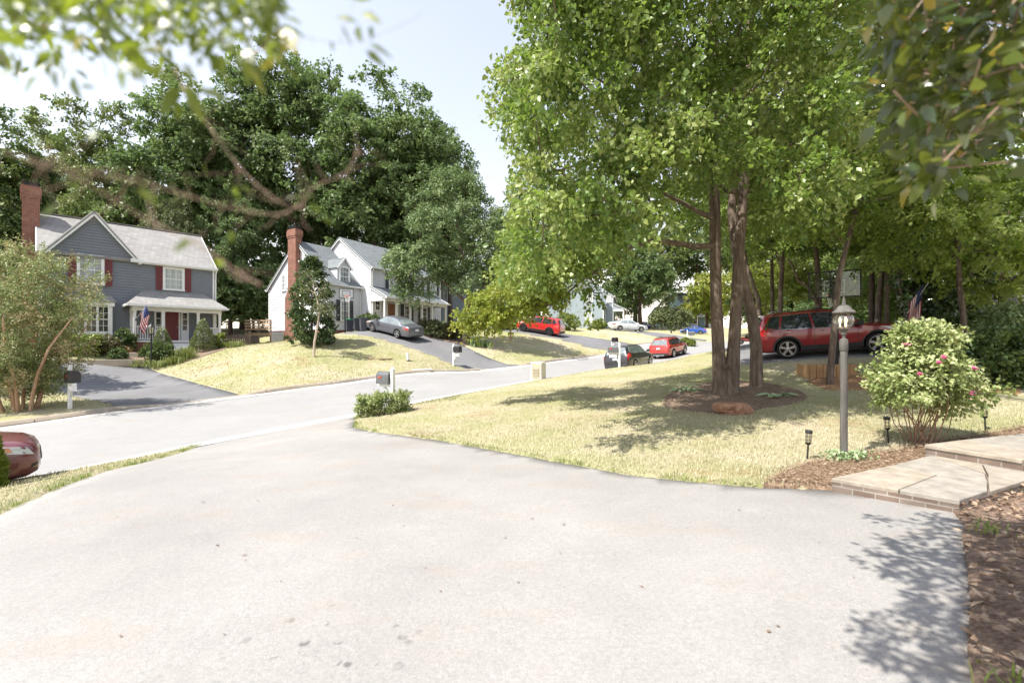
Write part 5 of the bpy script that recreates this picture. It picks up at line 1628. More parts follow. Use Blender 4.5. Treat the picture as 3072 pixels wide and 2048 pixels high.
def wheelie_bin(loc, deg, label, body, lid):
    r = thing('bin', label, 'bin', loc, R(deg), 'wheeled bins by the white house')
    b = MB()
    vs = [(-.22, -.25, .05), (.22, -.25, .05), (.22, .22, .05), (-.22, .22, .05), (-.28, -.34, .98), (.28, -.34, .98), (.28, .30, .98), (-.28, .30, .98)]
    b.add(vs, [(0,3,2,1),(4,5,6,7),(0,1,5,4),(1,2,6,5),(2,3,7,6),(3,0,4,7)])
    b.box(-.30, .30, -.36, .32, .93, .985); b.build('body', body, r)
    l = MB(); l.bbox(-.31, .31, -.38, .33, .987, 1.06, .025); l.bar((-.25, .36, .98), (.25, .36, .98), .04, .04); l.build('lid', lid, r)
    for s in (-1, 1):
        w = MB(); w.lathe([(.0, -.03), (.11, -.03), (.11, .03), (0, .03)], 16, (0, 0, 0), Matrix.Translation((s*.24, .26, .11)) @ Matrix.Rotation(math.pi/2, 4, 'Y')); w.build('wheel', M['tyre'], r)
    return r

def rock(loc, rng, rx, ry, rz, label):
    bm = bmesh.new(); bmesh.ops.create_icosphere(bm, subdivisions=4, radius=1)
    from mathutils import noise
    for v in bm.verts:
        p = v.co.copy(); d = noise.noise(p*1.3+Vector((3, 1, 2)))*.35+noise.noise(p*4)*.10
        q = p*(1+d); q.z = max(min(q.z, .72+.1*noise.noise(p*2)), -.5)
        v.co = Vector((q.x*rx, q.y*ry, q.z*rz))
    me = bpy.data.meshes.new('rock'); bm.to_mesh(me); bm.free()
    t = NT('red_brown_rock'); v = t.pos(); n = t.noise(v, 7, 6, .7)
    me.materials.append(t.done(t.bsdf(t.ramp(n, [(.3, (.16, .075, .045)), (.55, (.33, .19, .12)), (.75, (.45, .33, .25))]), .95, .1, bump=n, bstr=.8, bdist=.03)))
    o = link(bpy.data.objects.new('rock', me)); o.location = (loc[0], loc[1], loc[2]+.12)
    return tag(o, label, 'rock')

def walkway():
    t = NT('flagstone'); v = t.pos()
    a = t.n('ShaderNodeAttribute'); a.attribute_name = 'tint'
    n = t.noise(v, 5, 6, .7); n2 = t.noise(v, 60, 3, .7)
    c = t.ramp(a.outputs['Fac'], [(0, (.29, .265, .235)), (.4, (.33, .295, .25)), (.7, (.36, .31, .25)), (1, (.315, .295, .265))])
    c = t.mix(1, c, t.ramp(n, [(.3, (.60, .59, .58)), (.7, (1.12, 1.1, 1.07))]), 'MULTIPLY'); c = t.mix(1, c, t.ramp(n2, [(.3, (.9,)*3), (.7, (1.05,)*3)]), 'MULTIPLY')
    M['stone'] = t.done(t.bsdf(c, .8, .25, bump=n, bstr=.4, bdist=.01))
    def course(name, label, out, stones, z1, th, base_to):
        r = thing(name, label, 'stone path', (0, 0, 0))
        rng = random.Random(5)
        for poly in stones:
            mb = MB()
            cx = sum(p[0] for p in poly)/len(poly); cy = sum(p[1] for p in poly)/len(poly)
            q = []
            for (x, y) in poly:
                d = math.hypot(x-cx, y-cy); k = 1-.014/d
                q.append((cx+(x-cx)*k, cy+(y-cy)*k))
            q2 = [(cx+(x-cx)*.985, cy+(y-cy)*.985) for x, y in q]
            n = len(q)
            zz = z1+rng.uniform(-.003, .004)
            vs = [(x, y, z1-th) for x, y in q]+[(x, y, zz-.008) for x, y in q]+[(x, y, zz) for x, y in q2]
            fs = [tuple(reversed(range(n))), tuple(range(2*n, 3*n))]+[(i, (i+1) % n, n+(i+1) % n, n+i) for i in range(n)]+[(n+i, n+(i+1) % n, 2*n+(i+1) % n, 2*n+i) for i in range(n)]
            mb.add(vs, fs); o = mb.build('flagstone', M['stone'], r)
            at = o.data.attributes.new('tint', 'FLOAT', 'POINT'); val = rng.random(); at.data.foreach_set('value', [val]*len(o.data.vertices))
        b = MB(); cx = sum(p[0] for p in out)/len(out); cy = sum(p[1] for p in out)/len(out)
        q = [(cx+(x-cx)*.985, cy+(y-cy)*.985) for x, y in out]
        b.prism(q, lambda u, v, d: (u, v, d), base_to, z1-th-.002); b.build('brick_riser', M['brick_dull'], r)
        return r
    A, B_, C, D = (3.46, 4.95), (4.16, 4.23), (5.95, 5.08), (5.50, 5.98)
    m1 = (3.86, 4.545); m2 = (4.75, 5.08); n1 = (4.56, 5.48); n2 = (4.95, 5.22)
    e1 = (4.95, 4.61); e2 = (5.35, 5.40)
    lower = [A, B_, C, D]
    course('flagstone_walk', 'lower flagstone landing with weathered brick riser at the edge of the driveway', lower,
           [[A, m1, m2, n1], [m1, B_, (4.72, 4.50), (5.1, 4.88), m2], [n1, m2, (5.1, 4.88), (5.32, 5.1), D], [(4.72, 4.50), C, (5.72, 5.53), (5.32, 5.1), (5.1, 4.88)], [D, (5.32, 5.1), (5.72, 5.53)]], .155, .04, -.25)
    U = [(5.46, 6.04), (5.86, 5.22), (6.9, 5.5), (9.5, 6.2), (9.2, 7.3), (7.2, 6.65)]
    course('flagstone_walk', 'upper flagstone path leading off right past the pink flowering bush', U,
           [[U[0], U[1], (6.5, 5.4), (6.3, 6.35)], [(6.5, 5.4), (6.9, 5.5), (7.6, 5.7), (7.2, 6.65), (6.3, 6.35)], [(7.6, 5.7), (9.5, 6.2), (9.2, 7.3), (7.2, 6.65)]], .285, .045, -.1)

def deck_fence():
    r = thing('deck', 'raised timber deck with horizontal rails behind the white house', 'deck', P(775, 1000, 38.5), R(2))
    z0 = -.15
    mb = MB(); mb.box(-1.1, 1.05, 0, 3, z0, z0+.14)
    for k in range(8): mb.box(-1.1+.27*k, -1.1+.27*k+.255, -.02, 3, z0+.14, z0+.175)
    mb.build('platform', M['wood_deck'], r)
    rl = MB()
    for k in range(4): rl.box(-1.12, 1.05, -.05, -.01, z0+.45+.24*k, z0+.58+.24*k)
    rl.build('rail', M['wood_deck'], r)
    for x in (-1.05, .0, 1.0):
        p = MB(); p.box(x-.05, x+.05, -.0+.005, .1, -2.2, z0+1.28); p.build('post', M['wood_grey'], r)
    s = MB(); s.box(-.95, -.08, .12, .16, -2.0, -.22); s.build('screen', M['wood_grey'], r)
    st = MB(); st.bar((.05, -.1, -1.75), (1.05, .2, -.75), .05, .1); st.bar((.05, .6, -1.9), (1.05, .6, -.75), .05, .2)
    for k in range(5): st.box(.12+.18*k, .36+.18*k, .1, 1, -1.75+.22*k, -1.70+.22*k)
    st.build('stair', M['wood_grey'], r)
    f = thing('fence', 'grey picket gate and fence between the grey house and the deck', 'fence', P(705, 1045, 35.5), R(8))
    for x in (-.95, 1.05):
        p = MB(); p.box(x-.06, x+.06, -.06, .06, -.5, 1.35); p.build('post', M['wood_grey'], f)
    g = MB()
    for k in range(13): g.box(-.85+.14*k, -.85+.14*k+.11, -.02, .0, .1, 1.05+.06*math.sin(k*1.7))
    g.build('picket', M['wood_grey'], f)
    h = MB(); h.box(-.9, 1.0, .0, .04, .25, .35); h.box(-.9, 1.0, .0, .04, .85, .95); h.bar((-.85, -.04, .95), (.95, -.04, .25), .03, .1, up=(0, 1, 0)); h.build('rail', M['wood_grey'], f)

def air_unit():
    p = P(833, 1025, 34.8)
    r = thing('air_conditioner', 'grey outdoor air conditioning unit beside the brick chimney of the white house', 'air conditioner', (p.x, p.y, gz(p.x, p.y)), R(28))
    b = MB(); b.box(-.5, .5, -.5, .5, -.3, .12); b.build('pad', M['concrete_plain'], r)
    c = MB(); c.bbox(-.40, .40, -.40, .40, .125, .95, .03)
    for k in range(14):
        z = .2+.05*k
        for s in (-1, 1): c.box(-.36, .36, s*.405-.006, s*.405+.006, z, z+.02); c.box(s*.405-.006, s*.405+.006, -.36, .36, z, z+.02)
    c.build('casing', M['metal_grey'], r)
    k = MB(); k.lathe([(.33, .95), (.33, .985), (.30, .99), (0, .975)], 20); k.build('fan_guard', M['black'], r)

def small_things(rng, gh):
    # utility pedestal by the near kerb
    p = G(1615, 1139, 22.6)
    r = thing('utility_box', 'pale utility pedestal with louvred front on the near lawn edge', 'utility box', p, R(-33))
    b = MB(); b.bbox(-.30, .30, -.24, .24, -.2, .90, .02); b.build('cabinet', M['concrete_plain'], r)
    lv = MB(); lv.box(-.24, .24, -.262, -.245, .06, .84)
    for k in range(6): lv.box(-.18, .18, -.285, -.262, .18+.075*k, .215+.075*k)
    lv.build('louvre', plain('tan_louvre', (.40, .36, .26), .7, .3), r)
    # white cable stub and covers across the road
    p = GP(1225, 1090, 24)
    r = thing('cable_marker', 'short white cable marker post leaning in the lawn across the street', 'marker post', p); r.rotation_euler = (.05, -.12, 0)
    b = MB(); b.lathe([(.09, -.2), (.09, .52), (.085, .56), (.0, .58)], 14); b.build('post', M['white'], r, smooth=True)
    b = MB(); b.lathe([(.095, -.15), (.1, .0), (.1, .1), (.09, .12)], 14); b.build('base', M['black'], r)
    p = GP(1262, 1114, 22)
    o = MB().bbox(-.62, .62, -.45, .45, -.05, .07, .02).build('access_cover', M['concrete_plain']); o.location = p; o.rotation_euler = (0, 0, .6); tag(o, 'flat pale concrete access cover set in the grass by the far kerb', 'access cover')
    p = GP(1155, 1081, 24)
    o = MB().bbox(-.4, .4, -.28, .28, -.05, .06, .02).build('access_cover', plain('rust_brown_lid', (.2, .12, .08), .8, .2)); o.location = p; o.rotation_euler = (0, 0, .7); tag(o, 'small rust brown access lid in the lawn up from the pale one', 'access cover')
    # mailboxes
    mailbox(G(210, 1226, 16.0), -36, 'large black mailbox on a white post by the crape myrtle and grey house drive', 'black_gloss', .32, .42, .55, True, -1, ph=1.52, boxz=.98)
    mailbox(G(1178, 1247, 14.15), 152, 'grey mailbox with raised red flag standing in the leafy bed at the driveway mouth', 'box_grey', .28, .38, .46, False, 1, ph=1.36, boxz=.92)
    mailbox(G(1361, 1100, 30.9), -38, 'black mailbox on a white post beside the white house drive', 'black_gloss', .30, .42, .55, True, 1, ph=1.40, boxz=.92)
    mailbox(G(1858, 1106, 25.4), 163, 'dark grey mailbox in front of the parked graphite crossover', 'box_grey', .28, .40, .52, True, 1, ph=1.38, boxz=.88)
    mailbox(G(1836, 1060, 41.9), -62, 'black mailbox peeping over the roof of the graphite crossover', 'black', .28, .40, .6, False, 1, ph=1.62, boxz=1.15)
    mailbox(G(2062, 1035, 47.6), -20, 'grey mailbox between two small bushes on the far side of the street bend', 'box_grey', .28, .36, .6, False, 1, ph=1.45, boxz=1.0)
    # hoops
    p = G(1035, 996, 36.6)
    hoop(p, -58, 'black framed basketball hoop with orange rim on the white house drive', 1.12, .76, 2.75, 3.3, .45, False, .05, False)
    p = G(2507, 1083, 15.0)
    hoop(p, 57, 'large clear glass basketball hoop seen from behind beside the maroon vehicle', 1.52, .93, 2.47, 2.8, 1.0, True, .085, True)
    # bins
    gr = plain('green_lid_plastic', (.02, .30, .12), .45, .4); dk = plain('dark_bin_plastic', (.05, .055, .07), .5, .4)
    for i, (sx, lb, bm_, lm) in enumerate(((1048, 'dark wheeled bin with a bright green lid by the white house', dk, gr), (1072, 'dark wheeled bin between the green lidded bin and the shorter end bin', dk, dk), (1090, 'dark wheeled bin nearest the round boxwood at the white house', plain('grey_bin_plastic', (.09, .095, .11), .5, .4), dk))):
        g = G(sx, 1000, 37.2-.4*i); wheelie_bin(g, 30, lb, bm_, lm)
    air_unit(); deck_fence()
    # planter boards below the glass hoop
    p0 = P(2430, 1136, 14.1)
    zt = gz(p0.x, p0.y)
    r = thing('planter', 'planter of fresh vertical cedar boards under the glass basketball hoop', 'planter', (p0.x, p0.y, zt-.05), R(-8))
    b = MB()
    for k in range(7): b.bbox(.19*k, .19*k+.18, 0, .035, -.3, .56+.015*math.sin(k*2.3), .006)
    for k in range(4): b.bbox(1.33, 1.365, .04+.2*k, .04+.2*k+.19, -.3, .55+.015*math.sin(k*1.3), .006); b.bbox(-.04, -.005, .04+.2*k, .04+.2*k+.19, -.3, .55, .006)
    b.build('board', M['wood_new'], r)
    s = MB(); s.box(.0, 1.32, .04, .8, -.2, .48); s.build('fill_soil', M['soil'], r)
    lamp_post()
    path_light(4.02, 6.2, 'black path light at the driveway side of the lamp post', (.02, .05)); path_light(5.75, 6.95, 'black path light tucked beside the pink flowering bush', (-.03, -.04)); path_light(7.75, 7.45, 'black path light farthest right near the upper flagstone path', (.0, -.06))
    walkway()
    rock(GP(2195, 1246, 6), rng, .36, .24, .20, 'flat red brown rock at the front of the mulch ring under the maple')
    # lamp post of the grey house
    p = G(454, 1082, 27.2)
    r = thing('lamp_post', 'slim black lamp post with a square lantern in front of the grey house porch', 'lamp post', p)
    b = MB(); b.tube([(0, 0, -.2), (0, 0, 1.85)], .05, 10); b.bar((-.0, 0, 1.7), (.42, 0, 1.75), .03, .03); b.build('post', M['black'], r)
    b = MB(); b.lathe([(.05, 1.85), (.1, 1.93), (.13, 1.95), (.0, 1.95)], 6); b.lathe([(.20, 2.33), (.17, 2.38), (.05, 2.5), (.03, 2.56), (0, 2.6)], 6)
    for k in range(6):
        a = math.pi*k/3; b.tube([(.12*math.cos(a), .12*math.sin(a), 1.95), (.17*math.cos(a), .17*math.sin(a), 2.34)], .012, 4)
    b.build('lantern', M['black'], r)
    g = MB(); g.lathe([(.11, 1.955), (.16, 2.33)], 6, cap=False); g.build('glass', M['lampglass'], r)
    # porch chair
    Mx = Matrix.Translation(gh.location) @ Matrix.Rotation(gh.rotation_euler.z, 4, 'Z')
    c0 = Mx @ Vector((-.95, -.95, .92))
    r = thing('porch_chair', 'black slatted chair on the grey house porch', 'chair', c0, gh.rotation_euler.z-.5)
    s = MB()
    for k in range(5): s.box(-.27, .27, -.28+.11*k, -.19+.11*k, .40, .43)
    s.build('seat', M['black'], r)
    s = MB()
    for k in range(5): s.bar((-.22+.11*k, .27, .43), (-.22+.11*k, .48, 1.1), .085, .02)
    s.bar((-.28, .48, 1.1), (.28, .48, 1.1), .06, .03); s.build('backrest', M['black'], r)
    for x in (-.25, .25):
        for y in (-.26, .26): l = MB(); l.box(x-.025, x+.025, y-.025, y+.025, 0, .64 if y < 0 else .42); l.build('leg', M['black'], r)
        a = MB(); a.box(x-.05, x+.05, -.32, .3, .641, .67); a.build('armrest', M['black'], r)
    # step and kerb by the grey house drive
    o = MB().bbox(-.95, .95, -.35, .35, -.2, .22, .02).build('step', M['curb']); q = GP(370, 1074, 20); o.location = q; o.rotation_euler = (0, 0, .25); tag(o, 'low concrete step at the head of the grey house drive', 'step')
    o = MB().bbox(-2.6, 2.6, -.1, .1, -.2, .2, .02).build('edging', M['curb']); q = G(265, 1072, 25.9); o.location = q; o.rotation_euler = (0, 0, .42); tag(o, 'low brown edging between the grey house drive and the shrubs', 'edging')
    # clay pot
    q = G(387, 1058, 28.9); r = thing('plant_pot', 'orange clay pot beside the porch steps of the grey house', 'pot', q)
    b = MB(); b.lathe([(.14, 0), (.2, .3), (.22, .44), (.24, .45), (.24, .5), (.2, .5), (.19, .42), (0, .42)], 16); b.build('pot', plain('terracotta', (.48, .19, .08), .8, .2), r, smooth=True)
    # toy truck
    q = G(2242, 1020, 26.5)
    r = thing('toy_truck', 'small red ride-on toy truck on the drive between the tree trunks', 'toy truck', (q.x, q.y, q.z+.01), R(150))
    b = MB(); b.bbox(-.5, .5, -.27, .27, .16, .36, .03); b.bbox(.12, .52, -.25, .25, .3, .42, .04); b.build('body', M['p_red'], r)
    b = MB(); b.bbox(-.18, .12, -.23, .23, .36, .44, .03); b.bar((.12, 0, .40), (.0, 0, .66), .44, .02); 
    for s in (-1, 1): b.bar((.1, s*.22, .42), (-.25, s*.22, .70), .03, .03)
    b.bar((-.25, -.22, .70), (-.25, .22, .70), .04, .04); b.build('cab_frame', M['black'], r)
    for x in (-.32, .34):
        for s in (-1, 1): make_wheel(r, x, s*.29, .15, .12, 'alloy', 5)
    # blue bins behind the pink bush
    for sx, dd, lb in ((2938, 12.2, 'blue plastic tub half hidden behind the pink flowering bush'), (2990, 12.5, 'blue and red plastic crate among the shrubs at the right edge')):
        q = G(sx, 1090, dd); r = thing('plastic_tub', lb, 'tub', (q.x, q.y, q.z), .3)
        b = MB(); b.bbox(-.20, .20, -.17, .17, 0, .42, .03); b.build('tub', plain('blue_plastic', (.03, .06, .45), .4, .4), r)
        b = MB(); b.bbox(-.23, .23, -.20, .20, .422, .47, .015); b.build('lid', plain('violet_blue_plastic', (.12, .12, .55), .4, .4) if sx < 2950 else plain('red_plastic', (.4, .04, .12), .4, .4), r)
    # flag on the right
    pp = P(2738, 908, 15.6)
    r = thing('flag', 'stars and stripes flag hanging among the trees in front of the right hand white house', 'flag', pp, 0)
    b = MB(); b.tube([(-.1, .1, -.35), (.42, -.18, .72)], .014, 6); b.build('pole', M['white'], r)
    h = (Vector((.42, -.18, .72))-Vector((-.1, .1, -.35))).normalized()
    n0 = set(o.name for o in r.children)
    flag_mesh(r, h, Vector((-.12, 0, -1)).normalized(), 1.2, .75, None, 2.0)
    for o in r.children:
        if o.name not in n0: o.location = (-.04, .05, .0)
# ------------------------------------------------------------------ planting
K = 1.30612     # photo pixels per measured screen pixel
def D(x, y, Y): return np.array(P(x*K, y*K, Y))

def poly_clusters(rng, poly, n, yc, half, taper=70.0, inset=0):
    """cluster centres of a crown measured from its outline, given real depth by an oval cross-section"""
    P0 = np.array(poly, float)
    lo, hi = P0.min(0), P0.max(0)
    out = []
    while len(out) < n:
        q = rng.uniform(lo, hi, (n*3, 2))
        q = q[in_poly(q[:, 0], q[:, 1], poly)]
        for x, y in q:
            d = 1e9
            for i in range(len(poly)):
                a = P0[i]; b = P0[(i+1) % len(poly)]
                t = np.clip(((x-a[0])*(b[0]-a[0])+(y-a[1])*(b[1]-a[1]))/(((b-a)**2).sum()+1e-9), 0, 1)
                d = min(d, math.hypot(x-a[0]-t*(b[0]-a[0]), y-a[1]-t*(b[1]-a[1])))
            if d < inset: continue
            h = half*math.sqrt(min(1, d/(taper*2.2)))+.25
            yy = yc(x) if callable(yc) else yc
            u = rng.uniform(-1, 1); u = math.copysign(abs(u)**.6, u)
            out.append(D(x, y, yy+u*h))
            if len(out) >= n: break
    return np.array(out)

def main_maple():
    rng = np.random.default_rng(11)
    b = D(1664, 905, 12.0); b[2] = gz(b[0], b[1])
    root = thing('maple_tree', 'big twin-trunked maple on the right lawn filling the upper middle of the view', 'tree', tuple(b))
    W = lambda x, y, Y: D(x, y, Y)-b
    t1 = [W(1656, 925, 12), W(1655, 880, 12), W(1650, 800, 12), W(1645, 700, 12), W(1643, 600, 12), W(1642, 480, 12), W(1636, 380, 12.05), W(1634, 280, 12.1), W(1641, 150, 12.1), W(1638, 30, 12.1), W(1630, -150, 12.1), W(1622, -330, 12)]
    r1 = [.25, .20, .155, .146, .140, .135, .13, .135, .125, .105, .07, .03]
    t2 = [W(1676, 925, 11.95), W(1679, 880, 11.95), W(1686, 790, 11.9), W(1692, 690, 11.9), W(1696, 600, 11.9), W(1703, 500, 11.9), W(1709, 420, 11.9), W(1712, 320, 11.9), W(1716, 180, 12), W(1724, 40, 12), W(1740, -120, 12.1), W(1760, -300, 12.2)]
    r2 = [.25, .20, .150, .140, .132, .125, .12, .115, .10, .085, .055, .02]
    limbs = [([t1[4]+(t1[5]-t1[4])*.3, W(1600, 567, 11.6), W(1560, 559, 11.3), W(1500, 552, 11.2), W(1450, 568, 11.4), W(1395, 603, 11.8), W(1330, 650, 12.4), W(1270, 700, 13.2)], [.09, .08, .075, .068, .058, .046, .032, .018]),
             ([t1[5]+(t1[4]-t1[5])*.2, W(1610, 490, 11.7), W(1565, 465, 11.4), W(1515, 440, 11.2)], [.075, .062, .05, .035]),
             ([t1[6], W(1600, 378, 11.5), W(1550, 380, 11.0), W(1480, 372, 10.7), W(1400, 350, 10.6)], [.07, .06, .05, .04, .025]),
             ([t1[7]+(t1[8]-t1[7])*.85, W(1600, 152, 11.8), W(1500, 60, 11.5), W(1400, -10, 11.4)], [.07, .06, .05, .035]),
             ([t2[5]+(t2[6]-t2[5])*.7, W(1670, 440, 11.9), W(1655, 425, 12.0)], [.06, .055, .05]),
             ([t2[8], W(1770, 110, 12.0), W(1810, 40, 12), W(1850, -60, 12)], [.075, .06, .05, .03]),
             ([t2[7], W(1760, 260, 12.2), W(1830, 200, 12.4), W(1900, 150, 12.6)], [.06, .05, .04, .025])]
    poly = [(1165, -200), (1185, -40), (1215, 60), (1218, 95), (1160, 125), (1128, 160), (1135, 200), (1112, 250), (1130, 285), (1165, 310), (1190, 345), (1150, 400), (1165, 450), (1140, 520), (1150, 590), (1190, 630), (1205, 660), (1240, 660), (1310, 585), (1400, 560),
            (1470, 545), (1560, 500), (1605, 430), (1650, 400), (1735, 410), (1780, 490), (1840, 545), (1900, 550), (1960, 470), (2000, 380), (2020, 200), (2010, -60), (1960, -300), (1800, -480), (1600, -560), (1400, -480), (1230, -360)]
    C = poly_clusters(rng, poly, 780, lambda x: 9.6+1.5*min(1, max(0, (x-1150)/500)), 3.5, 30, 30)-b
    C = np.concatenate([C, poly_clusters(rng, [(1170, 575), (1390, 520), (1430, 560), (1340, 600), (1285, 625), (1180, 635)], 46, 11.5, 1.6, 20)-b])
    # the crown goes on above the view, towards the drive
    poly_up = [(1640, -60), (1640, -700), (2000, -800), (2420, -620), (2420, -200), (2150, -60)]
    C = np.concatenate([C, poly_clusters(rng, poly_up, 230, 9.4, 2.2, 30)-b])
    mb = grow([t1, t2]+[l for l, _ in limbs], [r1, r2]+[r for _, r in limbs], C, rng, .010, .38, .10)
    mb.build('trunk', M['bark'], root, smooth=True)
    kn = MB(); c = W(1668, 843, 11.72); kn.lathe([(.0, -.03), (.045, -.02), (.07, .0), (.085, .03), (.06, .05)], 14, (0, 0, 0), Matrix.Translation(c) @ Matrix.Rotation(R(90), 4, 'X'))
    kn.build('knot', M['bark_dark'], root, smooth=True)
    # low bough reaching out to the left, sunlight painted into its yellower leaves
    poly2 = [(1055, 735), (1062, 712), (1110, 690), (1085, 665), (1140, 640), (1170, 600), (1230, 610), (1270, 640), (1285, 660), (1280, 690), (1240, 700), (1190, 715), (1150, 728), (1100, 745)]
    C2 = poly_clusters(rng, poly2, 80, 13.5, 1.8, 40)-b
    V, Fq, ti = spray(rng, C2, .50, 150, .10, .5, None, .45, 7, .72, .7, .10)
    o = np_mesh('low_bough', V, Fq, M['maple_light'], root, ti); o['label'] = 'low bough with sunlight painted into yellower leaves'
    # dangling sprigs in front of the third house
    C3 = np.array([W(x, y, 12.3) for x, y in ((1345, 690), (1352, 715), (1350, 742), (1368, 655), (1375, 690), (1330, 668), (1392, 640), (1356, 668), (1300, 690))])
    V3, F3, t3 = spray(rng, C3, .26, 34, .115, .7, None, .6, 5, .72, .7, .15)
    V, Fq, ti = spray(rng, C, .56, 215, .092, .5, unit(C-C.mean(0)), .45, 9, .74, .7, .10)
    np_mesh('crown', np.concatenate([V, V3]), np.concatenate([Fq, F3+len(V)]), M['maple'], root, np.concatenate([ti, t3]))
    mb = MB()
    for k in range(0, len(C3)):
        a = W(1340+k*9, 640-k*4, 12.2); mb.tube([a, (a+C3[k])/2+np.array([.05, 0, 0]), C3[k]], .006, 4)
    q = C2[np.argsort(C2[:, 0])]
    hub = limbs[0][0][-1]
    for c in C2[::2]:
        mid = (hub+c)/2+np.array([0, 0, .15]); mb.tube([limbs[0][0][-2] if c[0] > hub[0] else hub, mid, c], [.018, .012, .005], 4)
    mb.build('twig', M['bark'], root)
    # leaning trunk behind
    rng = np.random.default_rng(12)
    b2 = D(1735, 893, 13.1); b2[2] = gz(b2[0], b2[1])
    W2 = lambda x, y, Y: D(x, y, Y)-b2
    tl = [W2(1737, 905, 13.1), W2(1737, 880, 13.1), W2(1737, 800, 13.1), W2(1728, 730, 13.1), W2(1708, 650, 13.1), W2(1692, 580, 13.2), W2(1680, 480, 13.4), W2(1690, 380, 13.6), W2(1720, 260, 13.8), W2(1740, 120, 14)]
    tr = [.24, .18, .155, .15, .14, .145, .12, .10, .07, .03]
    C = blob_points(rng, D(1745, 250, 14.3)-b2, (3.2, 2.4, 3.4), 120, .4)
    make_tree('maple_tree', 'leaning single-trunked maple just behind the twin-trunked one', 'tree', tuple(b2), rng, 0, 0, 0, 0, 130, .13, M['maple'], M['bark'], multi=([tl], [tr]), C=C, clr=.6, minr=.010, flat=.5, droop=.45)

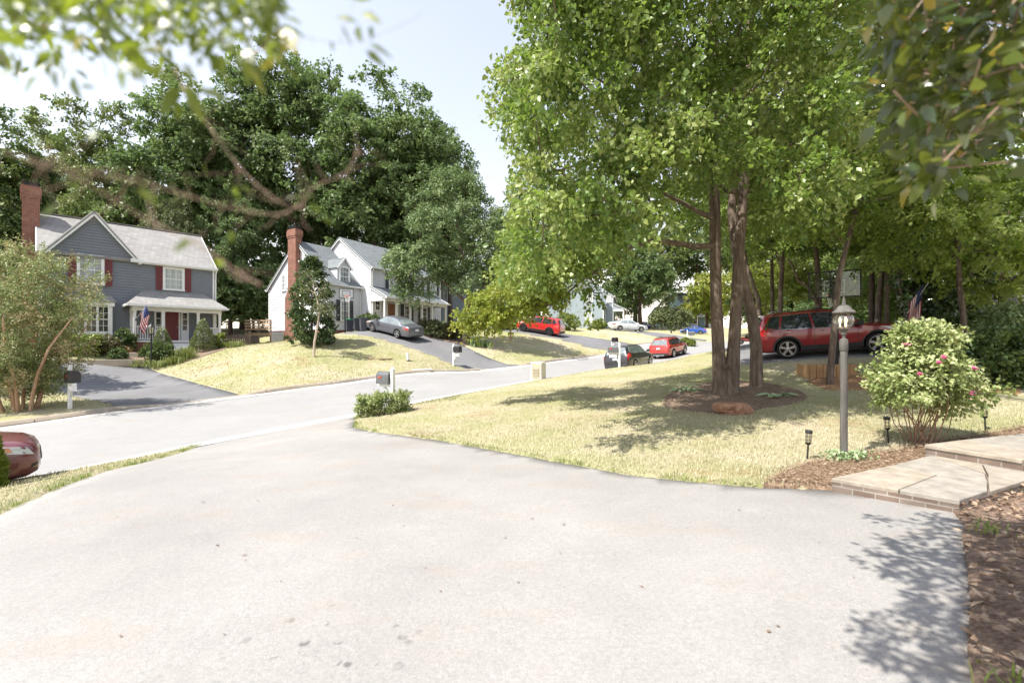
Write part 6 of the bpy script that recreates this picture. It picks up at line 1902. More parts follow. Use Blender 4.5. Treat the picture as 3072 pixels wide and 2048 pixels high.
def shade_trees():
    """trees of the shady side yard on the right"""
    specs = [  # label, trunk (screen x, y, depth)..., base radius, crown centre (x, y, depth), radii, clusters
        ('slim tree standing in front of the glass basketball hoop', [(1905, 885), (1915, 770), (1926, 640), (1945, 560), (1964, 490), (1985, 350), (2000, 200)], 13.0, .082, (1935, 330), (2.9, 2.2, 2.6), 120, 'dog'),
        ('dark straight tree right of the glass basketball hoop', [(2001, 745), (2002, 690), (2003, 600), (2008, 450), (2010, 250)], 20.0, .115, (1990, 300), (4.6, 3.4, 4.8), 120, 'dog'),
        ('pale leaning tree behind the bonnet of the maroon vehicle', [(2013, 748), (2020, 680), (2028, 600), (2034, 480), (2050, 260)], 19.0, .11, (2090, 330), (4.2, 3.2, 3.6), 110, 'dog'),
        ('thin tree between the pale leaning one and the forked one', [(2036, 748), (2037, 660), (2036, 560), (2030, 380)], 22.0, .085, (2050, 420), (4.0, 3.2, 3.2), 90, 'dog'),
        ('forked tree in front of the white house on the right', [(2088, 756), (2091, 690), (2092, 600), (2100, 480), (2120, 330)], 18.0, .10, (2150, 420), (3.9, 3.0, 3.0), 120, 'dog'),
        ('crooked tree right of the pink flowering bush', [(2222, 765), (2212, 720), (2204, 660), (2200, 580), (2210, 500)], 13.0, .075, (2215, 500), (2.4, 2.0, 1.3), 80, 'dog'),
        ('small dark tree nearest the right edge', [(2297, 790), (2296, 730), (2300, 640), (2310, 540), (2320, 450)], 14.0, .06, (2310, 540), (2.6, 2.0, 1.9), 90, 'dog'),
        ('dense dark glossy tree in front of the white garage corner', [(2180, 765), (2179, 700), (2177, 640), (2175, 560)], 17.5, .07, (2180, 590), (1.6, 1.3, 1.8), 90, 'magnolia'),
        ('low bright green sapling behind the bonnet of the maroon vehicle', [(2040, 735), (2040, 700), (2042, 660), (2044, 620)], 27.0, .06, (2045, 640), (3.0, 2.2, 1.9), 60, 'maple'),
        ('low bright green sapling behind the glass of the basketball hoop', [(1945, 735), (1945, 700), (1944, 660), (1940, 620)], 30.0, .06, (1945, 640), (3.4, 2.4, 1.9), 60, 'maple'),
        ('low bright green sapling above the tail of the maroon vehicle', [(1760, 735), (1760, 700), (1759, 660), (1757, 620)], 31.0, .06, (1760, 650), (3.4, 2.4, 1.7), 60, 'maple_light'),
        ('leaning tree left of the maroon vehicle roof', [(1748, 722), (1742, 690), (1728, 650), (1712, 600), (1700, 480), (1700, 330)], 22.0, .11, (1720, 420), (4.4, 3.4, 3.6), 100, 'maple'),
        ('thin upright tree above the rear window of the maroon vehicle', [(1775, 722), (1774, 680), (1773, 620), (1770, 500), (1768, 350)], 26.0, .10, (1790, 440), (4.6, 3.6, 3.8), 90, 'dog'),
        ('second upright tree above the maroon vehicle roof', [(1791, 722), (1793, 670), (1796, 620), (1800, 480), (1806, 330)], 25.0, .12, (1850, 400), (4.6, 3.6, 4.2), 90, 'maple'),
        ('tree with a side limb behind the glass basketball hoop', [(1881, 720), (1880, 670), (1878, 620), (1870, 520), (1868, 380)], 24.0, .15, (1900, 430), (4.6, 3.6, 3.8), 90, 'dog'),
    ]
    for i, (lb, tr, Y, r0, cc, rad, n, m) in enumerate(specs):
        rng = np.random.default_rng(40+i)
        b = D(*tr[0], Y); b[2] = gz(b[0], b[1])
        T = [np.array([0, 0, -.3])]+[D(x, y, Y+.05*k)-b for k, (x, y) in enumerate(tr)]
        T[1] = np.array([0, 0, .12])
        T = [t for k, t in enumerate(T) if k < 2 or t[2] > .3]
        R_ = [r0*1.5, r0*1.15]+[r0*(1-.72*k/len(T)) for k in range(len(T)-2)]
        multi = ([T], [R_])
        if 'forked' in lb:
            j = T[2]; multi = ([T, [T[2]+np.array([0, 0, .2]), D(2072, 680, Y)-b, D(2062, 610, Y)-b, D(2050, 520, Y)-b]], [R_, [.07, .06, .05, .03]])
        if 'side limb' in lb:
            multi = ([T, [D(1881, 705, Y)-b, D(1860, 660, Y)-b, D(1835, 645, Y)-b, D(1815, 600, Y)-b]], [R_, [.11, .09, .07, .05]])
        c = D(*cc, Y)-b
        parts = [blob_points(rng, c, rad, int(n*.6), .45)]
        for q in range(3):
            o = c+unit(rng.normal(size=3))*np.array(rad)*.75; o[2] = c[2]+rng.uniform(-.8, .5)*rad[2]
            parts.append(blob_points(rng, o, np.array(rad)*.5, int(n*.14), .4))
        C = np.concatenate(parts)
        lf = .13 if Y < 15 else .17
        make_tree('shade_tree', lb, 'tree', tuple(b), rng, 0, 0, 0, 0, 150 if Y < 15 else 165, lf, M[m], M['bark_dark' if i in (1, 5, 6, 7, 12) else 'bark'], multi=multi, C=C, clr=.62 if Y < 15 else .85, minr=.011, flat=.4, droop=.3, group='trees of the shady side yard')

def forest():
    protos = []
    for k in range(5):
        rng = np.random.default_rng(70+k)
        h = 26; r = (6.8, 6.2, 7.2, 6.0, 6.6)[k]
        C = bumpy_crown(rng, (5, 6, 4.5, 7, 5)[k], h, r, r, (230, 215, 245, 215, 220)[k], 9)
        root = make_tree('forest_tree', 'x', 'tree', (0, 0, 0), rng, h, r, 5, 0, 165, .34, M[('oak', 'oak', 'oak2', 'oak', 'olive')[k]], M['bark_dark'], trad=.42, C=C, clr=1.4, minr=.028, flat=.6, droop=.25, trunk_to=.85)
        protos.append(root)
    used = [0]*5
    L = [  # column, top, depth, kind, width scale, label
        (-40, 330, 46, 0, 1.0, 'tall dark tree at the far left edge behind the crape myrtle'),
        (120, 372, 50, 2, .95, 'yellow green tree behind the chimney of the grey house'),
        (318, 325, 46, 2, .8, 'feathery lighter tree with an open top above the gable of the grey house'),
        (225, 480, 58, 0, 1.0, 'low dark tree filling the gap above the ridge of the grey house'),
        (545, 240, 49, 0, 1.05, 'tall dark oak rising behind the right half of the grey house roof'),
        (520, 560, 42, 4, .62, 'olive green tree leaning over the grey house roof'),
        (735, 205, 52, 1, 1.0, 'tallest oak between the two nearer houses'),
        (900, 178, 54, 3, 1.0, 'high crowned oak with a pointed top behind the white house chimney'),
        (1110, 232, 52, 0, 1.1, 'broad dark oak behind the main roof of the white house'),
        (1250, 275, 54, 1, 1.0, 'oak on the right shoulder of the wood behind the white house'),
        (1352, 400, 56, 0, .75, 'rounded oak at the right end of the wood beside the open sky'),
        (690, 520, 45, 1, .75, 'shorter dark tree in the gap between the grey and white houses'),
        (980, 480, 62, 2, .9, 'dark understorey tree behind the white house ridge'),
        (420, 500, 64, 1, 1.0, 'dark tree deep behind the grey house chimney'),
        (1250, 520, 66, 0, 1.0, 'dark tree deep behind the cherry tree'),
        (1560, 560, 85, 2, 1.1, 'hazy tree far behind the third house'),
        (1720, 500, 92, 0, 1.1, 'tree beyond the roof of the grey-green house'),
        (1905, 620, 100, 2, 1.2, 'distant tree above the teal house roof'),
        (2090, 560, 104, 1, 1.2, 'distant tree to the right of the teal house'),
        (2260, 430, 64, 2, 1.0, 'background tree seen between the maple trunks and the maroon vehicle'),
        (2480, 400, 58, 2, 1.0, 'background tree behind the glass basketball hoop'),
        (2680, 330, 52, 2, 1.0, 'background tree above the bonnet of the maroon vehicle'),
        (2860, 560, 46, 4, .9, 'background tree above the garage wing of the right hand house'),
        (3060, 500, 44, 2, .9, 'background tree behind the porch of the right hand house'),
        (2380, 250, 70, 2, 1.1, 'tall background tree high above the side yard'),
    ]
    for (sx, sy, Y, k, ws, lb) in L:
        x = (sx-1536)*Y/F; z0 = gz(x, Y); top = EYE-(sy-HZ)*Y/F
        s = (top-z0)/26.0
        o = protos[k] if used[k] == 0 else copy_tree(protos[k])
        used[k] += 1
        o.location = (x, Y, z0); o.rotation_euler = (0, 0, used[k]*1.9+k)
        o.scale = (ws*max(.55, min(s, 1.15)), ws*max(.55, min(s, 1.15)), s)
        tag(o, lb, 'tree', 'background trees behind the houses')
    for k in range(5):
        if used[k] == 0: raise RuntimeError('unused tree')
    # a low thicket closing the view at the foot of the wood
    rng = np.random.default_rng(99)
    proto = None
    th = [(-60, 40, 6), (90, 44, 6.5), (230, 46, 6), (600, 50, 9), (690, 46, 6), (760, 48, 8), (850, 52, 9), (960, 60, 10), (1090, 64, 11), (1230, 66, 12), (1370, 70, 10), (1480, 74, 10), (1620, 80, 11), (1800, 86, 9), (2130, 108, 10), (2280, 66, 8), (2400, 60, 7), (2550, 52, 7), (2700, 48, 7), (2850, 44, 7), (3000, 40, 6), (3130, 38, 7)]
    names = 'crape myrtle|grey house chimney|grey house gable|right corner of the grey house|wood gap|timber deck|white house wing|white house chimney|white house ridge|cherry tree|third house|third house porch|grey-green house|white sedan|teal house|tree trunks|maroon vehicle tail|glass hoop|maroon vehicle bonnet|hanging flag|right hand house porch|right edge'.split('|')
    for i, ((sx, Y, h), nm) in enumerate(zip(th, names)):
        x = (sx-1536)*Y/F; z0 = gz(x, Y)
        if proto is None:
            C = bumpy_crown(rng, .3, 7, 4.6, 3.6, 95, 7)
            proto = make_tree('understorey_tree', 'x', 'tree', (0, 0, 0), rng, 7, 4, 1, 0, 105, .34, M['oak'], M['bark_dark'], trad=.14, C=C, clr=1.05, minr=.02, flat=.6); o = proto
        else: o = copy_tree(proto)
        o.location = (x, Y, z0); o.rotation_euler = (0, 0, i*2.4); s = h/7; o.scale = (max(1, s*.8), max(1, s*.8), s)
        tag(o, 'low leafy understorey tree behind the '+nm, 'tree', 'understorey trees at the foot of the wood')

def garden_plants():
    rng = np.random.default_rng(5)
    g = lambda sx, sy, Y: tuple(G(sx, sy, Y))
    # crape myrtle
    b = np.array(G(70, 1225, 15.9))
    C = blob_points(rng, (-.3, 0, 3.9), (2.3, 2.0, 1.5), 170, .4); C = np.concatenate([C, blob_points(rng, (-.4, 0, 2.3), (2.1, 1.7, 1.1), 130, .3), blob_points(rng, (-.7, .3, 1.3), (1.9, 1.3, .7), 90, .3), blob_points(rng, (.9, -.2, 4.1), (2.0, 1.2, 1.3), 50, .3), blob_points(rng, (-.3, 0, 5.2), (1.5, 1.3, .6), 24, .3)])
    stems, rr = [], []
    for k in range(9):
        a = 2*math.pi*k/9+.3; q = .18+.12*(k % 3)
        stems.append([np.array([q*math.cos(a), q*math.sin(a), -.2]), np.array([q*1.5*math.cos(a), q*1.5*math.sin(a), .6]), np.array([q*2.5*math.cos(a)+.06*math.sin(k*3), q*2.5*math.sin(a), 1.3]), np.array([q*4*math.cos(a), q*4*math.sin(a), 2.2]), np.array([q*6*math.cos(a+.1), q*6*math.sin(a+.1), 3.2])]); rr.append([.065, .052, .045, .034, .018])
    make_tree('crape_myrtle', 'multi-stemmed crape myrtle with tan stems and reddish tips at the left edge', 'tree', tuple(b), rng, 0, 0, 0, 0, 135, .078, M['myrtle'], M['bark_tan'], multi=(stems, rr), C=C, clr=.48, minr=.006, flat=.9, droop=.0, aspect=.5, up=.5)
    # hedge conifer at the left edge
    p = P(-8, 1480, 6.7)
    cone_bush('hedge_conifer', 'yellow green conifer cut by the left edge of the view', (p.x-.30, p.y, gz(p.x-.3, p.y)-.05), rng, .27, 1.5, 3600, M['azalea'])
    # broad tree just outside the left edge, shading the grey house drive
    b = np.array((-27.2, 18.6, gz(-27.2, 18.6)))
    C = bumpy_crown(rng, 4.0, 12.5, 3.9, 3.9, 130, 8)
    make_tree('shade_tree', 'broad tree standing just beyond the left edge by the grey house drive', 'tree', tuple(b), rng, 12.5, 3.9, 4, 0, 120, .22, M['oak2'], M['bark'], trad=.25, C=C, clr=.9, minr=.02)
    # magnolia, bare tree, cherry
    b = np.array(G(936, 1040, 29.4))
    n = 170; z = rng.uniform(.25, 5.4, n); w = 1.32*np.clip(np.interp(z, [0, .6, 2, 3.6, 4.6, 5.5], [.8, 1, 1.02, .85, .6, .25]), 0, 2); th = rng.uniform(0, 6.283, n); rad = w*rng.uniform(.5, 1, n)
    C = np.c_[rad*np.cos(th), rad*np.sin(th), z]
    make_tree('magnolia', 'dense upright magnolia in front of the white house chimney', 'tree', tuple(b), rng, 5.4, 1.5, .3, 0, 95, .17, M['magnolia'], M['bark_dark'], trad=.10, C=C, clr=.36, minr=.008, flat=.8, droop=.0, aspect=.5)
    b = np.array(G(941, 1061, 27.0))
    tl = [np.array([0, 0, -.2]), np.array([.05, 0, .9]), np.array([.25, 0, 2.0]), np.array([.35, 0, 2.9]), np.array([.1, 0, 3.8]), np.array([-.1, 0, 4.6])]
    C = np.concatenate([blob_points(rng, (.0, 0, 4.3), (.9, .8, 1.0), 22, .3), blob_points(rng, (.5, 0, 2.9), (.9, .6, .5), 14, .3)])
    make_tree('thin_tree', 'thin pale-stemmed tree with sparse leaves in front of the magnolia', 'tree', tuple(b), rng, 0, 0, 0, 0, 40, .11, M['olive'], barkmat('pale_bark', (.3, .23, .18), (.46, .38, .31), (.58, .5, .42)), multi=([tl], [[.085, .07, .06, .045, .03, .015]]), C=C, clr=.38, minr=.01, flat=.8)
    b = np.array(G(1398, 1005, 36.5))
    T1 = [np.array([0, 0, -.3]), np.array([0, 0, 1.0]), np.array([.1, 0, 2.6]), np.array([.3, 0, 4.6]), np.array([-.4, .2, 7.5]), np.array([-.9, 0, 10.5])]
    T2 = [np.array([.05, 0, 2.2]), np.array([.9, 0, 3.9]), np.array([2.1, 0, 5.8]), np.array([2.9, .2, 8.0])]
    T3 = [np.array([.15, 0, 3.2]), np.array([-1.1, 0, 4.4]), np.array([-2.6, 0, 5.6]), np.array([-3.9, 0, 6.2])]
    C = np.concatenate([blob_points(rng, (-1.2, 0, 9.6), (3.8, 3.2, 3.2), 150, .4), blob_points(rng, (-3.6, -.3, 6.6), (2.5, 2.0, 1.7), 85, .4), blob_points(rng, (2.0, 0, 7.8), (2.8, 2.6, 2.6), 95, .4), blob_points(rng, (-.9, 0, 12.6), (2.2, 1.8, 1.3), 40, .4), blob_points(rng, (.3, -.5, 5.6), (2.4, 1.6, 1.2), 40, .4), blob_points(rng, (-4.2, -.5, 4.3), (1.5, 1.2, 1.0), 16, .4)])
    make_tree('cherry_tree', 'spreading grey green tree in the mulch bed in front of the white house porch', 'tree', tuple(b), rng, 0, 0, 0, 0, 120, .17, M['cherry'], M['bark'], multi=([T1, T2, T3], [[.36, .27, .23, .17, .10, .05], [.17, .14, .10, .05], [.14, .11, .08, .04]]), C=C, clr=.78, minr=.013, flat=.6, droop=.3)
    b = np.array(G(1532, 1003, 41.0))
    tl = [np.array([0, 0, -.2]), np.array([0, 0, 1.3]), np.array([.08, 0, 2.3]), np.array([.0, 0, 3.4])]
    C = blob_points(rng, (-1.0, 0, 3.2), (1.7, 1.4, .8), 26, .3)
    make_tree('young_tree', 'young thin-trunked tree on the dry lawn below the red vehicle', 'tree', tuple(b), rng, 0, 0, 0, 0, 75, .16, M['maple_light'], M['bark_tan'], multi=([tl], [[.08, .06, .05, .03]]), C=C, clr=.6, minr=.01, flat=.6)
    b = np.array(G(1920, 985, 88.0))
    C = bumpy_crown(rng, 2.5, 15, 7.5, 6, 150, 8)
    make_tree('round_tree', 'dark round tree leaning over the navy sedan down the street', 'tree', tuple(b), rng, 15, 7, 3, 0, 120, .42, M['oak'], M['bark_dark'], trad=.5, C=C, clr=1.4, minr=.03, flat=.6)
    b = np.array(G(2014, 1010, 74.0))
    C = np.concatenate([blob_points(rng, (0, 0, 3.0), (3.2, 2.6, 1.2), 60, .4), blob_points(rng, (-.6, 0, 5.6), (1.0, .8, 1.6), 10, .3)])
    make_tree('weeping_tree', 'small pale weeping tree beside the white box in front of the teal house', 'tree', tuple(b), rng, 4, 3, 2, 0, 110, .30, M['olive'], M['bark_dark'], trad=.12, C=C, clr=.9, minr=.02, flat=.9, droop=.9)
    b = np.array(G(2120, 985, 92.0))
    C = bumpy_crown(rng, 1.0, 11, 5.5, 4.5, 100, 6)
    make_tree('round_tree', 'bright green tree to the right of the blue coupe', 'tree', tuple(b), rng, 11, 5, 2, 0, 110, .40, M['maple_light'], M['bark_dark'], trad=.3, C=C, clr=1.3, minr=.03, flat=.6)
    # shrubs of the grey house
    B = make_bush
    B('shrub', 'bright green shrub under the bay window of the grey house', g(258, 1060, 27.3), rng, 1.0, .8, 1.25, 60, 80, .13, M['azalea'])
    B('shrub', 'dark green shrub left of the bright one at the grey house bay', g(190, 1062, 27.0), rng, .9, .7, 1.15, 50, 80, .12, M['shrub'])
    B('shrub', 'brownish green shrub right of the bay window', g(322, 1062, 28.0), rng, .75, .6, 1.15, 45, 80, .11, M['shrub_brown'])
    B('shrub', 'upright green shrub at the left corner of the grey house porch', g(372, 1052, 29.0), rng, .65, .55, 1.45, 50, 80, .11, M['shrub'])
    B('boxwood', 'small clipped boxwood ball before the grey house porch', g(354, 1068, 27.4), rng, .52, .5, .62, 40, 90, .07, M['shrub'], surf=.85)
    cone_bush('dwarf_spruce', 'left dwarf spruce in front of the maroon front door', g(487, 1060, 29.2), rng, .66, 1.85, 3800, M['spruce'], 'dwarf spruces before the porch')
    cone_bush('dwarf_spruce', 'larger right dwarf spruce at the end of the grey house porch', g(609, 1058, 30.2), rng, .78, 2.2, 4600, M['spruce'], 'dwarf spruces before the porch')
    B('shrub', 'low leafy shrub behind the black lamp post', g(470, 1068, 28.2), rng, .95, .6, .95, 50, 80, .11, M['shrub'])
    B('shrub', 'small light green shrub beyond the larger dwarf spruce', g(660, 1052, 31.0), rng, .45, .4, .95, 30, 80, .09, M['azalea'])
    for sx, sy, Y, r_, h_, lb in ((420, 1084, 27.0, .75, .55, 'strap-leaved clump left of the black lamp post'), (478, 1084, 27.1, .8, .52, 'strap-leaved clump right of the black lamp post'), (525, 1078, 27.6, .7, .62, 'yellowing strap-leaved clump before the left dwarf spruce'), (555, 1070, 28.4, .75, 1.0, 'tall arching grass clump between the dwarf spruces'), (703, 1056, 31.0, .7, .6, 'yellow green grass clump by the picket gate')):
        grass_clump('grass_clump', lb, g(sx, sy, Y), rng, r_, h_*.72, 420, M['liriope'], group='grass clumps along the grey house bed', w=.03)
    # shrubs of the white house
    for sx, sy, Y, rx, h, lb, m in ((1110, 995, 37.6, 1.15, 1.15, 'round clipped boxwood behind the nose of the grey sedan', 'shrub'), (1285, 998, 37.6, 1.1, 1.1, 'brown green shrub right of the grey sedan', 'shrub_brown'), (1310, 1005, 36.6, .95, 1.2, 'loose shrub at the corner of the white house bed', 'olive'), (1345, 1002, 37.2, 1.3, 1.2, 'wide shrub left of the cherry trunk', 'shrub_brown'), (1372, 995, 39.5, .9, 1.2, 'darker shrub behind the cherry trunk', 'shrub')):
        B('shrub', lb, g(sx, sy, Y), rng, rx, rx*.8, h, 60, 75, .13, M[m], surf=.8)
    for sx, sy, Y, lb in ((1428, 1010, 36.2, 'blue grey spiky yucca in the mulch right of the cherry trunk'), (1456, 1004, 36.6, 'second lower yucca beside the spiky one')):
        grass_clump('yucca', lb, g(sx, sy, Y), rng, .8, .95 if sx < 1440 else .65, 120, M['cherry'], 'yucca', w=.06)
    for sx, sy, Y, rx, h, lb, m in ((1478, 985, 47.5, 1.7, 1.9, 'yellow leaved shrub behind the young thin-trunked tree', 'maple_light'), (1530, 985, 48.5, 1.4, 1.3, 'grey green shrub left of the bright red vehicle', 'olive'), (1702, 985, 52.5, 1.5, 1.9, 'round bright green shrub behind the tail of the red vehicle', 'azalea'), (1797, 985, 57.0, .8, 1.2, 'small shrub against the grey-green house wall', 'azalea'), (2056, 1036, 46.9, .42, .6, 'small bush left of the mailbox on the street bend', 'azalea'), (2070, 1040, 46.6, .45, .55, 'small bush right of the mailbox on the street bend', 'azalea')):
        B('shrub', lb, g(sx, sy, Y), rng, rx, rx*.8, h, 50, 70, .16 if Y > 47 else .1, M[m], surf=.75)
    # leafy bed round the near mailbox
    C = []
    for k in range(190):
        t = rng.uniform(-1, 1); C.append((t*.62+rng.normal()*.04, t*.38+rng.normal()*.17, rng.uniform(.10, .66)))
    q = G(1152, 1240, 13.75)
    B('bed_plant', 'yellow green leafy plants crowded round the near mailbox post', tuple(q), rng, 1, 1, .7, 0, 70, .05, M['rose'], C=np.array(C), clr=.15, stems=24, kind='quad', stem_r=.006)
    # pink flowering bush
    q = np.array(G(2770, 1343, 6.85))
    C = np.concatenate([blob_points(rng, (.02, 0, 1.52), (.42, .40, .34), 58, .5), blob_points(rng, (-.05, 0, 1.12), (.62, .55, .36), 84, .5), blob_points(rng, (-.40, -.1, .92), (.40, .40, .30), 34, .5), blob_points(rng, (.46, 0, .86), (.44, .42, .34), 46, .5)])
    rb = thing('flowering_bush', 'loose bush with pale green leaves and a few pink blooms beside the flagstone path', 'shrub', tuple(q))
    mb = MB()
    for k in range(24):
        a = rng.uniform(0, 6.283); c = C[rng.integers(0, len(C))]
        s0 = np.array([.12*math.cos(a), .10*math.sin(a), -.05]); m1 = s0+(c-s0)*.4+np.array([.06*math.cos(a), .06*math.sin(a), -.05]); mb.tube([s0, m1, s0+(c-s0)*.75+np.array([0, 0, .06]), c], [.008, .007, .005, .003], 5, cap=False)
    mb.build('stem', plain('reddish_stem', (.26, .15, .10), .8, .2, var=.25, scale=12), rb, smooth=True)
    V, Fq, ti = spray(rng, C, .20, 60, .054, .6, unit(C-np.array([0, 0, .9])), .1, 8, .68, 1.2, .12, kind='leaf')
    np_mesh('foliage', V, Fq, M['rose'], rb, ti)
    for (x, y, dep, s) in ((2240, 848, 6.25, .075), (2170, 822, 6.3, .055), (2235, 905, 6.4, .04), (2112, 860, 6.35, .045), (2080, 790, 6.5, .035), (2180, 772, 6.6, .035), (2155, 835, 6.25, .05)):
        x0 = D(x, y, dep)-q; n = 9
        a = rng.uniform(0, 6.283, n)
        Vp, Fp = leaf_arrays(np.repeat(x0[None], n, 0)+rng.normal(size=(n, 3))*.012, np.c_[np.cos(a), np.sin(a)-.3, .5*np.ones(n)], np.c_[np.cos(a)*.3, -.4*np.ones(n), np.ones(n)], s, s*.8)
        np_mesh('bloom', Vp, Fp, M['pink'], rb, np.repeat(np.clip(rng.normal(.4, .25, n), 0, 1), 6))
    # shrubs at the right edge
    for sx, sy, Y, rx, h, lb, m, lf in ((2950, 1120, 11.0, 1.1, 1.0, 'dark glossy shrub to the right of the pink flowering bush', 'magnolia', .10), (3040, 1130, 10.6, 1.0, 1.25, 'dense green shrub at the right edge under the white porch', 'shrub', .10), (3070, 1060, 13.0, 1.3, 1.7, 'tall leafy shrub against the right hand porch', 'cherry', .11), (2880, 1050, 15.5, 1.1, 1.2, 'shrub before the garage wing of the right hand house', 'shrub', .12), (2990, 1000, 17.5, 1.4, 1.5, 'foundation shrub below the right hand porch posts', 'dog', .12)):
        B('shrub', lb, g(sx, sy, Y), rng, rx, rx*.8, h, 75, 85, lf, M[m], surf=.7)
    # hostas
    for px, py, lb in ((2330, 1200, 'variegated hosta in the mulch right of the maple trunks'), (2056, 1180, 'variegated hosta left of the maple in the mulch ring')):
        q = GP(px, py, 6)
        r = thing('hosta', lb, 'plant', tuple(q), 0, 'hostas in the mulch ring')
        n = 26; a = rng.uniform(0, 6.283, n); el = rng.uniform(.15, 1.0, n)
        st = np.c_[np.cos(a)*.07, np.sin(a)*.07, np.full(n, .02)]; ax = np.c_[np.cos(a)*np.cos(el), np.sin(a)*np.cos(el), np.sin(el)]
        tip = st+ax*rng.uniform(.10, .26, n)[:, None]
        Vh, Fh = leaf_arrays(tip, np.c_[np.cos(a), np.sin(a), .12-.2*rng.random(n)], np.c_[-np.cos(a)*.2, -np.sin(a)*.2-.2, np.ones(n)], .22, .15, .1, .15)
        np_mesh('leaves', Vh, Fh, M['hosta'], r, np.repeat(np.clip(rng.normal(.5, .25, n), 0, 1), 6))
        mb = MB()
        for k in range(n): mb.tube([st[k]*.4, tip[k]], .005, 3)
        mb.build('stalk', M['hosta'], r)

def bed_outlines():
    gp = lambda pts, y0=3.0: [tuple(GP(x, y, y0)[:2]) for x, y in pts]
    lamp = gp([(2290, 1462), (2400, 1474), (2488, 1476)], 4)+[(3.50, 4.98), (4.4, 5.45), (5.5, 6.02), (5.65, 6.3), (7.2, 6.8), (9.0, 7.4)]+gp([(3100, 1283), (2960, 1308), (2830, 1335), (2690, 1358), (2600, 1366), (2540, 1380), (2430, 1396), (2350, 1425)], 5)
    right = [(4.16, 4.30), (3.92, 3.94), (3.62, 3.66), (3.40, 3.42), (3.20, 3.20), (2.93, 2.92), (2.72, 2.70), (2.50, 2.49), (2.30, 2.30), (2.11, 2.09), (2.06, 0), (2.06, -3), (12, -3), (12, 6.2), (9.4, 6.15), (6.9, 5.45), (5.95, 5.02)]
    return lamp, right

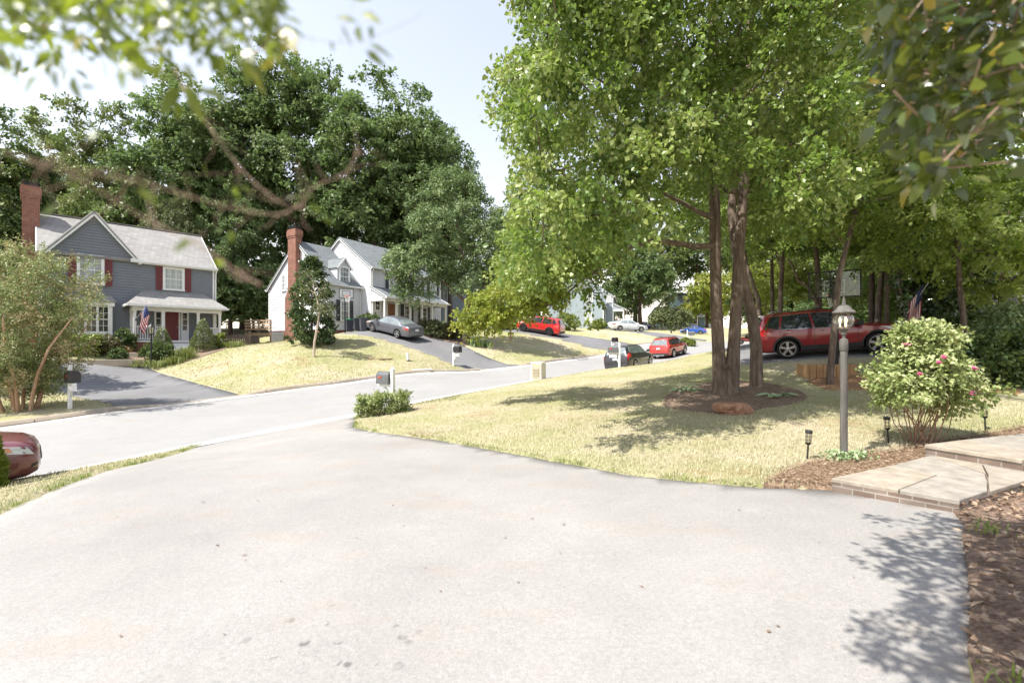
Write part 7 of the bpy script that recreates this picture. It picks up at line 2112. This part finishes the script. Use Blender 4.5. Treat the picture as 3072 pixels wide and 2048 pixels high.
def ground_cover():
    rng = np.random.default_rng(21)
    gp = lambda pts, y0=3.0: [tuple(GP(x, y, y0)[:2]) for x, y in pts]
    ring = gp([(1985, 1222), (2000, 1192), (2050, 1170), (2120, 1152), (2250, 1150), (2330, 1160), (2400, 1178), (2420, 1205), (2350, 1225), (2280, 1235), (2215, 1256), (2120, 1248), (2040, 1240)], 8)
    drape('mulch_bed', catmull(ring+[ring[0]], 5)[:-1], M['mulch'], .052, .3, .06, bulge=.03)
    lamp, right = bed_outlines()
    drape('mulch_bed', lamp, M['mulch_pale'], .040, .2, .06, bulge=.045)
    drape('leaf_litter_bed', right, M['litter'], .035, .25, .06, bulge=.04)
    bed2 = pw([(1262, 1004, 36.6), (1330, 1018, 36.0), (1400, 1028, 35.8), (1455, 1018, 37), (1470, 1000, 39.5), (1400, 990, 41), (1300, 988, 40), (1262, 994, 38.4)])
    drape('mulch_bed', bed2, M['mulch'], .07, .6, .1)
    bed1 = pw([(330, 1077, 27.2), (420, 1092, 27.0), (500, 1089, 27.0), (560, 1078, 27.8), (640, 1068, 29.2), (700, 1060, 31), (690, 1050, 33), (560, 1052, 31.5), (420, 1062, 29.4), (380, 1062, 28.6)])
    drape('mulch_bed', bed1, M['mulch'], .07, .5, .1)
    soil = gp([(2420, 1150), (2480, 1135), (2600, 1130), (2720, 1120), (2900, 1150), (3060, 1160), (3060, 1190), (2900, 1185), (2760, 1180), (2600, 1178), (2480, 1175)], 9)
    drape('bare_soil', soil, M['soil'], .07, .4, .08)
    # blades on the near lawn, as one uncountable mass
    def patch(x0, x1, y0, y1, n):
        q = np.c_[rng.uniform(x0, x1, n), rng.uniform(y0, y1, n)]
        k = np.zeros(n, bool)
        for poly in PAVED+[ring, lamp, right]: k |= in_poly(q[:, 0], q[:, 1], poly)
        return q[~k]
    q = np.concatenate([patch(-4.4, 10, 4.6, 10, 60000), patch(-4.4, 12, 10, 17, 42000), patch(-9.5, -4, 3, 12, 26000), patch(-4, 9, 16, 26, 20000)])
    m = (q[:, 1] > 4.2) & (np.abs(q[:, 0]) < q[:, 1]*1.2+.5)
    q = q[m]
    z = BASE(q[:, 0], q[:, 1])+.045
    sc = np.clip(q[:, 1]/9, .8, 2)
    V, Fq, ti = blades(rng, np.c_[q, z], .042, .008, .05, .5)
    nz = np.sin(q[:, 0]*1.3+2*np.sin(q[:, 1]*.9))+np.sin(q[:, 1]*1.7+q[:, 0]*.6+1.3*np.sin(q[:, 0]*2.1))
    ti = np.clip(ti*.75+.24+np.repeat(.17*nz, 5), 0, 1)
    tag(np_mesh('lawn_grass', V, Fq, M['grass'], None, ti), 'short sun-dried lawn grass on the near side of the street', 'grass', None, 'stuff')
    # greener, longer tufts along paved edges
    pts = []
    def edge(line, n, w, off=.0):
        L = np.array(line, float); seg = np.linalg.norm(np.diff(L, axis=0), axis=1); cs = np.r_[0, np.cumsum(seg)]
        t = rng.uniform(0, cs[-1], n)
        clump = np.sin(t*3.1)+np.sin(t*7.7+1)+rng.normal(size=n)*.5
        t = t[clump > .1]
        i = np.clip(np.searchsorted(cs, t)-1, 0, len(seg)-1)
        f = (t-cs[i])/seg[i]
        p = L[i]+(L[i+1]-L[i])*f[:, None]
        d = (L[i+1]-L[i])/seg[i][:, None]; nn = np.c_[-d[:, 1], d[:, 0]]
        pts.append(p+nn*(off-np.abs(rng.normal(size=len(p)))*w)[:, None])
    edge(DRIVE[1:8][::-1], 6500, .16, .03)       # grass side is to the right of travel here
    k0 = DRIVE.index((-4.0, 11.5))
    edge(DRIVE[k0:k0+8][::-1], 1700, .07, .02)
    edge(DRIVE[k0-2:k0+1][::-1], 900, .08, .02)
    q = np.concatenate(pts)
    V, Fq, ti = blades(rng, np.c_[q, BASE(q[:, 0], q[:, 1])+.02], .06, .006, .06, .5)
    tag(np_mesh('edge_weeds', V, Fq, M['weed'], None, ti), 'bright green weeds fringing the edges of the driveway', 'weeds', None, 'stuff')
    # far lawns across the street
    q = []
    for (x0, x1, y0, y1, n) in ((-22, -2, 16, 33, 42000), (-2, 12, 30, 46, 16000)):
        qq = np.c_[rng.uniform(x0, x1, n), rng.uniform(y0, y1, n)]
        k = np.zeros(n, bool)
        for poly in PAVED+[bed1, bed2]: k |= in_poly(qq[:, 0], qq[:, 1], poly)
        q.append(qq[~k])
    q = np.concatenate(q)
    fe = np.array(FE); dist = np.concatenate([np.sqrt(((q[i:i+4000, None]-fe[None])**2).sum(-1)).min(1) for i in range(0, len(q), 4000)])
    V, Fq, ti = blades(rng, np.c_[q, BASE(q[:, 0], q[:, 1])+.045], .07, .018, .07, .5)
    ti = ti-np.repeat(.55*np.exp(-dist/2.2)*(.5+.5*np.sin(q[:, 0]*.9+q[:, 1]*.4)), 5)
    tag(np_mesh('far_lawn_grass', V, Fq, M['grass'], None, np.clip(ti*.7+.02+np.repeat(.20*(np.sin(q[:, 0]*.8+1.5*np.sin(q[:, 1]*.5))+np.sin(q[:, 1]*1.1+q[:, 0]*.35)), 5), 0, 1)), 'patchy green and tan lawn grass across the street', 'grass', None, 'stuff')
    # dead leaves and sprigs on the right bed
    n = 5200
    q = np.c_[rng.uniform(2.0, 8, n*3), rng.uniform(1.2, 6.2, n*3)]
    q = q[in_poly(q[:, 0], q[:, 1], right)][:n]
    z = BASE(q[:, 0], q[:, 1])+.085
    a = rng.uniform(0, 6.283, len(q))
    V, Fq = quad_leaves(np.c_[q, z+.015*rng.random(len(q))], np.c_[np.cos(a), np.sin(a), rng.normal(size=len(q))*.25], np.c_[rng.normal(size=(len(q), 2))*.4, np.ones(len(q))], .03+.05*rng.random(len(q)), .015+.03*rng.random(len(q)), .2)
    tag(np_mesh('dead_leaves', V, Fq, M['litter_leaf'], None, np.repeat(rng.random(len(q)), 4)), 'dry brown leaf litter right of the driveway', 'leaf litter', None, 'stuff')
    q2 = q[rng.random(len(q)) < .12]
    c = q2[rng.integers(0, 22, 700)]+rng.normal(size=(700, 2))*.07
    V, Fq, ti = blades(rng, np.c_[c, BASE(c[:, 0], c[:, 1])+.07], .09, .012, .08, .5)
    tag(np_mesh('litter_weeds', V, Fq, M['weed'], None, ti), 'small green weeds sprouting in the leaf litter', 'weeds', None, 'stuff')
    # fallen leaves and bits on the driveway
    n = 120; q4 = np.c_[rng.uniform(-4, 4, n), rng.uniform(2.2, 9, n)]
    q4 = q4[in_poly(q4[:, 0], q4[:, 1], DRIVE)]; n = len(q4); a = rng.uniform(0, 6.283, n)
    V, Fq = quad_leaves(np.c_[q4, BASE(q4[:, 0], q4[:, 1])+.02], np.c_[np.cos(a), np.sin(a), .1*np.ones(n)], np.c_[rng.normal(size=(n, 2))*.25, np.ones(n)], .012+.035*rng.random(n)**2, .006+.014*rng.random(n), .2)
    tag(np_mesh('fallen_leaves', V, Fq, M['litter_leaf'], None, np.repeat(rng.random(n)*.6, 4)), 'scattered dry leaf bits on the driveway', 'leaf litter', None, 'stuff')
    # shredded chips on the lamp bed and maple ring
    cs = []; rc = np.array(ring).mean(0)
    for poly, n, o in ((lamp, 16000, .075), (ring, 9000, .085), ([(rc[0]+(x-rc[0])*1.16, rc[1]+(y-rc[1])*1.16) for x, y in ring], 3500, .055)):
        A = np.array(poly); qq = np.c_[rng.uniform(A[:, 0].min(), A[:, 0].max(), n*3), rng.uniform(A[:, 1].min(), A[:, 1].max(), n*3)]
        qq = qq[in_poly(qq[:, 0], qq[:, 1], poly)][:n]; cs.append(np.c_[qq, BASE(qq[:, 0], qq[:, 1])+o+.02*rng.random(len(qq))])
    p = np.concatenate(cs); n = len(p); a = rng.uniform(0, 6.283, n)
    V, Fq = quad_leaves(p, np.c_[np.cos(a), np.sin(a), rng.normal(size=n)*.2], np.c_[rng.normal(size=(n, 2))*.4, np.ones(n)], .022+.035*rng.random(n), .006+.007*rng.random(n), .15)
    tag(np_mesh('mulch_chips', V, Fq, M['litter_leaf'], None, np.repeat(np.clip(rng.normal(.6, .25, n), 0, 1), 4)), 'loose shredded bark chips on the mulch beds', 'mulch', None, 'stuff')
    # ivy sprigs round the lamp post
    q = rng.normal(size=(26, 2))*np.array([.22, .07])+np.array([4.42, 6.08])
    C = np.c_[q, BASE(q[:, 0], q[:, 1])+.10+.06*rng.random(len(q))]
    V, Fq, ti = spray(rng, C-np.array([4.52, 6.2, 0]), .07, 9, .045, .5, None, 0, 5, .8, 1, .2, kind='leaf')
    o = np_mesh('ivy', V, Fq, M['hosta'], None, ti); o.location = (4.52, 6.2, 0); tag(o, 'trailing variegated ivy at the foot of the tall grey lamp post', 'ivy')

def near_branches():
    rng = np.random.default_rng(33)
    NB = .46
    W = lambda x, y, d: D(x, y, d*NB)
    o0 = W(100, 200, 1.25)
    root = thing('overhanging_branch', 'out of focus branch with long yellow green leaves, top left', 'branch', tuple(o0))
    tw = [([(395, 150, 1.25), (430, 215, 1.22), (480, 290, 1.2), (560, 395, 1.18), (640, 462, 1.16), (690, 470, 1.15), (720, 430, 1.15), (795, 395, 1.14), (826, 335, 1.13)], .0062),
          ([(690, 470, 1.15), (640, 492, 1.15), (540, 480, 1.1), (400, 440, 1.0), (290, 410, .95), (150, 385, .9), (-60, 330, .85)], .0066),
          ([(600, 655, 1.0), (540, 620, 1.0), (470, 570, .98), (330, 500, .95), (180, 410, .9), (60, 370, .88)], .0064),
          ([(395, 150, 1.25), (330, 60, 1.25), (250, -60, 1.25)], .0075), ([(560, 140, 1.2), (600, 110, 1.2), (640, 60, 1.18), (625, 0, 1.18), (600, -60, 1.18)], .0048), ([(395, 150, 1.25), (480, 150, 1.22), (560, 140, 1.2), (640, 92, 1.2), (700, 88, 1.2), (775, 98, 1.2), (850, 88, 1.2), (930, 55, 1.2), (968, 30, 1.2)], .0026),
          ([(-60, 60, 1.1), (20, 150, 1.1), (85, 190, 1.1), (135, 165, 1.1), (270, 175, 1.15), (395, 190, 1.2)], .0034), ([(780, 98, 1.2), (800, 40, 1.2), (830, -40, 1.2)], .0025), ([(135, 170, 1.1), (160, 230, 1.1), (180, 295, 1.1)], .0018), ([(-40, 20, 1.0), (120, 60, 1.1), (260, 40, 1.2), (420, 70, 1.2)], .0045), ([(560, 395, 1.18), (480, 400, 1.17), (380, 400, 1.16)], .002)]
    mb = MB()
    for pts, r in tw:
        q = catmull([tuple(W(*p)-o0) for p in pts], 5); n = len(q)
        mb.tube(q, [r*NB*.29*(1-.45*i/n)*(1+.25*math.sin(i*1.9)) for i in range(n)], 7)
    buds = []
    for pts, r in tw[:3]:
        q = catmull([tuple(W(*p)-o0) for p in pts], 5)
        for i in range(2, len(q)-1, 3):
            a = np.array(q[i]); d = np.array(q[i+1])-a; d /= np.linalg.norm(d)+1e-9
            for _ in range(2):
                v = d*.5+rng.normal(size=3)*np.array([.6, .3, .6]); v /= np.linalg.norm(v); L = rng.uniform(.012, .05)
                m_ = a+v*L*.5+rng.normal(size=3)*.004; e = a+v*L
                mb.tube([a, m_, e], [r*NB*.16, r*NB*.11, r*NB*.06], 5, cap=False); buds.append((e, v))
    mb.build('twig', M['twig'], root, smooth=True)
    P_, A_, S_ = [], [], []
    for e, v in buds:
        if rng.random() < .35: P_.append(e); A_.append(v+rng.normal(size=3)*.4); S_.append(rng.uniform(.010, .022))
    def leaf(x, y, dep, dx, dy, s): P_.append(W(x, y, dep)-o0); A_.append(np.array([dx, rng.uniform(-.5, .5), -dy])); S_.append(s*NB*1.5)
    for _ in range(1150):
        x = rng.uniform(-40, 640); y = -50+abs(rng.normal())*95*(1-.3*max(0, x-330)/300)
        if y > 205: continue
        leaf(x, y, rng.uniform(1.0, 1.9), rng.normal()*1.0+.15, rng.normal()*.6+.45, rng.uniform(.026, .050))
    n_back = len(P_)
    for _ in range(34):
        x = rng.uniform(280, 660); leaf(x, rng.uniform(60, 150), rng.uniform(1.1, 1.4), rng.normal()*.8+.3, abs(rng.normal())*.9, rng.uniform(.03, .055))
    for x, y, dx, dy, s in ((430, 190, .3, 1, .085), (455, 205, 1, .35, .085), (440, 215, .7, .9, .07), (410, 200, -.2, 1, .085), (395, 200, -.5, 1, .07), (405, 230, .2, 1, .05), (520, 180, .3, 1, .04), (640, 70, .9, .6, .07), (650, 80, .7, .9, .075), (640, 60, 1, .2, .06), (632, 50, -.7, .9, .06), (575, 20, .5, .9, .07), (655, 40, 1, .5, .05), (770, 40, 1, .35, .06), (780, 55, .5, .8, .05), (830, 30, 1, .7, .065), (820, 60, .3, 1, .055), (845, 100, 1, .3, .06), (840, 115, 1, .7, .05), (800, -5, 1, .2, .08), (760, 95, .1, .6, .02), (715, 75, .0, .6, .03), (850, 60, .2, 1, .035), (165, 175, .5, 1, .07), (90, 170, -.6, .8, .06), (40, 130, -.3, 1, .07), (270, 150, .4, 1, .06), (350, 150, .9, .6, .07), (500, 130, .5, 1, .07), (560, 110, .7, .9, .07), (600, 150, -.4, .9, .05), (330, 140, -.2, 1, .07), (470, 110, .6, .9, .075)):
        leaf(x, y, 1.18, dx, dy, s*.80)
    Pn, An, Sn = np.array(P_), np.array(A_), np.array(S_)
    nr = np.c_[rng.normal(size=(len(Pn), 2))*.7-np.array([0, .6]), np.ones(len(Pn))*.8]
    V, Fq = leaf_arrays(Pn, An, nr, Sn, Sn*.34, .12, .12)
    tn = np.clip(rng.normal(.36, .22, len(Pn)), 0, 1); tn[n_back:] = np.clip(rng.normal(.62, .2, len(Pn)-n_back), 0, 1)  # back leaves tinted darker, their backlit shade put into the colour
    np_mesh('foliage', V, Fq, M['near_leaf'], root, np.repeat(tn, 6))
    # right: broad glossy leaves
    rng = np.random.default_rng(34)
    W = D
    o1 = W(2200, 150, 2.0)
    root = thing('overhanging_branch', 'out of focus branch with broad glossy leaves, top right', 'branch', tuple(o1))
    poly = [(2000, 60), (1985, 95), (2060, 120), (2010, 165), (2040, 215), (2000, 250), (2060, 275), (2110, 330), (2080, 375), (2140, 420), (2200, 350), (2260, 330), (2330, 320), (2420, 380), (2480, 100), (2420, -160), (2120, -160), (2030, -40)]
    A0 = np.array(poly, float); lo, hi = A0.min(0), A0.max(0)
    q = rng.uniform(lo, hi, (3000, 2)); q = q[in_poly(q[:, 0], q[:, 1], poly)][:260]
    hub = W(2420, 40, 1.9)-o1
    C = np.array([W(x, y, rng.uniform(1.15, 2.8)-.0003*(x-2000)) for x, y in q])-o1
    # the branch runs on overhead, above the view, and shades the driveway edge
    over = []
    while len(over) < 520:
        gx_, gy_ = rng.uniform(1.5, 4.1), rng.uniform(1.9, 4.6)
        if gx_ < .80*gy_+.06+.16*math.sin(gy_*7.0): continue
        hh = rng.uniform(2.8, 4.1); q3 = np.array([gx_-.54*hh, gy_-.36*hh, hh])
        if q3[1] > .25 and HZ-(hh-EYE)*F/q3[1] > -130 and (q3[0]*F/q3[1]+1536) < 3200: continue
        over.append(q3-o1)
    C = np.concatenate([C, np.array(over)])
    mb = MB()
    T = [hub+np.array([.6, .3, .5]), hub, W(2330, 110, 2.0)-o1, W(2230, 190, 2.1)-o1, W(2120, 250, 2.3)-o1]
    T2 = [W(2360, 120, 1.9)-o1, W(2330, 250, 1.9)-o1, W(2240, 330, 2.1)-o1, W(2160, 400, 2.2)-o1]
    T3 = [hub+np.array([0, 0, .1]), W(2250, 40, 2.0)-o1, W(2120, 60, 2.2)-o1, W(2040, 90, 2.4)-o1]
    T4 = [hub+np.array([.3, -.1, .4]), np.array([1.6, 1.3, 3.5])-o1, np.array([1.0, 1.1, 3.7])-o1]
    g = grow([T, T2, T3, T4], [[.02, .016, .012, .009, .005], [.010, .008, .006, .004], [.012, .010, .007, .004], [.016, .012, .008]], C, rng, .0028, .3, .12)
    g.build('twig', M['twig'], root, smooth=True)
    n = len(C); k = 12
    ci = np.repeat(np.arange(n), k)
    d = unit(rng.normal(size=(n*k, 3))+np.array([-.5, 0, -.35]))
    p = C[ci]+d*rng.uniform(.0, .10, n*k)[:, None]
    s = rng.uniform(.048, .085, n*k)*np.clip(.55+.25*C[ci][:, 1]+.5, .85, 1.2)
    V, Fq = leaf_arrays(p, d+rng.normal(size=d.shape)*.3, rng.normal(size=d.shape)*.6+np.array([-.2, -.2, .8]), s, s*.52, .10, .10)
    np_mesh('foliage', V, Fq, M['near_holly'], root, np.repeat(np.clip(rng.normal(.5, .24, n*k), 0, 1), 6))

# ------------------------------------------------------------------ sky, sun, camera
def light_and_camera():
    el = R(57)
    ts = Vector((-.83, -.55, 0)).normalized()
    to_sun = Vector((ts.x*math.cos(el), ts.y*math.cos(el), math.sin(el)))
    w = bpy.data.worlds.new('World'); SC.world = w; w.use_nodes = True
    t = w.node_tree; t.nodes.clear()
    out = t.nodes.new('ShaderNodeOutputWorld'); bg = t.nodes.new('ShaderNodeBackground'); sk = t.nodes.new('ShaderNodeTexSky')
    sk.sky_type = 'NISHITA'; sk.sun_disc = False; sk.sun_elevation = el; sk.sun_rotation = math.atan2(to_sun.x, to_sun.y)
    sk.air_density = 2.2; sk.dust_density = .4; sk.ozone_density = 1.0; sk.altitude = 150
    bg.inputs['Strength'].default_value = .13
    mx = t.nodes.new('ShaderNodeMix'); mx.data_type = 'RGBA'; mx.blend_type = 'MULTIPLY'; mx.inputs[0].default_value = 1; mx.inputs[7].default_value = (1.0, .955, 1.03, 1)
    hs = t.nodes.new('ShaderNodeHueSaturation'); hs.inputs['Saturation'].default_value = .5   # hazy, milky summer sky
    t.links.new(sk.outputs[0], hs.inputs['Color']); t.links.new(hs.outputs[0], mx.inputs[6]); t.links.new(mx.outputs[2], bg.inputs[0]); t.links.new(bg.outputs[0], out.inputs[0])
    l = bpy.data.lights.new('sun', 'SUN'); l.energy = 5.0; l.angle = R(.53); l.color = (1, .955, .88)
    o = bpy.data.objects.new('sun', l); o.rotation_euler = to_sun.to_track_quat('Z', 'Y').to_euler(); COL.objects.link(o)
    c = bpy.data.cameras.new('camera'); c.sensor_width = 36; c.lens = 16.0; c.shift_y = (HZ-1024)/3072; c.clip_start = .05; c.clip_end = 1200
    c.dof.use_dof = True; c.dof.focus_distance = 13; c.dof.aperture_fstop = 1.8
    co = bpy.data.objects.new('camera', c); co.location = (0, 0, EYE); co.rotation_euler = (R(90), 0, 0); COL.objects.link(co)
    SC.camera = co
    SC.view_settings.view_transform = 'Standard'; SC.view_settings.look = 'None'; SC.view_settings.gamma = 1; SC.view_settings.exposure = .95
    SC.view_settings.use_curve_mapping = False
    cy = SC.cycles
    cy.max_bounces = 6; cy.diffuse_bounces = 3; cy.glossy_bounces = 3; cy.transmission_bounces = 3; cy.transparent_max_bounces = 8
    cy.use_denoising = True; cy.sample_clamp_indirect = 6; cy.caustics_reflective = False; cy.caustics_refractive = False

def main():
    setup_mats(); setup_leaf_mats(); glassmat()
    M['orange'] = plain('orange_rim_paint', (.62, .14, .04), .5, .4)
    rng = np.random.default_rng(3)
    light_and_camera()
    build_setting()
    gh = gray_house(); flags(gh)
    saltbox('house', 'white two storey house with navy shutters, long porch and brick chimney at its left gable', (-12.4, 40, 2.3), math.atan2(.857, .51), 'siding_white', 'shingle_grey', 'shutter_navy')
    q = P(1545, 985, 63); saltbox('house', 'pale blue house mostly hidden behind foliage', (q.x-1.5, q.y, gz(q.x, q.y)-.3), R(66), 'siding_blue', 'shingle_grey', 'shutter_navy', fb=-2, chim=False, z0=.2)
    q = P(1838, 985, 66); hh = saltbox('house', 'grey-green house with white trim behind the white sedan', (q.x, q.y, gz(q.x, q.y)-.2), R(75), 'siding_sage', 'shingle_grey', 'shutter_navy', E=5.7, RG=8.5, wing=(-3.6, 1.2, 9.4, 4.0, 8.1), fb=-2, chim=False, z0=.1, wing_windows=True, fl=.45)
    hh.scale = (.93, .93, .93)
    q = P(2050, 985, 104); far_house((q.x, q.y, gz(q.x, q.y)), R(12))
    right_house()
    cars()
    small_things(random.Random(4), gh)
    forest(); main_maple(); shade_trees(); garden_plants(); ground_cover(); near_branches()

main()
